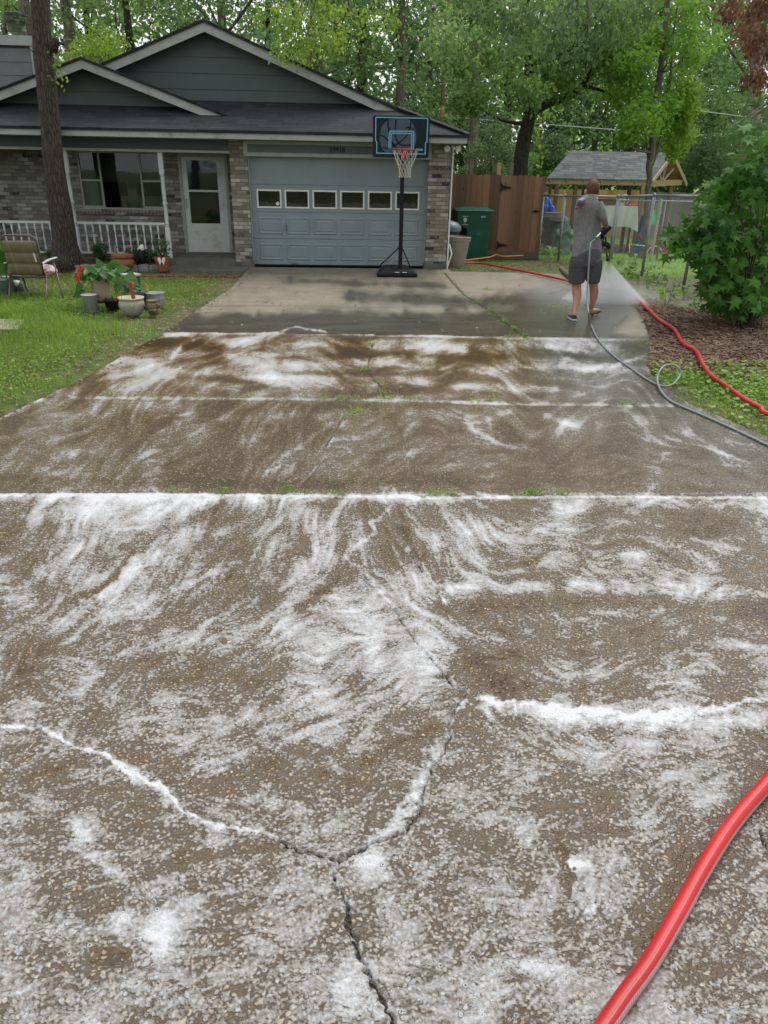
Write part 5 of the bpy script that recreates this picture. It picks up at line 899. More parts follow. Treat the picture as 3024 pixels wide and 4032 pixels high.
sc_ = (xr-xl)/137.0; px_ = lambda x, y: (xl+(x-1800)*sc_, P(x, y, Yq).z); cx, cz = px_(1832, 867); b = MB(); b.prism([(cx+math.cos(a)*.042*(1+.12*math.sin(3*a)), Yq-.052, cz+.012+math.sin(a)*.05) for a in np.linspace(0, 6.1, 16)], (0, .003, 0)); b.prism([(cx-.008, Yq-.052, cz-.075), (cx+.008, Yq-.052, cz-.075), (cx+.006, Yq-.052, cz-.03), (cx-.006, Yq-.052, cz-.03)], (0, .003, 0)); b.build('tree_mark', M_MARK, bb_)
for k, (a, z) in enumerate(((.06, .085), (.075, -.095))): b = MB(); [b.box((cx-a+i*.022*a/.06, Yq-.053, cz+z-.012), (cx-a+i*.022*a/.06+.014, Yq-.05, cz+z+.01)) for i in range(6)]; b.build('printed_line', M_MARK, bb_)
b = MB(); cx, cz = px_(1902, 853); [b.box((cx-.05+i*.019, Yq-.053, cz-.014), (cx-.05+i*.019+.013, Yq-.05, cz+.014)) for i in range(6)]; b.build('serial_number', M_MARK, bb_)
b = MB(); cx, cz = px_(1889, 927); b.box((cx-.045, Yq-.03, cz-.004), (cx+.045, Yq+.03, cz+.012)); b.box((cx-.05, Yq-.026, cz+.02), (cx+.045, Yq+.03, cz+.06)); b.build('catch_bar', mat('grip', (.05, .16, .12), .4), bb_, False, .004)
for x in (xbl+.02, xbr-.02): b = MB(); b.tube([(x-.03, Yq+.52, zt_+.11), (x+.03, Yq+.52, zt_+.11)], .11, 18); b.build('wheel', M_BLACK, cg, 'auto')
Yk = 17.45; c = Vector(((P(1757, 1035, Yk).x+P(1826, 1035, Yk).x)/2+.02, Yk, terr(2.6, Yk))); rt = (P(1846, 945, Yk)-P(1752, 945, Yk)).length/2; rb = (P(1826, 1040, Yk)-P(1757, 1040, Yk)).length/2; h_ = P(1800, 930, Yk).z-c.z
b = MB(); b.lathe([(rb*.95, 0), (rb, .02), (rt*.93, h_*.86), (rt*1.0, h_*.87), (rt*1.0, h_*.98), (rt*1.04, h_), (rt*.97, h_*1.01), (rt*.9, h_*.9), (0, h_*.5)], (0, 0, 0), 28, 1, .85); b.v = [tuple(Vector(v)+c+Vector((0.06*v[2], 0, -.04*(v[0]+.2) if v[2] > .3 else 0))) for v in b.v]; tag(b.build('trash_can', mat('taupe_plastic', (.34, .28, .235), .55, .1, 6, dirt=(.25, .20, .16)), None, 'auto'), 'open taupe trash can beside the brick corner of the house', 'trash can')
Yk = 18.3; x_ = P(1775, 900, Yk).x; zz_ = P(1775, 900, Yk).z; g0_ = terr(x_, Yk); e = empty('lidded_can', (x_, Yk, g0_), 'dark blue grey can with a domed lid behind the taupe trash can', 'trash can'); b = MB(); b.lathe([(.19, g0_), (.235, zz_-.03)], (x_-.02, Yk, 0), 24); b.build('body', mat('dark_blue_plastic', (.025, .035, .05), .4), e, 'auto'); b = MB(); b.lathe([(.255, zz_-.05), (.265, zz_+.03), (.25, zz_+.06), (.18, zz_+.13), (.06, zz_+.17), (0, zz_+.175)], (x_-.02, Yk, 0), 24); b.build('lid', mat('blue_grey_lid', (.14, .17, .21), .35), e, 'auto')
b = MB(); b.tube([P(1757, 880, 18.0), P(1765, 925, 17.75)], .012, 6); tag(b.build('broom_handle', M_OLDW), 'thin handle leaning between the brick corner and the cans', 'broom')
# ================================================================ fences
def board_fence(name, p0, p1, top, m, label, group=None, w=.14, rails=M_OLDW, dog=True, gap=.004, backrails=True, zf=None):
    p0, p1 = Vector(p0), Vector(p1); d = (p1-p0); L = d.length; d.normalize(); nrm = Vector((d.y, -d.x, 0)); e = empty(name, p0, label, 'fence', group); n = int(L/w); b = MB()
    for i in range(n):
        a = p0+d*(i*w+gap/2); c_ = p0+d*((i+1)*w-gap/2); zb = (zf(a.x, a.y) if zf else terr(a.x, a.y))-.03; tz = top+random.uniform(-.012, .012); j = nrm*random.uniform(0, .004)
        poly = [a+j, c_+j]; k = .03 if dog else 0
        pts_ = [(a.x, a.y, zb), (c_.x, c_.y, zb), (c_.x, c_.y, tz-k), ((c_-d*k).x, (c_-d*k).y, tz), ((a+d*k).x, (a+d*k).y, tz), (a.x, a.y, tz-k)]
        b.prism([Vector(q)+j for q in pts_], -nrm*.016)
    b.build('boards', m, e)
    b = MB(); 
    for z in (.25, .55, .85): zz = terr(p0.x, p0.y)+(top-terr(p0.x, p0.y))*z; b.bar((p0-nrm*.04)+Vector((0, 0, zz-p0.z)), (p1-nrm*.04)+Vector((0, 0, zz-p1.z)), .04, .09)
    b.build('rails', rails, e); return e
fz = P(1900, 688, 19.6).z
e = board_fence('cedar_fence', (2.35, 19.6, 0), (5.06, 19.6, 0), fz, M_REDW, 'red brown stained cedar board fence with a gate behind the waste cart')
b = MB(); b.box((2.35, 19.54, terr(3, 19.6)-.02), (5.0, 19.58, terr(3, 19.6)+.17)); b.build('kick_board', M_OLDW, e)
for (x, y) in ((1975, 738), (1960, 965)): p = P(x, y, 19.57); b = MB(); b.prism([p+Vector((-.02, 0, .12)), p+Vector((.02, 0, .05)), p+Vector((.24, 0, .01)), p+Vector((.24, 0, -.01)), p+Vector((.02, 0, -.05)), p+Vector((-.02, 0, -.12))], (0, -.012, 0)); b.build('strap_hinge', M_BLACK, e)
p = P(2113, 832, 19.56); b = MB(); b.box(p+Vector((-.1, -.02, -.01)), p+Vector((.07, 0, .02))); b.box(p+Vector((-.04, -.03, -.03)), p+Vector((.0, 0, .04))); b.build('gate_latch', M_BLACK, e)
for x in (1963, 2012, 1855): p = P(x, 640 if x != 1855 else 625, 19.9); b = MB(); b.bar((p.x, 19.8, terr(p.x, 19.8)-.05), (p.x, 19.8, p.z), .09, .09); tag(b.build('wooden_post', M_LUM if x == 1963 else M_OLDW), {1963: 'pale wooden post rising above the cedar fence over the hinge', 2012: 'dark thin wooden post above the cedar fence next to the pale post', 1855: 'faded wooden post above the cedar fence near the house corner'}[x], 'post')
board_fence('back_fence', (7.4, 36.5, 0), (14.5, 36.9, 0), P(2250, 746, 36.5).z, M_ORW, 'new orange cedar fence at the back of the yard', zf=lambda x, y: -1.1)
board_fence('side_fence', (14.3, 37.0, 0), (26, 33.5, 0), P(2600, 757, 36.5).z, M_GRW, 'weathered grey board fence along the back of the lawn', zf=lambda x, y: -1.1)
# chain link
M_GALV = mat('galvanised_pipe', (.27, .29, .30), .45, .15, 9, .6); M_WIRE = mat('chain_wire', (.33, .35, .36), .5, .1, 9, .5)
fp = [(2136, 965, 2142, 768), (2208, 985, 2226, 772), (2412, 1012, 2434, 775), (2537, 1092, 2577, 770), (2701, 1137, 2757, 773), (2960, 1190, 3030, 768)]
FY = [19.62, 18.9, 17.4, 15.9, 14.4, 12.9]; FB = []; FT = []
for (bx_, by_, tx_, ty_), Y_ in zip(fp, FY):
    tpt = P(tx_, ty_, Y_); FT.append(tpt); FB.append(Vector((tpt.x, Y_, terr(tpt.x, Y_))))
cf = empty('chain_link_fence', FB[0], 'grey chain link fence running from the cedar gate towards the maple bush', 'fence')
for i, (a, c_) in enumerate(zip(FB, FT)):
    b = MB(); b.tube([a+Vector((0, 0, -.1)), c_+Vector((0, 0, .0))], .03, 10); b.lathe([(.034, 0), (.034, .02), (.02, .045), (0, .05)], c_, 10); b.build('post', M_GALV, cf, True)
for i in range(len(FT)-1): b = MB(); b.tube([FT[i], FT[i+1]], .024, 10); b.build('top_rail', M_GALV, cf, True)
def mesh_panel(a0, a1, t0, t1, s=.056, r=.0016):
    d = (a1-a0); L = math.hypot(d.x, d.y); hgt = .5*((t0.z-a0.z)+(t1.z-a1.z)); V = []; F = []
    def pt(u, v): u_ = u/L; lo = a0.lerp(a1, u_); hi = t0.lerp(t1, u_); return lo.lerp(hi, v/hgt)
    n = int((L+hgt)/s)
    for sg in (0, 1):
        for k in range(n+1):
            u0 = k*s-hgt; v0, v1 = 0.0, hgt; ua, ub = u0, u0+hgt
            if ua < 0: v0 = -ua; ua = 0
            if ub > L: v1 = hgt-(ub-L); ub = L
            if v1 <= v0+.01: continue
            if sg: pa, pb_ = pt(L-ua, v0), pt(L-ub, v1)
            else: pa, pb_ = pt(ua, v0), pt(ub, v1)
            b_ = len(V); dd = (pb_-pa).normalized(); n1v = dd.orthogonal().normalized()*r; n2v = dd.cross(n1v).normalized()*r
            for p in (pa, pb_): V += [tuple(p+n1v), tuple(p-n1v*.5+n2v*.87), tuple(p-n1v*.5-n2v*.87)]
            F += [(b_, b_+1, b_+4, b_+3), (b_+1, b_+2, b_+5, b_+4), (b_+2, b_, b_+3, b_+5)]
    return V, F
for i in range(len(FT)-1): V, F = mesh_panel(FB[i]+Vector((0, 0, .03)), FB[i+1]+Vector((0, 0, .03)), FT[i], FT[i+1]); npmesh('wire_mesh', V, F, M_WIRE, cf)
# second, farther fence line with its rail
gp = [P(2440, 790, 20.5), P(2623, 792, 20.5), P(3060, 800, 20.5)]; cf2 = empty('rear_chain_link_fence', gp[0], 'second thin chain link fence behind the first across the lawn', 'fence')
b = MB(); b.tube(gp, .019, 8); b.build('top_rail', M_GALV, cf2, True)
for p in gp: b = MB(); b.tube([(p.x, p.y, terr(p.x, p.y)-.05), p], .025, 8); b.build('post', M_GALV, cf2, True)
for p in (P(2598, 800, 19.7),): b = MB(); b.tube([(p.x, p.y, terr(p.x, p.y)-.05), (p.x+.02, p.y, p.z+.1)], .045, 8); tag(b.build('gate_post', mat('chalky_post', (.42, .40, .35), .8, .25, 14, dirt=(.2, .17, .12))), 'chalky pale fence post in front of the pavilion corner', 'post')
# ================================================================ pavilion
pv = empty('pavilion', (10.5, 29.5, -1.08), 'open timber pavilion with grey shingle roof and gable truss', 'pavilion')
Yf = 29.0; A = P(2153, 703, Yf); B_ = P(2567, 705, Yf); zE = (A.z+B_.z)/2; A.z = B_.z = zE; RL, RR_ = P(2248, 601, Yf+1.9), P(2649, 593, Yf+1.9); zR = (RL.z+RR_.z)/2; RL.z = RR_.z = zR; off = RR_-B_; Cc = P(2702, 720, Yf+3.3); D_ = Cc+(A-B_)
b = MB(); b.prism([A, B_, RR_, RL], (0, 0, -.05)); b.prism([RL, RR_, Cc, D_], (0, 0, -.05)); b.build('roof', M_SHG, pv)
b = MB(); b.prism([A+Vector((0, .03, -.052)), B_+Vector((0, .03, -.052)), B_+Vector((0, .03, -.20)), A+Vector((0, .03, -.20))], (0, .08, 0)); b.build('front_beam', M_LUM, pv)
b = MB(); g1, g2 = B_+Vector((-.12, .15, -.05)), Cc+Vector((-.35, -.3, 0)); g2.z = g1.z; b.bar(g1+Vector((0, 0, -.09)), g2+Vector((0, 0, -.09)), .1, .2); b.build('gable_beam', M_LUM, pv)
for p, q in ((B_, RR_), (RR_, Cc)): b = MB(); o3 = Vector((.02, -.05, -.07)); b.bar(p+o3, q+o3, .04, .14); b.build('barge_board', mat('pale_barge', (.38, .33, .25), .7, .15, 8), pv)
b = MB(); g0c = g1.lerp(g2, .42); top_ = RR_+Vector((-.12, 0, -.15)); b.bar(g0c, top_, .06, .06); b.bar(g1.lerp(g2, .38), g1.lerp(top_, .55)+Vector((0, 0, .03)), .05, .05); b.bar(g1.lerp(g2, .46), g2.lerp(top_, .55), .05, .05); b.build('truss_web', mat('pale_web', (.36, .32, .25), .7), pv)
b = MB(); 
for k in range(7): o_ = (A-B_)*(k/6)*.97; b.bar(RR_+o_+Vector((0, 0, -.10)), Cc+o_+Vector((0, 0, -.10)), .04, .1); b.bar(B_+o_+Vector((0, 0, -.10)), RR_+o_+Vector((0, 0, -.10)), .04, .1)
b.prism([RL+Vector((0, 0, -.056)), RR_+Vector((-.02, 0, -.056)), Cc+Vector((-.02, 0, -.056)), D_+Vector((0, 0, -.056))], (0, 0, -.012)); b.build('rafters', M_LUM, pv)
for x, Yp, m in ((2193, Yf+.1, M_OLDW), (2267, Yf+.15, M_OLDW), (2480, Yf+2.6, M_OLDW), (2531, Yf+.1, M_LUM), (2643, Yf+3.0, M_LUM), (2300, Yf+2.8, M_OLDW)):
    p = P(x, 735, Yp); b = MB(); b.bar((p.x, Yp, -1.2), (p.x, Yp, zE-.19), .12, .12, (0, 1, 0)); b.build('timber_post', m, pv)
b = MB(); b.prism([P(2380, 900, Yf)+Vector((0, 0, 0)), P(2700, 880, Yf+.1), P(2700, 870, Yf+3), P(2380, 880, Yf+3)], (0, 0, -.02))
b = MB(); b.box((A.x+.3, Yf-.1, -1.12), (Cc.x+.1, Yf+3.4, -1.0)); b.build('deck', M_RB, pv)
# things under and beside the pavilion
c = P(2468, 812, 28.6); tz = c.z; t0, t1 = P(2385, 812, 28.6), P(2512, 812, 28.6); e = empty('cloth_table', (c.x, 28.6, -1.0), 'long table under a white cloth in the pavilion', 'table')
b = MB(); n = 26; V = []; F = []
zb = P(2450, 893, 28.6).z
for j, z in enumerate(np.linspace(tz, zb, 6)):
    for i in range(n+1): u = i/n; fold = .05*j/5*math.sin(u*30+j*.4); V.append((t0.x+(t1.x-t0.x)*u+(.25*j/5 if u > .8 else 0)*(u-.8)*3, 28.6+fold, z-(.18*(j/5)*(u > .8))*(u-.8)*5))
F = [(j*(n+1)+i, j*(n+1)+i+1, (j+1)*(n+1)+i+1, (j+1)*(n+1)+i) for j in range(5) for i in range(n)]; k = len(V); V += [(t0.x, 28.6, tz), (t1.x, 28.6, tz), (t1.x, 29.5, tz), (t0.x, 29.5, tz)]; F.append((k, k+1, k+2, k+3)); b.add(V, F); b.build('tablecloth', mat('white_cloth', (.62, .64, .63), .85, .06, 6), e, True)

for lx in (t0.x+.12, t1.x-.12):
    for ly in (28.75, 29.35): b = MB(); b.bar((lx, ly, -1.0), (lx, ly, tz-.02), .06, .06, (0, 1, 0)); b.build('leg', M_DARK, e)

b = MB(); p = P(2486, 805, 28.9); b.lathe([(.22, 0), (.26, .03), (.2, .07), (.05, .1), (0, .1)], Vector((p.x, 28.9, tz+.004)), 18); tag(b.build('red_tray', mat('red_plastic', (.5, .02, .02), .4), None, 'auto'), 'red lidded dish on the cloth covered table', 'dish')
b = MB(); p = P(2458, 800, 28.9); b.tube([Vector((p.x+math.cos(a)*.17, 28.95, tz+.2+math.sin(a)*.17)) for a in np.linspace(0, 6.28, 18)], .02, 6, False); b.tube([Vector((p.x, 28.95, tz)), Vector((p.x, 28.95, tz+.37))], .015, 6); b.tube([Vector((p.x-.17, 28.95, tz+.2)), Vector((p.x+.17, 28.95, tz+.2))], .015, 6); tag(b.build('wire_fan', M_WTRIM, None, True), 'round pale wire fan on the cloth covered table', 'fan')
b = MB(); p = P(2400, 805, 28.9); b.box((p.x-.45, 28.8, tz+.003), (p.x+.35, 29.2, tz+.16)); [b.box((p.x-.45+i*.1, 28.85, tz+.163), (p.x-.41+i*.1, 29.15, tz+.2)) for i in range(8)]; tag(b.build('rack_of_jars', M_OLDW), 'low dark wooden crate on the cloth covered table', 'crate')
b = MB(); p = P(2578, 862, 28.8); V = [(p.x-.22, 28.8, P(2578, 884, 28.8).z), (p.x+.2, 28.8, P(2578, 884, 28.8).z), (p.x+.12, 29.1, P(2578, 830, 28.8).z), (p.x-.1, 29.1, P(2578, 830, 28.8).z)]; b.prism([Vector(v) for v in V], (0, .1, 0)); b.tube([(V[3][0], 29.1, V[3][2]), (V[3][0]-.1, 28.7, V[0][2])], .025, 6); b.tube([(V[2][0], 29.1, V[2][2]), (V[2][0]+.12, 28.7, V[0][2])], .025, 6); tag(b.build('green_chair', mat('bright_green_plastic', (.02, .45, .12), .4)), 'bright green plastic child seat by the brick deck', 'chair')
b = MB(); p = P(2546, 865, 28.9); b.prism([(p.x-.3, 28.9, -.98), (p.x+.15, 28.9, -.98), (p.x+.1, 28.9, p.z+.1), (p.x-.1, 28.9, p.z+.12)], (0, .3, 0)); tag(b.build('blue_bin', mat('blue_plastic', (.03, .08, .30), .5)), 'dark blue toy bin beside the green seat', 'toy')
p = P(2602, 850, 28.2); b = MB(); b.bar((p.x, 28.2, -1.05), (p.x, 28.2, P(2602, 843, 28.2).z), .22, .12, (0, 1, 0)); tag(b.build('brown_post', mat('brown_stained_post', (.20, .10, .05), .8, .25, 8)), 'short brown stained post beside the green seat', 'post')
t = NT('blue_tarp'); t.fin(t.ramp(t.noise(t.co(), 4, 4), [(.3, (.01, .08, .42)), (.7, (.03, .19, .80))]), .4, t.bump(t.noise(t.co(), 7, 4), .8, .05)); V = []; F = []
Q = [P(2141, 780, 25), P(2160, 778, 25.2), P(2186, 815, 25), P(2184, 836, 24.8), P(2142, 833, 24.9)]; b = MB(); n = 9
V_, F_ = grid4(P(2142, 778, 25), P(2160, 779, 25.2), P(2186, 838, 24.8), P(2140, 832, 24.9), 9, 9, lambda u, v: Vector((0, .12*math.sin(u*9+v*4), .03*math.sin(v*11)))); b.add(V_, F_); o = b.build('blue_tarp', t.m, None, True); sm = o.modifiers.new('t', 'SOLIDIFY'); sm.thickness = .03; tag(o, 'crumpled blue tarp hanging over junk beside the cedar gate', 'tarp')
M_OLDS = mat('old_stone', (.15, .14, .12), .9, .35, 9, bump=.3); p = P(2168, 930, 24.6); gz = terr(p.x, 24.6)
b = MB(); zt2 = P(2168, 840, 24.6).z; b.lathe([(.24, gz), (.22, gz+.1), (.17, gz+.2), (.17, zt2-.45), (.25, zt2-.35), (.27, zt2-.1), (.2, zt2), (.22, zt2+.02), (0, zt2+.02)], (p.x, 24.6, 0), 14, 1.3, 1); tag(b.build('stone_pedestal', M_OLDS, None, 'auto'), 'bulky grey stone pedestal under the blue tarp', 'pedestal')
b = MB(); q = P(2202, 925, 24.2); zt2 = P(2202, 866, 24.2).z; b.lathe([(.14, gz), (.08, gz+.15), (.07, zt2-.08), (.22, zt2-.02), (.27, zt2), (.2, zt2-.01), (0, zt2-.03)], (q.x-.05, 24.2, 0), 16); tag(b.build('bird_bath', M_OLDS, None, 'auto'), 'grey stone bird bath next to the pedestal', 'bird bath')
# hooded green statue
Ys = 23.6; tp = P(2228, 852, Ys); bt = Vector((P(2212, 990, Ys).x, Ys, terr(tp.x, Ys))); hS = tp.z-bt.z; e = empty('hooded_statue', bt, 'pale green statue of a robed hooded figure behind the chain link fence', 'statue')
b = MB(); pp = [bt+(Vector((tp.x, Ys, tp.z))-bt)*q for q in (0, .04, .2, .45, .62, .76, .84, .9, .96, 1)]; b.tube(pp, [.27, .28, .25, .22, .21, .17, .10, .12, .10, .03], 16, ry=[.22, .22, .2, .18, .15, .12, .09, .11, .09, .03], ref=(1, 0, 0)); b.tube([pp[4]+Vector((-.18, -.02, .05)), pp[3]+Vector((-.2, -.15, .1)), pp[4]+Vector((-.03, -.22, .02))], [.07, .07, .05], 8); b.tube([pp[4]+Vector((.18, -.02, .05)), pp[3]+Vector((.2, -.15, .1)), pp[4]+Vector((.03, -.22, .02))], [.07, .07, .05], 8); b.build('robe', mat('verdigris', (.10, .20, .155), .8, .3, 8, dirt=(.3, .36, .3)), e, True)
b = MB(); b.ball(pp[7]+Vector((0, -.07, 0)), .075, 10, (.8, .8, 1.1)); b.build('face', mat('statue_face', (.30, .34, .30), .8), e, True)
b = MB(); [b.tube([Vector((P(2310+dx, 1020, 22).x, 22, -.6)), Vector((P(2310+dx, 990, 22).x, 22, -.3))], .02, 6) for dx in (0,)]
# white garden cart wheels on the lawn
def circ(c, r, w, name, label, m=M_WTRIM, n=24): b = MB(); b.tube([c+Vector((math.cos(a)*r, 0, math.sin(a)*r)) for a in np.linspace(0, 2*math.pi, n)], w, 6, False); return b
c = P(2510, 985, 21.5); e = empty('garden_cart', Vector((c.x, 21.5, terr(c.x, 21.5))), 'rusty white wire garden cart standing on the sunny lawn', 'cart'); b = MB(); 
for x0_, y0__, x1_, y1__ in ((2478, 962, 2540, 968), (2478, 962, 2480, 1000), (2540, 968, 2545, 1000), (2480, 1000, 2545, 1004)): b.tube([P(x0_, y0__, 21.5), P(x1_, y1__, 21.5)], .014, 6)
b.tube(curvepts([P(2545, 1000, 21.5), P(2560, 975, 21.5), P(2590, 970, 21.5), P(2605, 985, 21.5)], 6), .012, 6); b.build('frame', M_WTRIM, e, True)
for x, y, r in ((2486, 1003, .10), (2528, 1006, .13)): cc = P(x, y, 21.4); b = MB(); b.tube([cc+Vector((0, -.03, 0)), cc+Vector((0, .03, 0))], r*.7, 14); b.build('wheel', mat('rusty_wheel', (.16, .12, .10), .8), e, 'auto')
# log edging behind the man, utility wire
b = MB(); b.tube([P(2209, 1068, 15.2)+Vector((0, 0, -.05)), P(2235, 1090, 14.6)+Vector((0, 0, -.0))], .05, 10); a0 = G(2209, 1068); a1 = G(2245, 1100); b = MB(); b.tube([a0+Vector((0, 0, .045)), a1+Vector((0, 0, .045))], .055, 12); tag(b.build('log_edging', M_OLDW, None, 'auto'), 'short old timber lying on the concrete behind the man', 'timber')
for (x0_, y0_, x1_, y1_, Yw, r, lab) in ((1760, 460, 3100, 552, 34, .022, 'thin pale utility wire crossing behind the trees, lower of the two'), (2720, 432, 3100, 470, 32, .02, 'short upper utility wire crossing at the edge of the woods')):
    a, c_ = P(x0_, y0_, Yw), P(x1_, y1_, Yw); b = MB(); b.tube([a, a.lerp(c_, .5)+Vector((0, 0, -.05)), c_], r, 6); tag(b.build('utility_wire', mat('pale_wire', (.5, .52, .52), .5)), lab, 'wire', 'utility wires')
# ================================================================ the man
M_SKIN = mat('skin', (.50, .255, .165), .55, .10, 14, bump=.05); t = NT('shirt_cloth'); n_ = t.noise(t.mapp(t.co(), (3.5, 3.5, .8), (0, .25, 0)), 3.0, 4, .55, .9); t.fin(t.ramp(t.noise(t.co(), 30, 3), [(.3, (.185, .175, .185)), (.7, (.25, .24, .25))]), .9, t.bump(n_, .9, .06)); M_SHIRT = t.m
t = NT('shorts_cloth'); n_ = t.noise(t.mapp(t.co(), (1, 1, 1.6)), 8, 4, .55, 1.2); t.fin(t.ramp(t.noise(t.co(), 160, 2), [(.3, (.062, .063, .072)), (.7, (.105, .107, .118))]), .92, t.bump(n_, .8, .026)); M_SHORT = t.m
t = NT('short_hair'); t.fin(t.ramp(t.noise(t.mapp(t.co(), (1, 1, .4)), 90, 3, .8), [(.3, (.045, .018, .008)), (.7, (.15, .06, .025))]), .7, t.bump(t.noise(t.co(), 220, 2), .8, .006)); M_HAIR = t.m
man = empty('person', (3.6, 11.3, 0), 'man in grey long sleeve shirt and dark shorts spraying the driveway with a pressure wand', 'person')
YM = 11.4
J = lambda x, y, d=0.0: P(x, y, YM+d)
def loft(b, pts, rx, ry, n=18, ref=(1, .15, 0)): b.tube(pts, rx, n, True, ry, ref)
def skinned(b, name, m, parent, vox=.012, smooth=8):
    o = b.build(name, m, parent, True); r = o.modifiers.new('remesh', 'REMESH'); r.mode = 'VOXEL'; r.voxel_size = vox; r.use_smooth_shade = True; s = o.modifiers.new('smooth', 'SMOOTH'); s.factor = .6; s.iterations = smooth; return o
SCM = 1/284.0                                    # metres per photo pixel at the man, across
W_ = lambda px: px*SCM/2
RF_F = Vector((.74, .65, .13)).normalized(); RF_U = (Vector((0, 0, 1))-RF_F*RF_F.z).normalized(); RF_S = RF_F.cross(RF_U); RF_H = G(2323, 1243, .004)
def RF(v): return RF_H+RF_F*(v[1]+.14)+RF_S*v[0]+RF_U*v[2]
# body: head, neck, legs, arm stubs in one surface
b = MB()
hd = J(2333, 750, .05); b.ball(hd+Vector((0, .02, .0)), .105, 16, (.82, .98, 1.16)); b.ball(hd+Vector((0, .085, -.045)), .062, 12, (.85, .8, 1.05)); b.ball(hd+Vector((.0, .165, -.03)), .016, 8, (1, 1.2, 1.3))
for s in (-1, 1): b.ball(hd+Vector((s*.100, .0, -.02)), .036, 10, (.5, .8, 1.15))
loft(b, [J(2333, 762, .03), J(2330, 782, .0), J(2326, 800, -.01)], [.062, .062, .085], [.062, .062, .08])
LL = [(2270, 1075, .03, 46), (2270, 1105, .05, 42), (2270, 1128, .06, 38), (2271, 1150, .05, 39), (2272, 1172, .02, 35), (2267, 1200, -.05, 25), (2263, 1225, -.12, 18), (2262, 1243, -.16, 19)]
loft(b, [J(x, y, d) for x, y, d, w in LL], [W_(w) for *_, w in LL], [W_(w)*1.08 for *_, w in LL])
RL_ = [(2335, 1075, .03, 44), (2335, 1105, .06, 38), (2338, 1128, .10, 38), (2339, 1150, .13, 38), (2337, 1172, .14, 33), (2332, 1195, .16, 24), (2328, 1212, .20, 19), (2328, 1228, .22, 20)]
loft(b, [J(x, y, d) for x, y, d, w in RL_], [W_(w) for *_, w in RL_], [W_(w)*1.08 for *_, w in RL_])
loft(b, [J(2270, 1078, .03), J(2285, 1030, .01), J(2303, 1000, .02)], [.07, .09, .1], [.07, .08, .08]); loft(b, [J(2335, 1078, .03), J(2325, 1030, .01), J(2310, 1000, .02)], [.07, .09, .1], [.07, .08, .08]); loft(b, [J(2307, 1015, .02), J(2312, 930, .02), J(2322, 850, .02), J(2326, 800, -.01)], [.13, .13, .14, .09], [.08, .08, .08, .08])
# feet inside the shoes
fl = J(2259, 1250, -.16); b.tube([fl+Vector((0, -.02, -.0)), fl+Vector((0, .1, -.02)), fl+Vector((0, .19, -.026))], [.036, .04, .03], 10, True, [.03, .028, .02], (1, 0, 0))
fr3 = RF((0, -.10, .05)); b.tube([fr3, RF((0, -.02, .045)), RF((0, .06, .035))], [.036, .04, .03], 10)
bod = skinned(b, 'body', M_SKIN, man, .011, 4)
# hair cap
b = MB(); b.ball(hd+Vector((0, .0, .03)), .117, 18, (.83, .98, 1.04)); b.v = [v if v[2] > hd.z-.045 or v[1] > hd.y+.05 else (v[0], v[1], hd.z-.045+(v[2]-hd.z+.045)*.25) for v in b.v]
b.v = [tuple(Vector(v)+Vector((0, .028, .02)) if v[1] > hd.y+.06 and v[2] < hd.z+.02 else Vector(v)) for v in b.v]; skinned(b, 'hair', M_HAIR, bod, .009, 3)
# shirt
b = MB(); TS = [(2310, 1006, .02, 134, 78), (2311, 990, .02, 130, 76), (2313, 955, .02, 120, 68), (2314, 920, .03, 114, 64), (2314, 880, .03, 114, 66), (2315, 845, .02, 116, 70), (2318, 815, .0, 116, 68), (2322, 797, -.01, 106, 60), (2326, 786, -.01, 72, 46), (2331, 775, .01, 42, 40)]
loft(b, [J(x, y, d) for x, y, d, *_ in TS], [W_(w*1.07) for *_, w, q in TS], [W_(q) for *_, w, q in TS], 28, (1, .25, 0))
b.tube([J(2280, 812, .04), J(2275, 850, .16), J(2282, 890, .26), J(2312, 915, .32), J(2345, 930, .34)], [.055, .056, .05, .042, .036], 14)       # left sleeve, reaching round the front
RS = [J(2356, 803, -.03), J(2368, 828, -.08), J(2376, 855, -.10), J(2382, 878, -.06), J(2388, 895, .0)]; b.tube(RS, [.070, .062, .054, .044, .036], 16)
sh = skinned(b, 'shirt', M_SHIRT, man, .013, 6)
b = MB(); b.tube([J(2331, 779, .01)+Vector((math.cos(a)*.078, math.sin(a)*.07, .008*math.sin(a))) for a in np.linspace(0, 6.283, 22)], .012, 8, False); b.build('collar', mat('pale_collar', (.42, .43, .46), .85), sh, True)
# print on the upper back: a pale patch with blue and red marks, shrink-wrapped just off the cloth
M_PB = mat('blue_print', (.045, .07, .17), .8, .2, 40); M_PR = mat('red_print', (.22, .035, .05), .8, .3, 40); M_PW = mat('pale_print', (.40, .42, .46), .85, .1, 40)
def printed(name, quads, m):
    V = []; F = []
    for q in quads:
        p = [J(x, y, -.30) for x, y in q]; k = len(V); n = 5
        for j in range(n+1):
            for i in range(n+1): V.append(tuple(p[0].lerp(p[1], i/n).lerp(p[3].lerp(p[2], i/n), j/n)))
        F += [(k+j*(n+1)+i, k+j*(n+1)+i+1, k+(j+1)*(n+1)+i+1, k+(j+1)*(n+1)+i) for j in range(n) for i in range(n)]
    b = MB(); b.add(V, F); o = b.build(name, m, sh); w = o.modifiers.new('wrap', 'SHRINKWRAP'); w.target = sh; w.wrap_method = 'PROJECT'; w.use_project_y = True; w.use_positive_direction = True; w.use_negative_direction = False; w.offset = .003; return o
printed('red_print', [[(2264, 820), (2318, 801), (2320, 807), (2266, 827)], [(2268, 806), (2282, 800), (2282, 806), (2270, 812)], [(2314, 788), (2326, 783), (2326, 791), (2314, 795)], [(2290, 803), (2320, 793), (2320, 797), (2290, 807)]], M_PR)
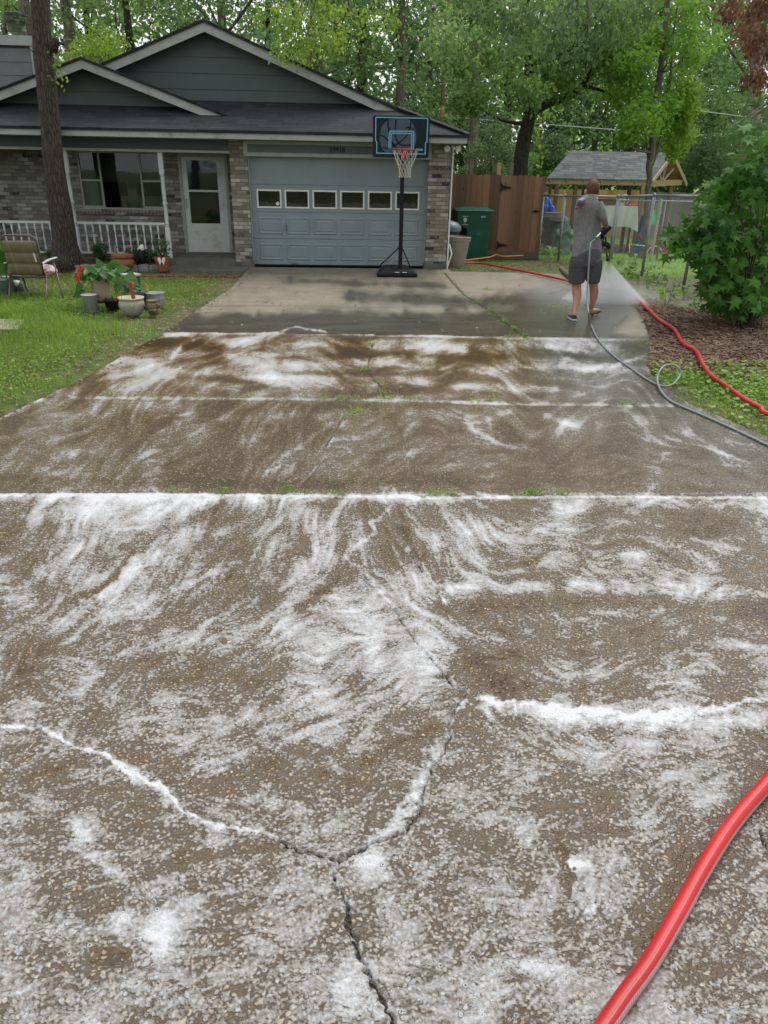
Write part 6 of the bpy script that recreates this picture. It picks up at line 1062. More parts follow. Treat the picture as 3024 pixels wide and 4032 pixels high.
printed('blue_print', [[(2276, 806), (2298, 794), (2300, 805), (2278, 813)], [(2300, 796), (2312, 788), (2314, 796), (2302, 801)], [(2284, 798), (2300, 788), (2300, 792), (2286, 801)]], M_PB)
printed('pale_print', [[(2288, 796), (2304, 776), (2318, 772), (2304, 786)], [(2298, 790), (2320, 778), (2326, 782), (2306, 793)]], M_PW)
# shorts: waist, seat and two wide legs in one surface
b = MB(); loft(b, [J(2311, 980, .02), J(2310, 1000, .01), J(2308, 1025, .0), J(2307, 1045, .0)], [W_(118), W_(128), W_(132), W_(122)], [W_(72), W_(82), W_(86), W_(80)], 26)
LS = [(2280, 1020, .0, 74), (2275, 1050, .02, 74), (2271, 1085, .04, 70), (2270, 1112, .05, 68)]; RS2 = [(2337, 1020, .0, 74), (2339, 1050, .02, 70), (2337, 1085, .04, 62), (2334, 1110, .06, 58)]
for Q in (LS, RS2): loft(b, [J(x, y, d) for x, y, d, w in Q], [W_(w) for *_, w in Q], [W_(w)*1.05 for *_, w in Q], 22)
so_ = skinned(b, 'shorts', M_SHORT, man, .013, 4)
b = MB(); b.tube([J(2247, 1052, -.05), J(2262, 1053, -.135), J(2278, 1050, -.15)], .004, 5); b.tube([J(2308, 1000, -.16), J(2307, 1030, -.165)], .004, 5); b.build('seam', M_DARK, so_)
# shoes
M_SH1 = mat('grey_canvas', (.045, .045, .05), .8, .2, 20); M_SOLE = mat('pale_sole', (.60, .58, .54), .6); M_TANS = mat('tan_sole', (.24, .19, .12), .8, .2, 30)
b = MB(); b.tube([fl+Vector((0, -.055, -.005)), fl+Vector((0, -.02, .0)), fl+Vector((0, .06, -.005)), fl+Vector((-.005, .15, -.018)), fl+Vector((-.01, .225, -.03)), fl+Vector((-.01, .245, -.026))], [.03, .042, .044, .05, .04, .015], 14, True, [.036, .042, .036, .03, .022, .01], (1, 0, 0)); s1 = b.build('shoe', M_SH1, man, True)
b = MB(); b.prism([(fl.x+x, fl.y+y, .004) for x, y in ((-.034, -.06), (.034, -.06), (.046, 0), (.048, .1), (.045, .19), (.015, .255), (-.03, .25), (-.055, .18), (-.048, .08), (-.044, 0))], (0, 0, .026)); b.build('sole', M_SOLE, s1, False, .005)
rv = Matrix.Rotation(math.radians(-52), 3, 'X') @ Matrix.Rotation(math.radians(-38), 3, 'Z'); rb_ = J(2322, 1240, .16); rb_.z = .012
b = MB(); b.tube([RF((0, -.13, .04)), RF((0, -.09, .045)), RF((0, 0, .04)), RF((0, .08, .03)), RF((0, .13, .02))], [.03, .043, .046, .048, .02], 14, True, [.03, .042, .036, .028, .012], (1, 0, 0)); s2 = b.build('shoe', M_TANS, man, True)
b = MB(); b.prism([RF(v) for v in ((-.036, -.145, 0), (.036, -.145, 0), (.048, -.08, 0), (.05, .04, 0), (.04, .12, 0), (0, .15, 0), (-.045, .11, 0), (-.052, .02, 0), (-.046, -.08, 0))], RF((0, 0, .022))-RF((0, 0, 0))); b.build('sole', M_SH1, s2, False, .005)
b = MB(); b.tube([RF((-.048, -.06, .006)), RF((-.03, -.135, .006)), RF((0, -.15, .006)), RF((.03, -.135, .006)), RF((.048, -.06, .006))], .007, 6); b.build('sole_edge', M_SOLE, s2, True)
# gloved hands: palm, four fingers curled round the grip, thumb
M_GLOVE = mat('black_glove', (.010, .012, .016), .6, .2, 20)
def glove(c, ax, fw, name='glove', s=1.0):       # c palm centre, ax along the gripped bar, fw from the wrist into the hand
    ax = Vector(ax).normalized(); fw = Vector(fw); fw = (fw-ax*fw.dot(ax)).normalized(); n = ax.cross(fw).normalized(); b = MB()
    b.tube([c-fw*.085*s, c-fw*.045*s, c, c+fw*.035*s], [.031*s, .036*s, .044*s, .042*s], 12, True, [.026*s, .024*s, .022*s, .02*s], ax)
    for k, L in enumerate((.92, 1.0, .95, .78)):
        o = c+fw*.03*s+ax*((k-1.5)*.0225*s); p = [o, o+fw*.032*L*s-n*.004, o+fw*.045*L*s-n*.028*s, o+fw*.028*L*s-n*.050*s, o+fw*.004*s-n*.052*s*L]; b.tube(p, [.0105*s, .0105*s, .010*s, .009*s, .0075*s], 8)
    p = [c-fw*.03*s+ax*.036*s, c+ax*.058*s-n*.02*s, c+fw*.028*s+ax*.052*s-n*.042*s, c+fw*.045*s+ax*.035*s-n*.052*s]; b.tube(p, [.014*s, .0125*s, .011*s, .0085*s], 8)
    return skinned(b, name, M_GLOVE, man, .0065, 2)
hA = J(2384, 911, .06); hB = J(2384, 962, .22)
glove(hA, J(2366, 905, -.02)-J(2388, 945, .12), Vector((.15, .45, -.8)), 'right_glove', 1.12)
glove(hB, J(2384, 948, .2)-J(2388, 975, .28), Vector((1, -.3, -.3)), 'left_glove', 1.05)
b = MB(); b.tube([J(2345, 930, .34), J(2362, 945, .30), J(2376, 957, .25)], [.034, .032, .028], 12); b.build('glove_cuff', M_GLOVE, man, True)
# pressure wand: gun, lance, nozzle
wd = empty('pressure_wand', J(2380, 930, .1), 'black pressure washer wand with chrome fitting held in both gloves', 'pressure wand')
noz = P(2392, 1024, 12.15); gun = J(2384, 935, .1); b = MB(); b.tube([J(2352, 925, -.04), gun, hB+Vector((.012, 0, 0)), noz.lerp(hB, .35)], [.012, .013, .012, .009], 10); b.build('lance', M_BLACK, wd, True)
b = MB(); b.tube([noz.lerp(hB, .38), noz.lerp(hB, .1)], [.016, .018], 10); b.build('lance_collar', mat('rust_red_collar', (.22, .06, .03), .5), wd, True); b = MB(); b.tube([noz.lerp(hB, .13), noz.lerp(hB, -.0)], [.020, .026], 12); b.build('nozzle', M_BLACK, wd, True)
b = MB(); b.tube([J(2372, 905, -.0), J(2370, 925, .0), J(2366, 943, .02)], [.018, .02, .016], 10); b.bar(J(2378, 918, .0), J(2374, 942, .0), .01, .02); b.build('trigger_grip', M_BLACK, wd, True)
b = MB(); b.tube([J(2364, 918, -.05), J(2352, 932, -.10), J(2343, 940, -.16)], [.016, .02, .015], 12); b.tube([J(2347, 936, -.14), J(2343, 940, -.16)], [.024, .024], 6); b.build('chrome_fitting', mat('chrome', (.62, .62, .60), .2, .05, 10, 1.0), wd, 'auto'); b = MB(); b.tube([J(2343, 940, -.16), J(2333, 950, -.22), J(2325, 958, -.27)], [.011, .009, .008], 8); b.build('swivel', M_BLACK, wd, True)
# ================================================================ hoses
hz = .014
M_GH = mat('grey_hose_rubber', (.20, .23, .245), .42, .12, 12)
gl = [J(2343, 941, -.17), J(2331, 951, -.235), J(2325, 959, -.27), P(2323, 975, 11.07), P(2321, 1010, 11.02), P(2316, 1080, 10.95), P(2313, 1150, 10.85), P(2314, 1200, 10.7), P(2318, 1235, 10.5), G(2325, 1272, .06), G(2334, 1295, hz), G(2348, 1325, hz), G(2378, 1365, hz), G(2425, 1408, hz), G(2485, 1450, hz), G(2545, 1492, hz), G(2605, 1520, hz)]
lp = [G(2650, 1512, .02), P(2676, 1478, 7.95), P(2672, 1450, 8.0), P(2650, 1437, 8.05), P(2618, 1440, 8.0), P(2597, 1462, 7.9), P(2588, 1492, 7.8), G(2598, 1530, hz+.02), G(2632, 1572, hz), G(2690, 1602, hz), G(2780, 1640, hz), G(2880, 1685, hz), G(2960, 1722, hz), G(3024, 1752, hz), G(3150, 1800, hz), Vector((4.9, 5.4, hz))]
b = MB(); b.tube(curvepts(gl+lp, 9), .0118, 10); tag(b.build('pressure_hose', M_GH, None, True), 'grey pressure hose trailing from the wand with one loop on the lawn edge', 'hose')
t = NT('red_hose_rubber'); q = t.attr('along'); ar = t.attr('around'); rb = t.math('SINE', t.math('MULTIPLY', q, 520.0)); ar2 = t.math('ADD', ar, t.math('MULTIPLY', t.math('SINE', t.math('MULTIPLY', q, 1.1)), .05)); st = t.math('MULTIPLY', t.step(ar2, .735, .75), t.step(ar2, .845, .83)); wv = t.math('SINE', t.math('ADD', t.math('MULTIPLY', q, 520.0), t.math('MULTIPLY', ar, 60.0)))
k = t.ramp(t.noise(t.co(), 3, 3), [(.3, (.36, .008, .010)), (.7, (.52, .014, .016))]); k = t.mix(t.math('MULTIPLY', t.step(t.noise(t.co(), 26, 4, .7), .62, .72), .35), k, (.45, .16, .13)); k = t.mix(t.math('MULTIPLY', st, t.math('MULTIPLY_ADD', wv, .22, .70)), k, (.36, .35, .35))
k = t.mix(t.math('MULTIPLY', t.step(t.noise(t.co(), 11, 6, .75), .55, .75), .45), k, (.20, .05, .035)); t.fin(k, .40, t.bump(t.math('ADD', rb, t.math('MULTIPLY', wv, .4)), .10, .0015)); M_RH = t.m
def hose(name, pts, r, n, m, label, twist=0.0):
    rs = r if hasattr(r, '__len__') else [r]*len(pts); P_ = curvepts(pts, n); R2 = list(np.interp(np.linspace(0, len(pts)-1, len(P_)), range(len(pts)), rs)); N = 20; b = MB(); b.tube(P_, R2, N, True, None); L = 0; al = []; 
    for i, p in enumerate(P_): L += (p-P_[i-1]).length if i else 0; al += [L]*N
    V = b.v; F = [f for f in b.f if len(f) == 4]; ar_ = []
    for i, p in enumerate(P_):
        d = (P_[min(i+1, len(P_)-1)]-P_[max(i-1, 0)]).normalized(); sd_ = d.cross(Vector((0, 0, 1))).normalized()
        for j in range(N): o_ = Vector(V[i*N+j])-p; ar_.append((math.atan2(o_.dot(sd_), o_.z)/6.2832) % 1)
    o = npmesh(name, V, F, m, None, {'along': al, 'around': ar_}, True); return tag(o, label, 'hose')
rz_ = .045
_a, _b = G(2990, 3120, .026), G(2880, 3250, .026); _d = (_a-_b).normalized(); HP2 = _a+_d*.2+Vector((.01, -.0, 0)); HP1 = _a+_d*.48+Vector((.06, .0, 0))
red = [G(1828, 1036, .03), G(1890, 1036, .03), G(1960, 1049, .03), G(2050, 1066, rz_), G(2130, 1082, rz_), G(2220, 1102, rz_), G(2300, 1125, rz_), G(2370, 1137, rz_), G(2440, 1148, rz_), G(2495, 1163, rz_), G(2525, 1192, rz_), G(2560, 1225, rz_), G(2600, 1262, rz_), G(2655, 1298, rz_), G(2690, 1352, rz_), G(2740, 1382, rz_), G(2765, 1430, rz_), G(2800, 1478, rz_), G(2860, 1520, rz_), G(2930, 1570, rz_), G(2990, 1602, rz_), G(3080, 1640, rz_), Vector((5.4, 6.0, rz_)), Vector((5.4, 4.6, rz_)), Vector((4.6, 3.55, rz_)), Vector((3.3, 3.0, rz_)), Vector((2.1, 2.62, rz_)), HP1, HP2, G(2990, 3120, .026), G(2880, 3250, .026), G(2770, 3420, .026), G(2665, 3610, .026), G(2560, 3790, .026), G(2462, 3925, .026), G(2370, 4060, .026), G(2290, 4180, .026), Vector((.35, .7, .026)), Vector((.0, -.3, .026)), Vector((-.1, -2.0, .026))]
rr_ = [.020]*3+[.0225]*8+[.0245]*11+[.028]*2+[.0285]*(len(red)-24)
hose('red_hose', red, rr_, 8, M_RH, 'thick red hose crossing the concrete and lying in the near corner')
b = MB(); b.tube(curvepts([G(1830, 1026, .03), G(1890, 1018, .03), G(1930, 1012, .03), G(1955, 1004, .05), G(1985, 1010, .03), G(2060, 1006, .02)], 6), .018, 8); tag(b.build('orange_hose', mat('orange_rubber', (.55, .17, .07), .5), None, True), 'thin orange hose lying on the dirt before the cedar fence', 'hose')
# ================================================================ spray: droplets and mist leaving the nozzle
def cone_vol(name, apex, base, label, dens, m=None, back=None):
    V = [apex+Vector((-.012, 0, 0)), apex+Vector((.012, 0, 0)), apex+Vector((.012, .02, 0)), apex+Vector((-.012, .02, 0))]+base; b = MB(); b.add(V, [(3, 2, 1, 0), (0, 1, 5, 4), (1, 2, 6, 5), (2, 3, 7, 6), (3, 0, 4, 7), (4, 5, 6, 7)]); o = b.build(name, m); return tag(o, label, None, None, 'stuff')
def volmat(name, dens, sc, lo, hi, stretch=(1, 1, 1), fall=False):
    m = bpy.data.materials.new(name); m.use_nodes = True; nt = m.node_tree; nt.nodes.clear(); o = nt.nodes.new('ShaderNodeOutputMaterial'); v = nt.nodes.new('ShaderNodeVolumePrincipled'); v.inputs['Color'].default_value = (.93, .95, .97, 1); v.inputs['Anisotropy'].default_value = .3
    c = nt.nodes.new('ShaderNodeTexCoord'); mp = nt.nodes.new('ShaderNodeMapping'); mp.inputs['Scale'].default_value = stretch; n = nt.nodes.new('ShaderNodeTexNoise'); n.inputs['Scale'].default_value = sc; n.inputs['Detail'].default_value = 4; r = nt.nodes.new('ShaderNodeMapRange'); r.inputs[1].default_value = lo; r.inputs[2].default_value = hi; r.inputs[3].default_value = dens*.35; r.inputs[4].default_value = dens
    if fall:
        sx = nt.nodes.new('ShaderNodeSeparateXYZ'); mq = nt.nodes.new('ShaderNodeMapping'); mq.inputs['Scale'].default_value = [1/q_ for q_ in fall[1]]; mq.inputs['Location'].default_value = [-a_/q_ for a_, q_ in zip(*fall)]; nt.links.new(c.outputs['Object'], mq.inputs[0]); nt.links.new(mq.outputs[0], sx.inputs[0])
        def mt(op, a, b_):
            q = nt.nodes.new('ShaderNodeMath'); q.operation = op; q.use_clamp = True
            for s_, v_ in ((q.inputs[0], a), (q.inputs[1], b_)):
                if isinstance(v_, float): s_.default_value = v_
                else: nt.links.new(v_, s_)
            return q.outputs[0]
        def tent(o_): return mt('MULTIPLY', mt('MULTIPLY', o_, mt('SUBTRACT', 1.0, o_)), 4.0) if False else mt('SUBTRACT', 1.0, mt('POWER', mt('ABSOLUTE', mt2(o_), 0.0), 1.5))
        def mt2(o_):
            q = nt.nodes.new('ShaderNodeMath'); q.operation = 'MULTIPLY_ADD'; nt.links.new(o_, q.inputs[0]); q.inputs[1].default_value = 2.0; q.inputs[2].default_value = -1.0; return q.outputs[0]
        ff = mt('MULTIPLY', mt('MULTIPLY', tent(sx.outputs[0]), tent(sx.outputs[1])), mt('POWER', mt('SUBTRACT', 1.0, sx.outputs[2]), 2.0))
        q = nt.nodes.new('ShaderNodeMath'); q.operation = 'MULTIPLY'; nt.links.new(r.outputs[0], q.inputs[0]); nt.links.new(ff, q.inputs[1]); nt.links.new(q.outputs[0], v.inputs['Density'])
    for a, b_ in ((c.outputs['Object'], mp.inputs[0]), (mp.outputs[0], n.inputs[0]), (n.outputs[0], r.inputs[0]), *(() if fall else ((r.outputs[0], v.inputs['Density']),)), (v.outputs[0], o.inputs['Volume'])): nt.links.new(a, b_)
    return m
apx = noz.lerp(hB, -.015); g0_, g1_ = G(2262, 1200), G(2556, 1203); bz = .006
base = [Vector((g0_.x, g0_.y-.05, bz)), Vector((g1_.x, g1_.y-.05, bz)), Vector((g1_.x+.1, g1_.y+.75, bz)), Vector((g0_.x-.1, g0_.y+.55, bz))]
SPRAY = dict(apx=apx, base=base)
cone_vol('water_spray', apx, base, 'fan of fine water spray from the wand nozzle', 0, volmat('spray_volume', 4.6, 7, .35, .65, (1, 1, .8)))
b = MB(); g2_ = [G(2080, 1225), G(2640, 1225), G(2640, 1130), G(2080, 1130)]; b.box((min(q.x for q in g2_), min(q.y for q in g2_), .006), (max(q.x for q in g2_), max(q.y for q in g2_), .29)); tag(b.build('water_mist', volmat('mist_volume', 1.6, 4, .35, .7, fall=([min(q.x for q in g2_), min(q.y for q in g2_), 0], [max(q.x for q in g2_)-min(q.x for q in g2_), max(q.y for q in g2_)-min(q.y for q in g2_), .29]))), 'low water mist over the wet concrete', None, None, 'stuff')
rd = np.random.default_rng(9); n = 9000; u = rd.random(n); v = rd.random(n)*.75; s_ = rd.random(n)**.5
bA = np.array([tuple(q) for q in base]); bp = (bA[0]*(1-u)[:, None]+bA[1]*u[:, None])*(1-v)[:, None]+(bA[3]*(1-u)[:, None]+bA[2]*u[:, None])*v[:, None]; ap_ = np.array(tuple(apx)); Pd = ap_+(bp-ap_)*s_[:, None]+rd.normal(size=(n, 3))*.012; Pd[:, 2] = np.maximum(Pd[:, 2], .01)
u_ = (bp-ap_); u_ /= np.linalg.norm(u_, axis=1, keepdims=True); w_ = rd.normal(size=(n, 3)); w_ -= u_*(w_*u_).sum(1, keepdims=True); w_ /= np.linalg.norm(w_, axis=1, keepdims=True)
DROP = (np.array([(0, 0, 0), (.5, .16, 0), (1, 0, 0), (.5, -.16, 0), (.5, 0, .16), (.5, 0, -.16)]), [(0, 1, 4, 4), (0, 4, 3, 3), (0, 3, 5, 5), (0, 5, 1, 1), (2, 4, 1, 1), (2, 3, 4, 4), (2, 5, 3, 3), (2, 1, 5, 5)])
tag(leafmesh('water_droplets', Pd, rd.uniform(.006, .016, n), DROP, mat('water_white', (.75, .78, .8), .2), None, rd, frames=(u_, np.cross(w_, u_), w_)), 'flying water droplets below the nozzle', None, None, 'stuff')
# ================================================================ trees
def clumps(cs, n, r, rng, sub=5, sr=.28, sq=.75):   # leaves gathered on twigs, twigs gathered in clusters
    tw = crownpts(cs, max(1, n//sub), r, rng, sq); return np.repeat(tw, sub, 0)+rng.normal(size=(len(tw)*sub, 3))*sr*r*.35
def limbs(b, base, tips, r0, rng, n=5):
    for tp in tips:
        tp = Vector(tp); m1 = base.lerp(tp, .5)+Vector((rng.normal()*.25, rng.normal()*.25, -.15)); p = curvepts([base, m1, tp], n); b.tube(p, [r0*(1-.85*i/(len(p)-1)) for i in range(len(p))], 7)
def tree_at(name, trunk, label, cs, n, r, size, m, bark, group=None, cat='tree', nl=8, seed=1, flat=.2, hang=.2, sub=5, lr=.5, tm=LEAF):
    rng = np.random.default_rng(seed); pts, rad = trunk; e = empty(name, pts[0], label, cat, group); b = MB(); p2 = curvepts(pts, 4); R2 = list(np.interp(np.linspace(0, len(pts)-1, len(p2)), range(len(pts)), rad)); b.tube(p2, R2, 14)
    if nl:
        idx_ = rng.choice(len(cs), min(nl, len(cs)), False)
        for i in idx_:
            c = Vector(cs[i]); k = min(range(len(pts)), key=lambda q: abs(pts[q].z-(c.z-.8*r))); limbs(b, Vector(pts[k]), [c], rad[k]*lr, rng, 3)
    b.build('trunk', bark, e, True); P_ = clumps(cs, n, r, rng, sub); leafmesh('crown', P_, rng.uniform(size*.6, size*1.3, len(P_)), tm, m, e, rng, flat=flat, hang=hang); return e
def px_trunk(lst, Y): return [P(x, y, Y) for x, y, w in lst], [(P(x+w/2, y, Y)-P(x-w/2, y, Y)).length/2 for x, y, w in lst]
def px_cs(lst, Y, dy, rng):
    out = []
    for x, y in lst: out.append(tuple(P(x, y, Y+rng.normal()*dy)))
    return out
rt = np.random.default_rng(21)
# 1: dark oak beside the garage with the long limb
tk = px_trunk([(2048, 720, 62), (2050, 640, 58), (2062, 560, 56), (2078, 490, 52), (2086, 430, 50), (2086, 360, 42), (2082, 250, 36), (2080, 120, 30), (2085, -40, 26), (2085, -200, 20)], 23)
tk[0].insert(0, Vector((tk[0][0].x, 23, terr(tk[0][0].x, 23)-.1))); tk[1].insert(0, .26)
cs = px_cs([(x+rt.normal()*35, y+rt.normal()*20) for x, y in ((1780, 60), (1850, 150), (1800, 250), (1900, 60), (1950, 200), (1900, 320), (2000, 90), (2050, 240), (2000, 340), (2130, 60), (2180, 180), (2150, 300), (2250, 60), (2300, 150), (2260, 260), (2350, 50), (2400, 160), (2450, 60), (2320, 300), (2180, 350), (1840, 380), (2500, 120), (2100, -60), (2300, -60), (1900, -60), (2450, 240), (2380, 250))], 22.5, 1.6, rt)
e = tree_at('dark_oak', tk, 'oak with a dark forked trunk rising behind the cedar fence', cs, 15000, .85, .135, M_LEAF, M_BARKD, seed=4, nl=10, hang=.5, lr=.35)
b = MB(); lm = [P(x, y, 22.9) for x, y in ((2084, 455), (2120, 425), (2180, 398), (2240, 378), (2290, 340), (2330, 280), (2370, 200))]; b.tube(curvepts(lm, 4), np.interp(range(25), [0, 24], [.15, .05]), 10); b.tube(curvepts([lm[4], P(2350, 350, 22.7), P(2420, 380, 22.6)], 4), np.interp(range(9), [0, 8], [.06, .02]), 8); b.build('limb', M_BARKD, e, True)
# 2: slender tree in front of the pavilion
tk = px_trunk([(2540, 930, 24), (2545, 860, 22), (2550, 780, 21), (2558, 700, 21), (2556, 655, 26), (2568, 600, 26), (2570, 540, 24), (2580, 470, 28), (2590, 380, 26), (2600, 280, 24), (2615, 150, 20), (2630, 0, 16), (2640, -120, 10)], 22.3)
tk[0].insert(0, Vector((tk[0][0].x, 22.3, terr(tk[0][0].x, 22.3)-.1))); tk[1].insert(0, .12)
cs = px_cs([(x+rt.normal()*18, y+rt.normal()*14) for x, y in ((2500, 500), (2500, 440), (2450, 380), (2430, 340), (2520, 380), (2560, 440), (2640, 500), (2600, 440), (2660, 470), (2670, 400), (2640, 320), (2680, 240), (2560, 260), (2480, 240), (2440, 180), (2620, 160), (2700, 120), (2550, 120), (2480, 80), (2620, 40), (2720, 40), (2680, 500), (2530, 480), (2410, 420), (2570, 20), (2660, -40), (2750, 160))], 22.1, .8, rt)
e = tree_at('slender_tree', tk, 'slender multi stemmed tree with bright leaves standing before the pavilion', cs, 8000, .58, .12, leafmat('bright_green_leaf', (.045, .11, .012), (.26, .46, .055), .5), M_BARKG, seed=5, nl=10, hang=.4)
b = MB(); 
for st_ in ([(2562, 660), (2600, 560), (2615, 450), (2640, 300), (2650, 150), (2670, 0)], [(2556, 650), (2548, 560), (2530, 450), (2500, 330)]): p = [P(x, y, 22.4) for x, y in st_]; b.tube(curvepts(p, 4), np.interp(range(4*(len(p)-1)+1), [0, 4*len(p)-4], [.055, .02]), 10)
b.build('stem', M_BARKG, e, True)
cs = px_cs([(2680, 480), (2700, 420), (2690, 540), (2660, 590), (2705, 360)], 22.6, .2, rt); leafmesh('sun_toned_leaves', clumps(cs, 1300, .5, rt), RNG.uniform(.08, .16, 1300), LEAF, M_LEAFY, e, hang=.3)  # sunlight on this side of the crown put into a yellower leaf colour
# 3: pine trunks and the peeling snag
M_NEED = leafmat('pine_tuft', (.03, .055, .02), (.11, .18, .06), .3)
def pine(lst, Y, label, bark, zc=None, seed=1, ncr=12, name='pine_tree'):
    tk = px_trunk(lst, Y); g_ = terr(tk[0][0].x, Y); tk[0].insert(0, Vector((tk[0][0].x, Y, g_-.1))); tk[1].insert(0, tk[1][0]*1.15); top_ = tk[0][-1]; tk[0].append(top_+Vector((0, 0, 6))); tk[1].append(tk[1][-1]*.6); rng = np.random.default_rng(seed)
    cs = [(top_.x+rng.normal()*1.6, Y+rng.normal()*1.6, (zc or top_.z+1)+rng.random()*5.5) for _ in range(ncr)]; return tree_at(name, tk, label, cs, 2500, 1.0, .22, M_NEED, bark, seed=seed, nl=6, lr=.3, group='pines standing behind the house and yard')
pine([(1848, 690, 44), (1858, 600, 42), (1868, 500, 38), (1875, 350, 36), (1880, 150, 32), (1885, -60, 30)], 33, 'tall grey brown pine trunk behind the house corner', M_BARKP, seed=2)
pine([(1738, 520, 17), (1745, 340, 17), (1752, 250, 16), (1758, 150, 17), (1762, 0, 16), (1765, -60, 15)], 31, 'thin snag with peeling orange bark above the garage roof', M_BARKS, seed=3, ncr=5, name='peeling_snag')
pine([(2915, 900, 62), (2918, 820, 60), (2930, 700, 58), (2945, 600, 54), (2960, 500, 50), (2970, 380, 46), (2980, 200, 42), (2990, -50, 38)], 25, 'thick pale pine trunk behind the maple bush', barkmat('pale_pine_bark', (.16, .13, .105), (.36, .31, .26), .8), seed=6)
pine([(112, 300, 46), (104, 130, 44), (92, 0, 42), (86, -80, 40)], 31, 'grey pine trunk just beside the big porch tree', M_BARKP, seed=7)
pine([(285, 300, 42), (275, 130, 42), (262, 60, 40), (245, -80, 38)], 34, 'leaning pine trunk behind the porch gable', M_BARKP, seed=8); pine([(28, 200, 22), (24, 100, 22), (20, -60, 20)], 36, 'thin pine trunk over the chimney', M_BARKP, seed=9)
# small trees with their own place
def bushtree(name, px, Y, r, n, m, label, size=.12, dz=None, seed=1):
    rng = np.random.default_rng(seed); c0 = [P(x, y, Y) for x, y in px]; cs = [tuple(c+Vector((rng.normal()*.1, rng.normal()*.5, 0))) for c in c0]; bx_ = sum(c.x for c in c0)/len(c0); zt_ = sum(c.z for c in c0)/len(c0); tk = ([Vector((bx_, Y, terr(bx_, Y)-.1)), Vector((bx_+.1, Y, zt_*.5)), Vector((bx_, Y, zt_))], [.07, .06, .03]); return tree_at(name, tk, label, cs, n, r, size, m, M_BARKG, seed=seed, nl=len(cs), lr=.5)
bushtree('small_tree', [(1880, 600), (1930, 560), (1900, 660), (1980, 600), (2020, 640), (1950, 680), (1870, 690), (1925, 510)], 26, .62, 3600, M_LEAFB, 'pale grey green bushy tree between the house corner and the dark oak trunk', .10, seed=31)
bushtree('small_tree', [(380, 190), (430, 170), (470, 215), (350, 240), (400, 240), (440, 260), (370, 150), (320, 200)], 27, .7, 3400, M_LEAFY, 'yellow green feathery tree top behind the porch gable', .09, seed=32)
bushtree('small_tree', [(2180, 640), (2150, 600), (2220, 600), (2130, 680), (2170, 560)], 33, .8, 2600, M_LEAFB, 'pale shrub tree behind the pavilion roof near the dark oak', .13, seed=33)
bushtree('small_tree', [(2790, 640), (2840, 600), (2760, 580), (2850, 680), (2780, 700), (2740, 640)], 33, 1.0, 3200, M_LEAFB, 'pale leafy thicket tree beyond the pavilion gable', .14, seed=34)
# fill: oaks of the wood behind, shared meshes
def proto(seed, m, n=5600, h=11, r=1.5, low=1.2):
    rng = np.random.default_rng(seed); cs = [(rng.normal()*2.2, rng.normal()*1.6, low+rng.random()*(h-low)) for _ in range(34)]
    tk = ([Vector((0, 0, -.3)), Vector((.1, 0, 2)), Vector((-.1, .1, 5)), Vector((.1, 0, 9))], [.24, .19, .15, .06]); return tree_at('oak_tree', tk, 'x', cs, n, r, .21, m, M_BARKD if seed % 2 else M_BARKP, seed=seed, nl=12, lr=.4, group='trees of the wood behind the house and yard')
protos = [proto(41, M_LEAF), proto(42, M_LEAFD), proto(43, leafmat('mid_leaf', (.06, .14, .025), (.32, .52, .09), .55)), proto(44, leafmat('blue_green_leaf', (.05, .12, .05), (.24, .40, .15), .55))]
spots = [(60, 36, 3, 'behind the chimney'), (420, 40, 2, 'far behind the porch gable'), (560, 33, 0, 'behind the left slope of the big gable'), (760, 42, 1, 'behind the peak of the big gable'), (900, 34, 3, 'just past the peak of the big gable'), (1080, 38, 0, 'over the right slope of the big gable'), (1250, 32, 3, 'over the middle of the garage roof'),
         (1420, 36, 0, 'above the garage door'), (1560, 33, 3, 'above the basketball backboard'), (1680, 39, 1, 'beside the peeling snag'), (1820, 42, 1, 'between the snag and the pine trunk'), (1990, 38, 2, 'left of the dark forked trunk'), (2160, 44, 1, 'above the roof ridge start of the pavilion'), (2330, 41, 3, 'above the middle of the pavilion roof'),
         (2480, 45, 1, 'behind the slender tree'), (2640, 41, 0, 'above the pavilion gable'), (2800, 44, 1, 'past the pavilion, in shade'), (2900, 38, 3, 'beside the thick pale pine trunk'), (3050, 34, 0, 'at the photo edge over the grey fence'), (2720, 50, 1, 'deep in the wood over the grey fence'), (200, 44, 1, 'behind the leaning pine'), (1330, 46, 1, 'deep behind the garage roof')]
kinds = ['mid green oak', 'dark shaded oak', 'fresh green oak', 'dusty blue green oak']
used = set()
for i, (x, Y, k, where) in enumerate(spots):
    o = protos[k] if k not in used else copy_tree(protos[k]); used.add(k); p = P(x, 600, Y); s = .85+.4*((i*37) % 10)/10
    o.location = (p.x, Y, terr(p.x, Y)); o.rotation_euler = (0, 0, i*1.3); o.scale = (s, s, s*1.05)
    for ch_ in o.children: ch_.matrix_parent_inverse = Matrix()
    o['label'] = kinds[k]+' '+where
# trees over the road behind the camera, mirrored in the panes
for i, (x, y, s) in enumerate(((-9, -16, 1.2), (-2, -20, 1.4), (6, -17, 1.2), (13, -14, 1.3), (-15, -4, 1.3), (13.5, 3, 1.0))):
    o = copy_tree(protos[i % 4]); o.location = (x, y, -.03); o.rotation_euler = (0, 0, i*2.1); o.scale = (s, s, s); o.name = 'street_tree'; o['label'] = 'roadside tree across from the house, '+['first', 'second', 'third', 'fourth', 'fifth', 'sixth'][i]+' of six out of view'; o['group'] = 'roadside trees facing the house'
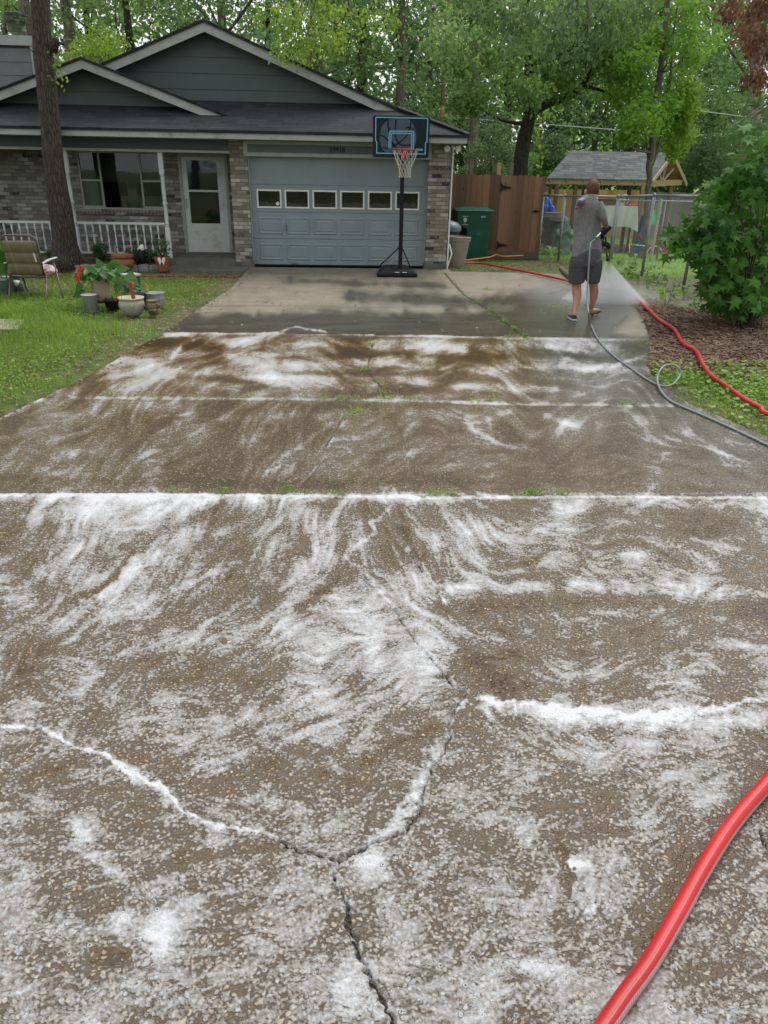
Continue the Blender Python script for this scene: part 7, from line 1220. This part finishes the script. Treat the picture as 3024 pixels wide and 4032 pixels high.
# wood masses: undergrowth and the far wood
rng = np.random.default_rng(50)
def mass(name, n, x0, x1, y0, y1, z0, z1, size, m, label, ncl, r, seed):
    rng = np.random.default_rng(seed); cs = [(rng.uniform(x0, x1), rng.uniform(y0, y1), rng.uniform(z0, z1)) for _ in range(ncl)]; P_ = clumps(cs, n, r, rng, 6); tag(leafmesh(name, P_, rng.uniform(size*.6, size*1.3, len(P_)), LEAF, m, None, rng, flat=.2), label, None, None, 'stuff')
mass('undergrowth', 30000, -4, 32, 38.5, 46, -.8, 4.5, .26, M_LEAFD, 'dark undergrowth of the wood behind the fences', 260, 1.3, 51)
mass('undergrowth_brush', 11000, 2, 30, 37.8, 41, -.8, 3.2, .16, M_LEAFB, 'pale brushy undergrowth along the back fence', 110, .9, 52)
mass('undergrowth_ferns', 3000, 2.0, 4.6, 21.5, 26, -.6, 1.2, .13, M_LEAFD, 'dark low bushes behind the cedar fence', 50, .7, 55)
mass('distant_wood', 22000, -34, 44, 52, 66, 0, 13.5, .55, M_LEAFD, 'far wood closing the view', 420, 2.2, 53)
mass('distant_canopy', 10000, -30, 40, 47, 60, 3, 14, .42, leafmat('far_leaf', (.08, .16, .06), (.26, .42, .14), .55), 'lighter far canopy of the wood', 190, 1.7, 54)  # distance haze put into these lighter leaf colours
# branches that hang into the top of the frame
def hanging(name, label, px, Y, n, size, m, r, start, hang=.8, cat='branch', seed=1, bark=M_BARKG, tm=LEAF, group=None):
    rng = np.random.default_rng(seed); e = empty(name, P(*start, Y), label, cat, group); b = MB(); s0 = P(*start, Y); cs = []
    for x, y in px: q = P(x, y, Y+rng.normal()*.5); cs.append(tuple(q)); b.tube(curvepts([s0, s0.lerp(q, .5)+Vector((0, 0, .12)), q], 4), np.interp(range(9), [0, 8], [.022, .005]), 6)
    b.build('twigs', bark, e, True); P_ = clumps(cs, n, r, rng, 4, .5); leafmesh('leaves', P_, rng.uniform(size*.6, size*1.3, len(P_)), tm, m, e, rng, hang=hang); return e
hanging('hanging_branch', 'bright yellow green leafy branch hanging over the garage roof', [(x+rt.normal()*15, y) for x, y in ((1090, 40), (1130, 120), (1180, 60), (1220, 160), (1270, 80), (1320, 150), (1360, 50), (1420, 110), (1480, 40), (1540, 90), (1240, 10), (1130, 200), (1290, 190), (1030, 20), (1180, 230))], 17.2, 1900, .085, M_LEAFY, .38, (1300, -150), seed=61)
hanging('hanging_branch', 'dark drooping leafy branch across the top over the back yard', [(x+rt.normal()*15, y) for x, y in ((2100, 30), (2180, 90), (2260, 40), (2340, 110), (2420, 50), (2060, 110), (2480, 20), (2220, 160), (2300, 190), (2130, 170), (2400, 160), (1990, 40), (2020, 170), (2560, 40), (1900, 60))], 15, 1500, .105, M_LEAFD, .36, (2300, -150), seed=62)
hanging('dead_branch', 'hanging branch of dead brown leaves at the top edge', [(x, y) for x, y in ((2880, 20), (2920, 90), (2960, 40), (3000, 120), (2930, 170), (2980, 220), (3010, 280), (2960, 300), (3030, 200), (2860, 60), (2990, 330), (3040, 60), (2900, -20), (3020, 10), (2950, 130), (2990, 160))], 9.5, 1500, .055, M_DEAD, .15, (3080, -150), 1.2, seed=63)
# maple bush on the near side
rng = np.random.default_rng(70); Ym = 11.2
mp_px = [(2890, 700), (2950, 660), (3010, 640), (2830, 760), (2900, 780), (2980, 750), (3060, 720), (2790, 850), (2860, 860), (2930, 860), (3010, 850), (2750, 900), (2810, 930), (2880, 950), (2960, 950), (3040, 940), (2720, 960), (2780, 1010), (2850, 1030), (2920, 1040), (3000, 1040), (2830, 1100), (2890, 1120), (2960, 1130), (3030, 1120), (2860, 1190), (2930, 1200), (3010, 1210), (2900, 1240), (3080, 850), (3100, 1020), (2870, 730), (3040, 580), (2990, 560), (2850, 1150), (2940, 1090)]
e = empty('maple_bush', G(2930, 1290), 'dark glossy maple bush with star shaped leaves beside the mulch', 'bush'); base_ = G(2940, 1290); b = MB(); cs = []
for x, y in mp_px:
    for k in range(3): cs.append(P(x+rng.normal()*14, y+rng.normal()*12, Ym+rng.uniform(-.5, .9)))
for c in cs[::3]: b.tube(curvepts([base_+Vector((rng.normal()*.08, rng.normal()*.08, -.02)), base_.lerp(c, .55)+Vector((.1, .1, .1)), c], 4), np.interp(range(9), [0, 8], [.012, .003]), 6)
for pts_ in ([(2850, 1060), (2760, 960), (2700, 930), (2640, 925)], [(2870, 1000), (2780, 880), (2740, 860)]): b.tube(curvepts([P(x, y, Ym-.1) for x, y in pts_], 4), .006, 6)
b.build('stems', mat('bush_stem', (.05, .04, .022), .8), e, True)
P_ = crownpts(cs, 2200, .31, rng); P_ = np.vstack([P_, crownpts([P(x, y, Ym-.1) for x, y in ((2700, 925), (2660, 920), (2720, 950), (2640, 930), (2740, 870), (2760, 905))], 60, .09, rng)])
n = len(P_); w = np.tile(np.array([-.25, -.9, .95]), (n, 1))+rng.normal(size=(n, 3))*.45; w /= np.linalg.norm(w, axis=1, keepdims=True); u = rng.normal(size=(n, 3))*.8+np.array([-.2, -.2, -.7]); u -= w*(u*w).sum(1, keepdims=True); u /= np.linalg.norm(u, axis=1, keepdims=True); v = np.cross(w, u)
leafmesh('leaves', P_, rng.uniform(.12, .23, n), STAR, leafmat('maple_leaf', (.016, .065, .008), (.115, .29, .035), .4, .5, 1.0, .22), e, rng, frames=(u, v, w))
hanging('maple_branch', 'dark maple branch reaching in over the grey fence', [(2960, 420), (3000, 400), (2930, 470), (2990, 490), (3040, 450), (2900, 520), (3050, 560)], 11.8, 150, .15, M_LEAFD, .22, (3150, 380), .6, seed=64, tm=STAR)
# low plants by the fence
tuft('lily_clump', T(2172, 1012)+Vector((0, 0, 0)), .62, 46, M_CLOV, 'big arching clump of strap leaves at the end of the cedar fence', .05, arch=.95)
def weeds(name, px, label, m, size=.09, n=26, r=.12, tall=.22, tmp=HEART):
    for i, (x, y) in enumerate(px):
        c = T(x, y); e = empty(name, c, label[i % len(label)] if isinstance(label, list) else label, 'plant', None if isinstance(label, list) else 'broad leaved weeds under the chain link fence'); b = MB(); L = []
        for k in range(4): a = k*1.7+i; tp = c+Vector((math.cos(a)*r, math.sin(a)*r, tall*random.uniform(.7, 1.3))); b.tube([c, tp], [.005, .003], 5); L.append(tuple(c.lerp(tp, .7))); L.append(tuple(tp))
        b.build('stems', M_HOSTA, e); leafmesh('leaves', crownpts(L, n, .13), RNG.uniform(size*.6, size*1.3, n), tmp, m, e, flat=.5)
weeds('weed', [(2470, 1085), (2510, 1120), (2550, 1140), (2600, 1150), (2640, 1185), (2580, 1110), (2490, 1060), (2690, 1180), (2740, 1215), (2800, 1235), (2660, 1140), (2620, 1120), (2545, 1090), (2445, 1050)], [w_+' under the chain link fence' for w_ in ('broad leaved weed behind the end of the red hose bend', 'upright weed at the edge of the spray', 'low weed near the log edging side', 'weed clump before the leaning fence post', 'weed beside the fence post nearest the maple', 'small weed between two clumps', 'first weed next to the cedar end', 'weed touching the maple bush', 'weed in front of the maple stems', 'last weed beneath the maple leaves', 'spreading weed in the mulch corner', 'dark weed at the hose', 'pale weed by the second post', 'thin weed at the dirt')], leafmat('weed_leaf', (.04, .10, .02), (.15, .27, .06), .35), .075, 18, .09, .15)
weeds('rose_bush', [(2500, 1030)], ['thin rose bush with a red bloom behind the chain link fence'], M_LEAF, .045, 40, .2, .45, LEAF); flowers('rose_bloom', [T(2503, 1030)+Vector((.0, -.05, .62))], 'red rose bloom behind the chain link fence', M_RED, .05, 20)
weeds('red_stem_plant', [(2620, 1215)], ['small plant with red stem at the edge of the mulch'], M_CLOV, .12, 14, .12, .35)
weeds('vine', [(1935, 960), (1940, 1000)], ['small vine climbing beside the waste cart', 'low sprig at the foot of the waste cart'], M_CLOV, .07, 22, .06, .35)
# ================================================================ mulch, grass, litter
mpoly = [G(x, y) for x, y in ((2445, 1165), (2560, 1180), (2700, 1215), (2850, 1225), (3150, 1230))]+[G(3250, 1500), G(3024, 1500), G(2850, 1480), (G(2720, 1460))]+[Vector((edgeR(y)+.0, y, 0)) for y in (8.3, 8.6, 9.0, 9.6, 10.3, 11, 11.7, 12.4, 13.0)]
b = MB(); b.prism([Vector((p.x, p.y, -.008)) for p in mpoly], (0, 0, -.06)); tag(b.build('mulch_patch', M_MULCH), 'brown bark mulch beside the driveway', None, None, 'structure')
def inpoly(x, y, poly):
    r = np.zeros(len(x), bool); n = len(poly); j = n-1
    for i in range(n):
        xi, yi, xj, yj = poly[i].x, poly[i].y, poly[j].x, poly[j].y; r ^= ((yi > y) != (yj > y)) & (x < (xj-xi)*(y-yi)/(yj-yi+1e-12)+xi); j = i
    return r
x = rng.uniform(3.4, 8, 60000); y = rng.uniform(7.8, 13.6, 60000); k = inpoly(x, y, mpoly); x, y = x[k][:15000], y[k][:15000]
CHIP = (np.array([(0, .1, 0), (0, -.1, .02), (1, -.12, .06), (1, .12, .0)]), [(0, 1, 2, 3)])
tag(leafmesh('bark_chips', np.stack([x, y, rng.uniform(-.004, .022, len(x))], 1), rng.uniform(.025, .075, len(x)), CHIP, leafmat('bark_chip', (.04, .022, .014), (.36, .23, .145), .0, .8), None, rng, flat=.88), 'loose bark chips and dead leaves', None, None, 'stuff')
def region(n, fx, x0, x1, y0, y1, seed):
    rg_ = np.random.default_rng(seed); x = rg_.uniform(x0, x1, n); y = y0+(y1-y0)*rg_.random(n)**1.0; k = fx(x, y); return x[k], y[k]
def patch(x, y, s, ph=0): return .5+.25*np.sin(x*s+ph+1.3*np.sin(y*s*.7))+.25*np.sin(y*s*1.3+ph*2+1.7*np.sin(x*s*.9))
left = lambda x, y: (x < edgeL(y)-.02+.12*np.sin(y*9)*.3) & (x > -y*.62-.3) & ~((x > -5) & (y > 15.2))
x, y = region(230000, left, -10.5, -1.8, 5.5, 15.6, 71); pr = patch(x, y, .9); edge = np.clip((edgeL(y)-x)/.9, .18, 1); bare = np.where(y > 13.4, .22+.5*((x > -3.6) & (y < 14.8)), 1.0); k = rng.random(len(x)) < (.35+.65*pr)*edge*bare
x, y = x[k], y[k]; k = ~((y > 10.0) & (y < 11.0) & (x < -4.6)); k &= ~((np.hypot(x+3.2, y-11.35) < .75) & (rng.random(len(x)) < .6)); x, y = x[k], y[k]; hh = .055+.085*np.clip(patch(x, y, 1.6, 2)*1.4-.3, 0, 1)
tag(blades('lawn_grass', np.stack([x, y, np.full(len(x), -.035)], 1), hh, .007, M_GRASS, lean=.7), 'bright lawn grass beside the driveway', None, None, 'stuff')
CL = (np.array([(0, 0, 0), (.5, .42, .05), (1, 0, 0), (.5, -.42, .05)]), [(0, 1, 2, 3)])
x, y = region(90000, left, -10.5, -1.8, 5.5, 14.5, 72); k = rng.random(len(x)) < np.clip(patch(x, y, 1.1, 1)*1.2, 0, 1)*np.clip((edgeL(y)-x)/.7, .1, 1)*np.where(y > 13, .2, 1); x, y = x[k], y[k]
tag(leafmesh('lawn_clover', np.stack([x, y, rng.uniform(-.02, .05, len(x))], 1), rng.uniform(.018, .045, len(x)), CL, M_CLOV, None, rng, flat=.75), 'clover and small weeds in the lawn', None, None, 'stuff')
right = lambda x, y: (x > edgeR(y)+.03) & (x < y*.78+.6)
x, y = region(60000, right, 3.4, 8.4, 4.6, 8.75, 73); k = (rng.random(len(x)) < 1.5*patch(x, y, 1.9)-.35); x, y = x[k], y[k]; z = np.full(len(x), -.035)
tag(blades('lawn_grass_strip', np.stack([x, y, z], 1)[:26000], .06, .007, M_GRASS, lean=.8), 'grass strip between the mulch and the driveway', None, None, 'stuff')
x2, y2 = x[::3], y[::3]; tag(leafmesh('clover_strip', np.stack([x2, y2, rng.uniform(-.02, .045, len(x2))], 1), rng.uniform(.03, .065, len(x2)), CL, M_CLOV, None, rng, flat=.75), 'clover between the mulch and the driveway', None, None, 'stuff')
tv = np.vectorize(terr)
bk = lambda x, y: (x > 5.4) & (x > (y-12)*.45) & (x < y*.72+2)
x, y = region(90000, bk, 5, 26, 15.5, 33, 74); k = rng.random(len(x)) < .3+.7*patch(x, y, .7); x, y = x[k], y[k]
tag(blades('back_lawn_grass', np.stack([x, y, tv(x, y)-.01], 1), .07, .018, leafmat('back_grass', (.16, .30, .04), (.38, .60, .09), .45), lean=.8), 'sunny lawn of the back yard', None, None, 'stuff')  # sunshine put into the brighter blade colours
dirt = lambda x, y: ((x > 2.4) & (y > 16.45)) | ((x > edgeR(y)+.05) & (y > 13))
x, y = region(26000, dirt, 2.4, 6.6, 13.2, 19.5, 75); k = rng.random(len(x)) < np.clip(patch(x, y, 2.2)-.1, 0, 1)*.55; x, y = x[k], y[k]
tag(blades('dirt_grass', np.stack([x, y, tv(x, y)-.01], 1), .05, .010, M_GRASS, lean=.8), 'sparse grass on the dirt before the cedar fence', None, None, 'stuff')
# fallen leaves
xs, ys, zs_l = [], [], []
x, y = region(9000, lambda x, y: (x < edgeL(y)+.15) & (x > edgeL(y)-1.1) & (x > -y*.62), -6, -1.5, 5.5, 15.8, 76); xs += list(x[:1300]); ys += list(y[:1300]); zs_l += list(np.where(x[:1300] < edgeL(y[:1300]), .01, .006))
x, y = region(9000, lambda x, y: (x < edgeL(y)-.2) & (x > -y*.62), -9, -1.5, 6, 15.8, 77); xs += list(x[:1500]); ys += list(y[:1500]); zs_l += [.03]*len(x[:1500])
x, y = region(9000, dirt, 2.4, 6.6, 13.2, 19.5, 78); xs += list(x[:900]); ys += list(y[:900]); zs_l += list(tv(x[:900], y[:900])+.012)
x, y = region(400, lambda x, y: (x > edgeL(y)) & (x < edgeR(y)), -2.2, 4.5, 10.3, 16.3, 79); xs += list(x[:110]); ys += list(y[:110]); zs_l += [.006]*110
tag(leafmesh('fallen_leaves', np.stack([xs, ys, zs_l], 1)[:, :3], rng.uniform(.025, .06, len(xs)), LEAF, M_LIT, None, rng, flat=.9), 'dry fallen leaves along the driveway edges', None, None, 'stuff')
mounds(-8, -3.7, 15.95, 16.7, 1600, M_LIT, 'bed_litter', 'leaf litter on the mulch bed', .03, lambda x, y: .102)
# weeds in the joints and in the diagonal crack
jw = [(x*S, y*S) for x, y in ((235, 855), (420, 858), (540, 858), (660, 860), (690, 860), (740, 862), (770, 863), (830, 863), (905, 866), (1020, 868), (1350, 873), (1540, 880), (1060, 866), (880, 865), (330, 857), (655, 1066), (730, 1068), (940, 1069), (960, 1070), (1130, 1069), (1150, 1068), (620, 1062), (490, 1064), (380, 1063), (1220, 1068),
      (1195, 664), (1215, 665), (1240, 666), (1380, 668), (960, 592), (985, 618), (1000, 636), (1030, 655), (1060, 672), (1090, 695), (1110, 711), (1075, 684), (1130, 725), (800, 745), (790, 800), (815, 825), (828, 850), (770, 888), (760, 895), (742, 905), (1140, 733), (1385, 738), (1105, 728), (700, 668), (1050, 625))]
L = []; sz = []
for x, y in jw:
    c = G(x, y, 0); k = random.randint(8, 26)
    for _ in range(k): L.append((c.x+random.gauss(0, .045), c.y+random.gauss(0, .012), random.uniform(0, .02)))
L = np.array(L); tag(blades('joint_weeds', L, .038, .008, M_CLOV, lean=1.3), 'small weeds growing in the joints and cracks of the concrete', None, None, 'stuff')
tag(leafmesh('joint_moss', L[::2]+rng.normal(size=L[::2].shape)*np.array([.03, .008, .003]), .022, CL, M_CLOV, None, rng, flat=.8), 'low green sprouts in the joints', None, None, 'stuff')
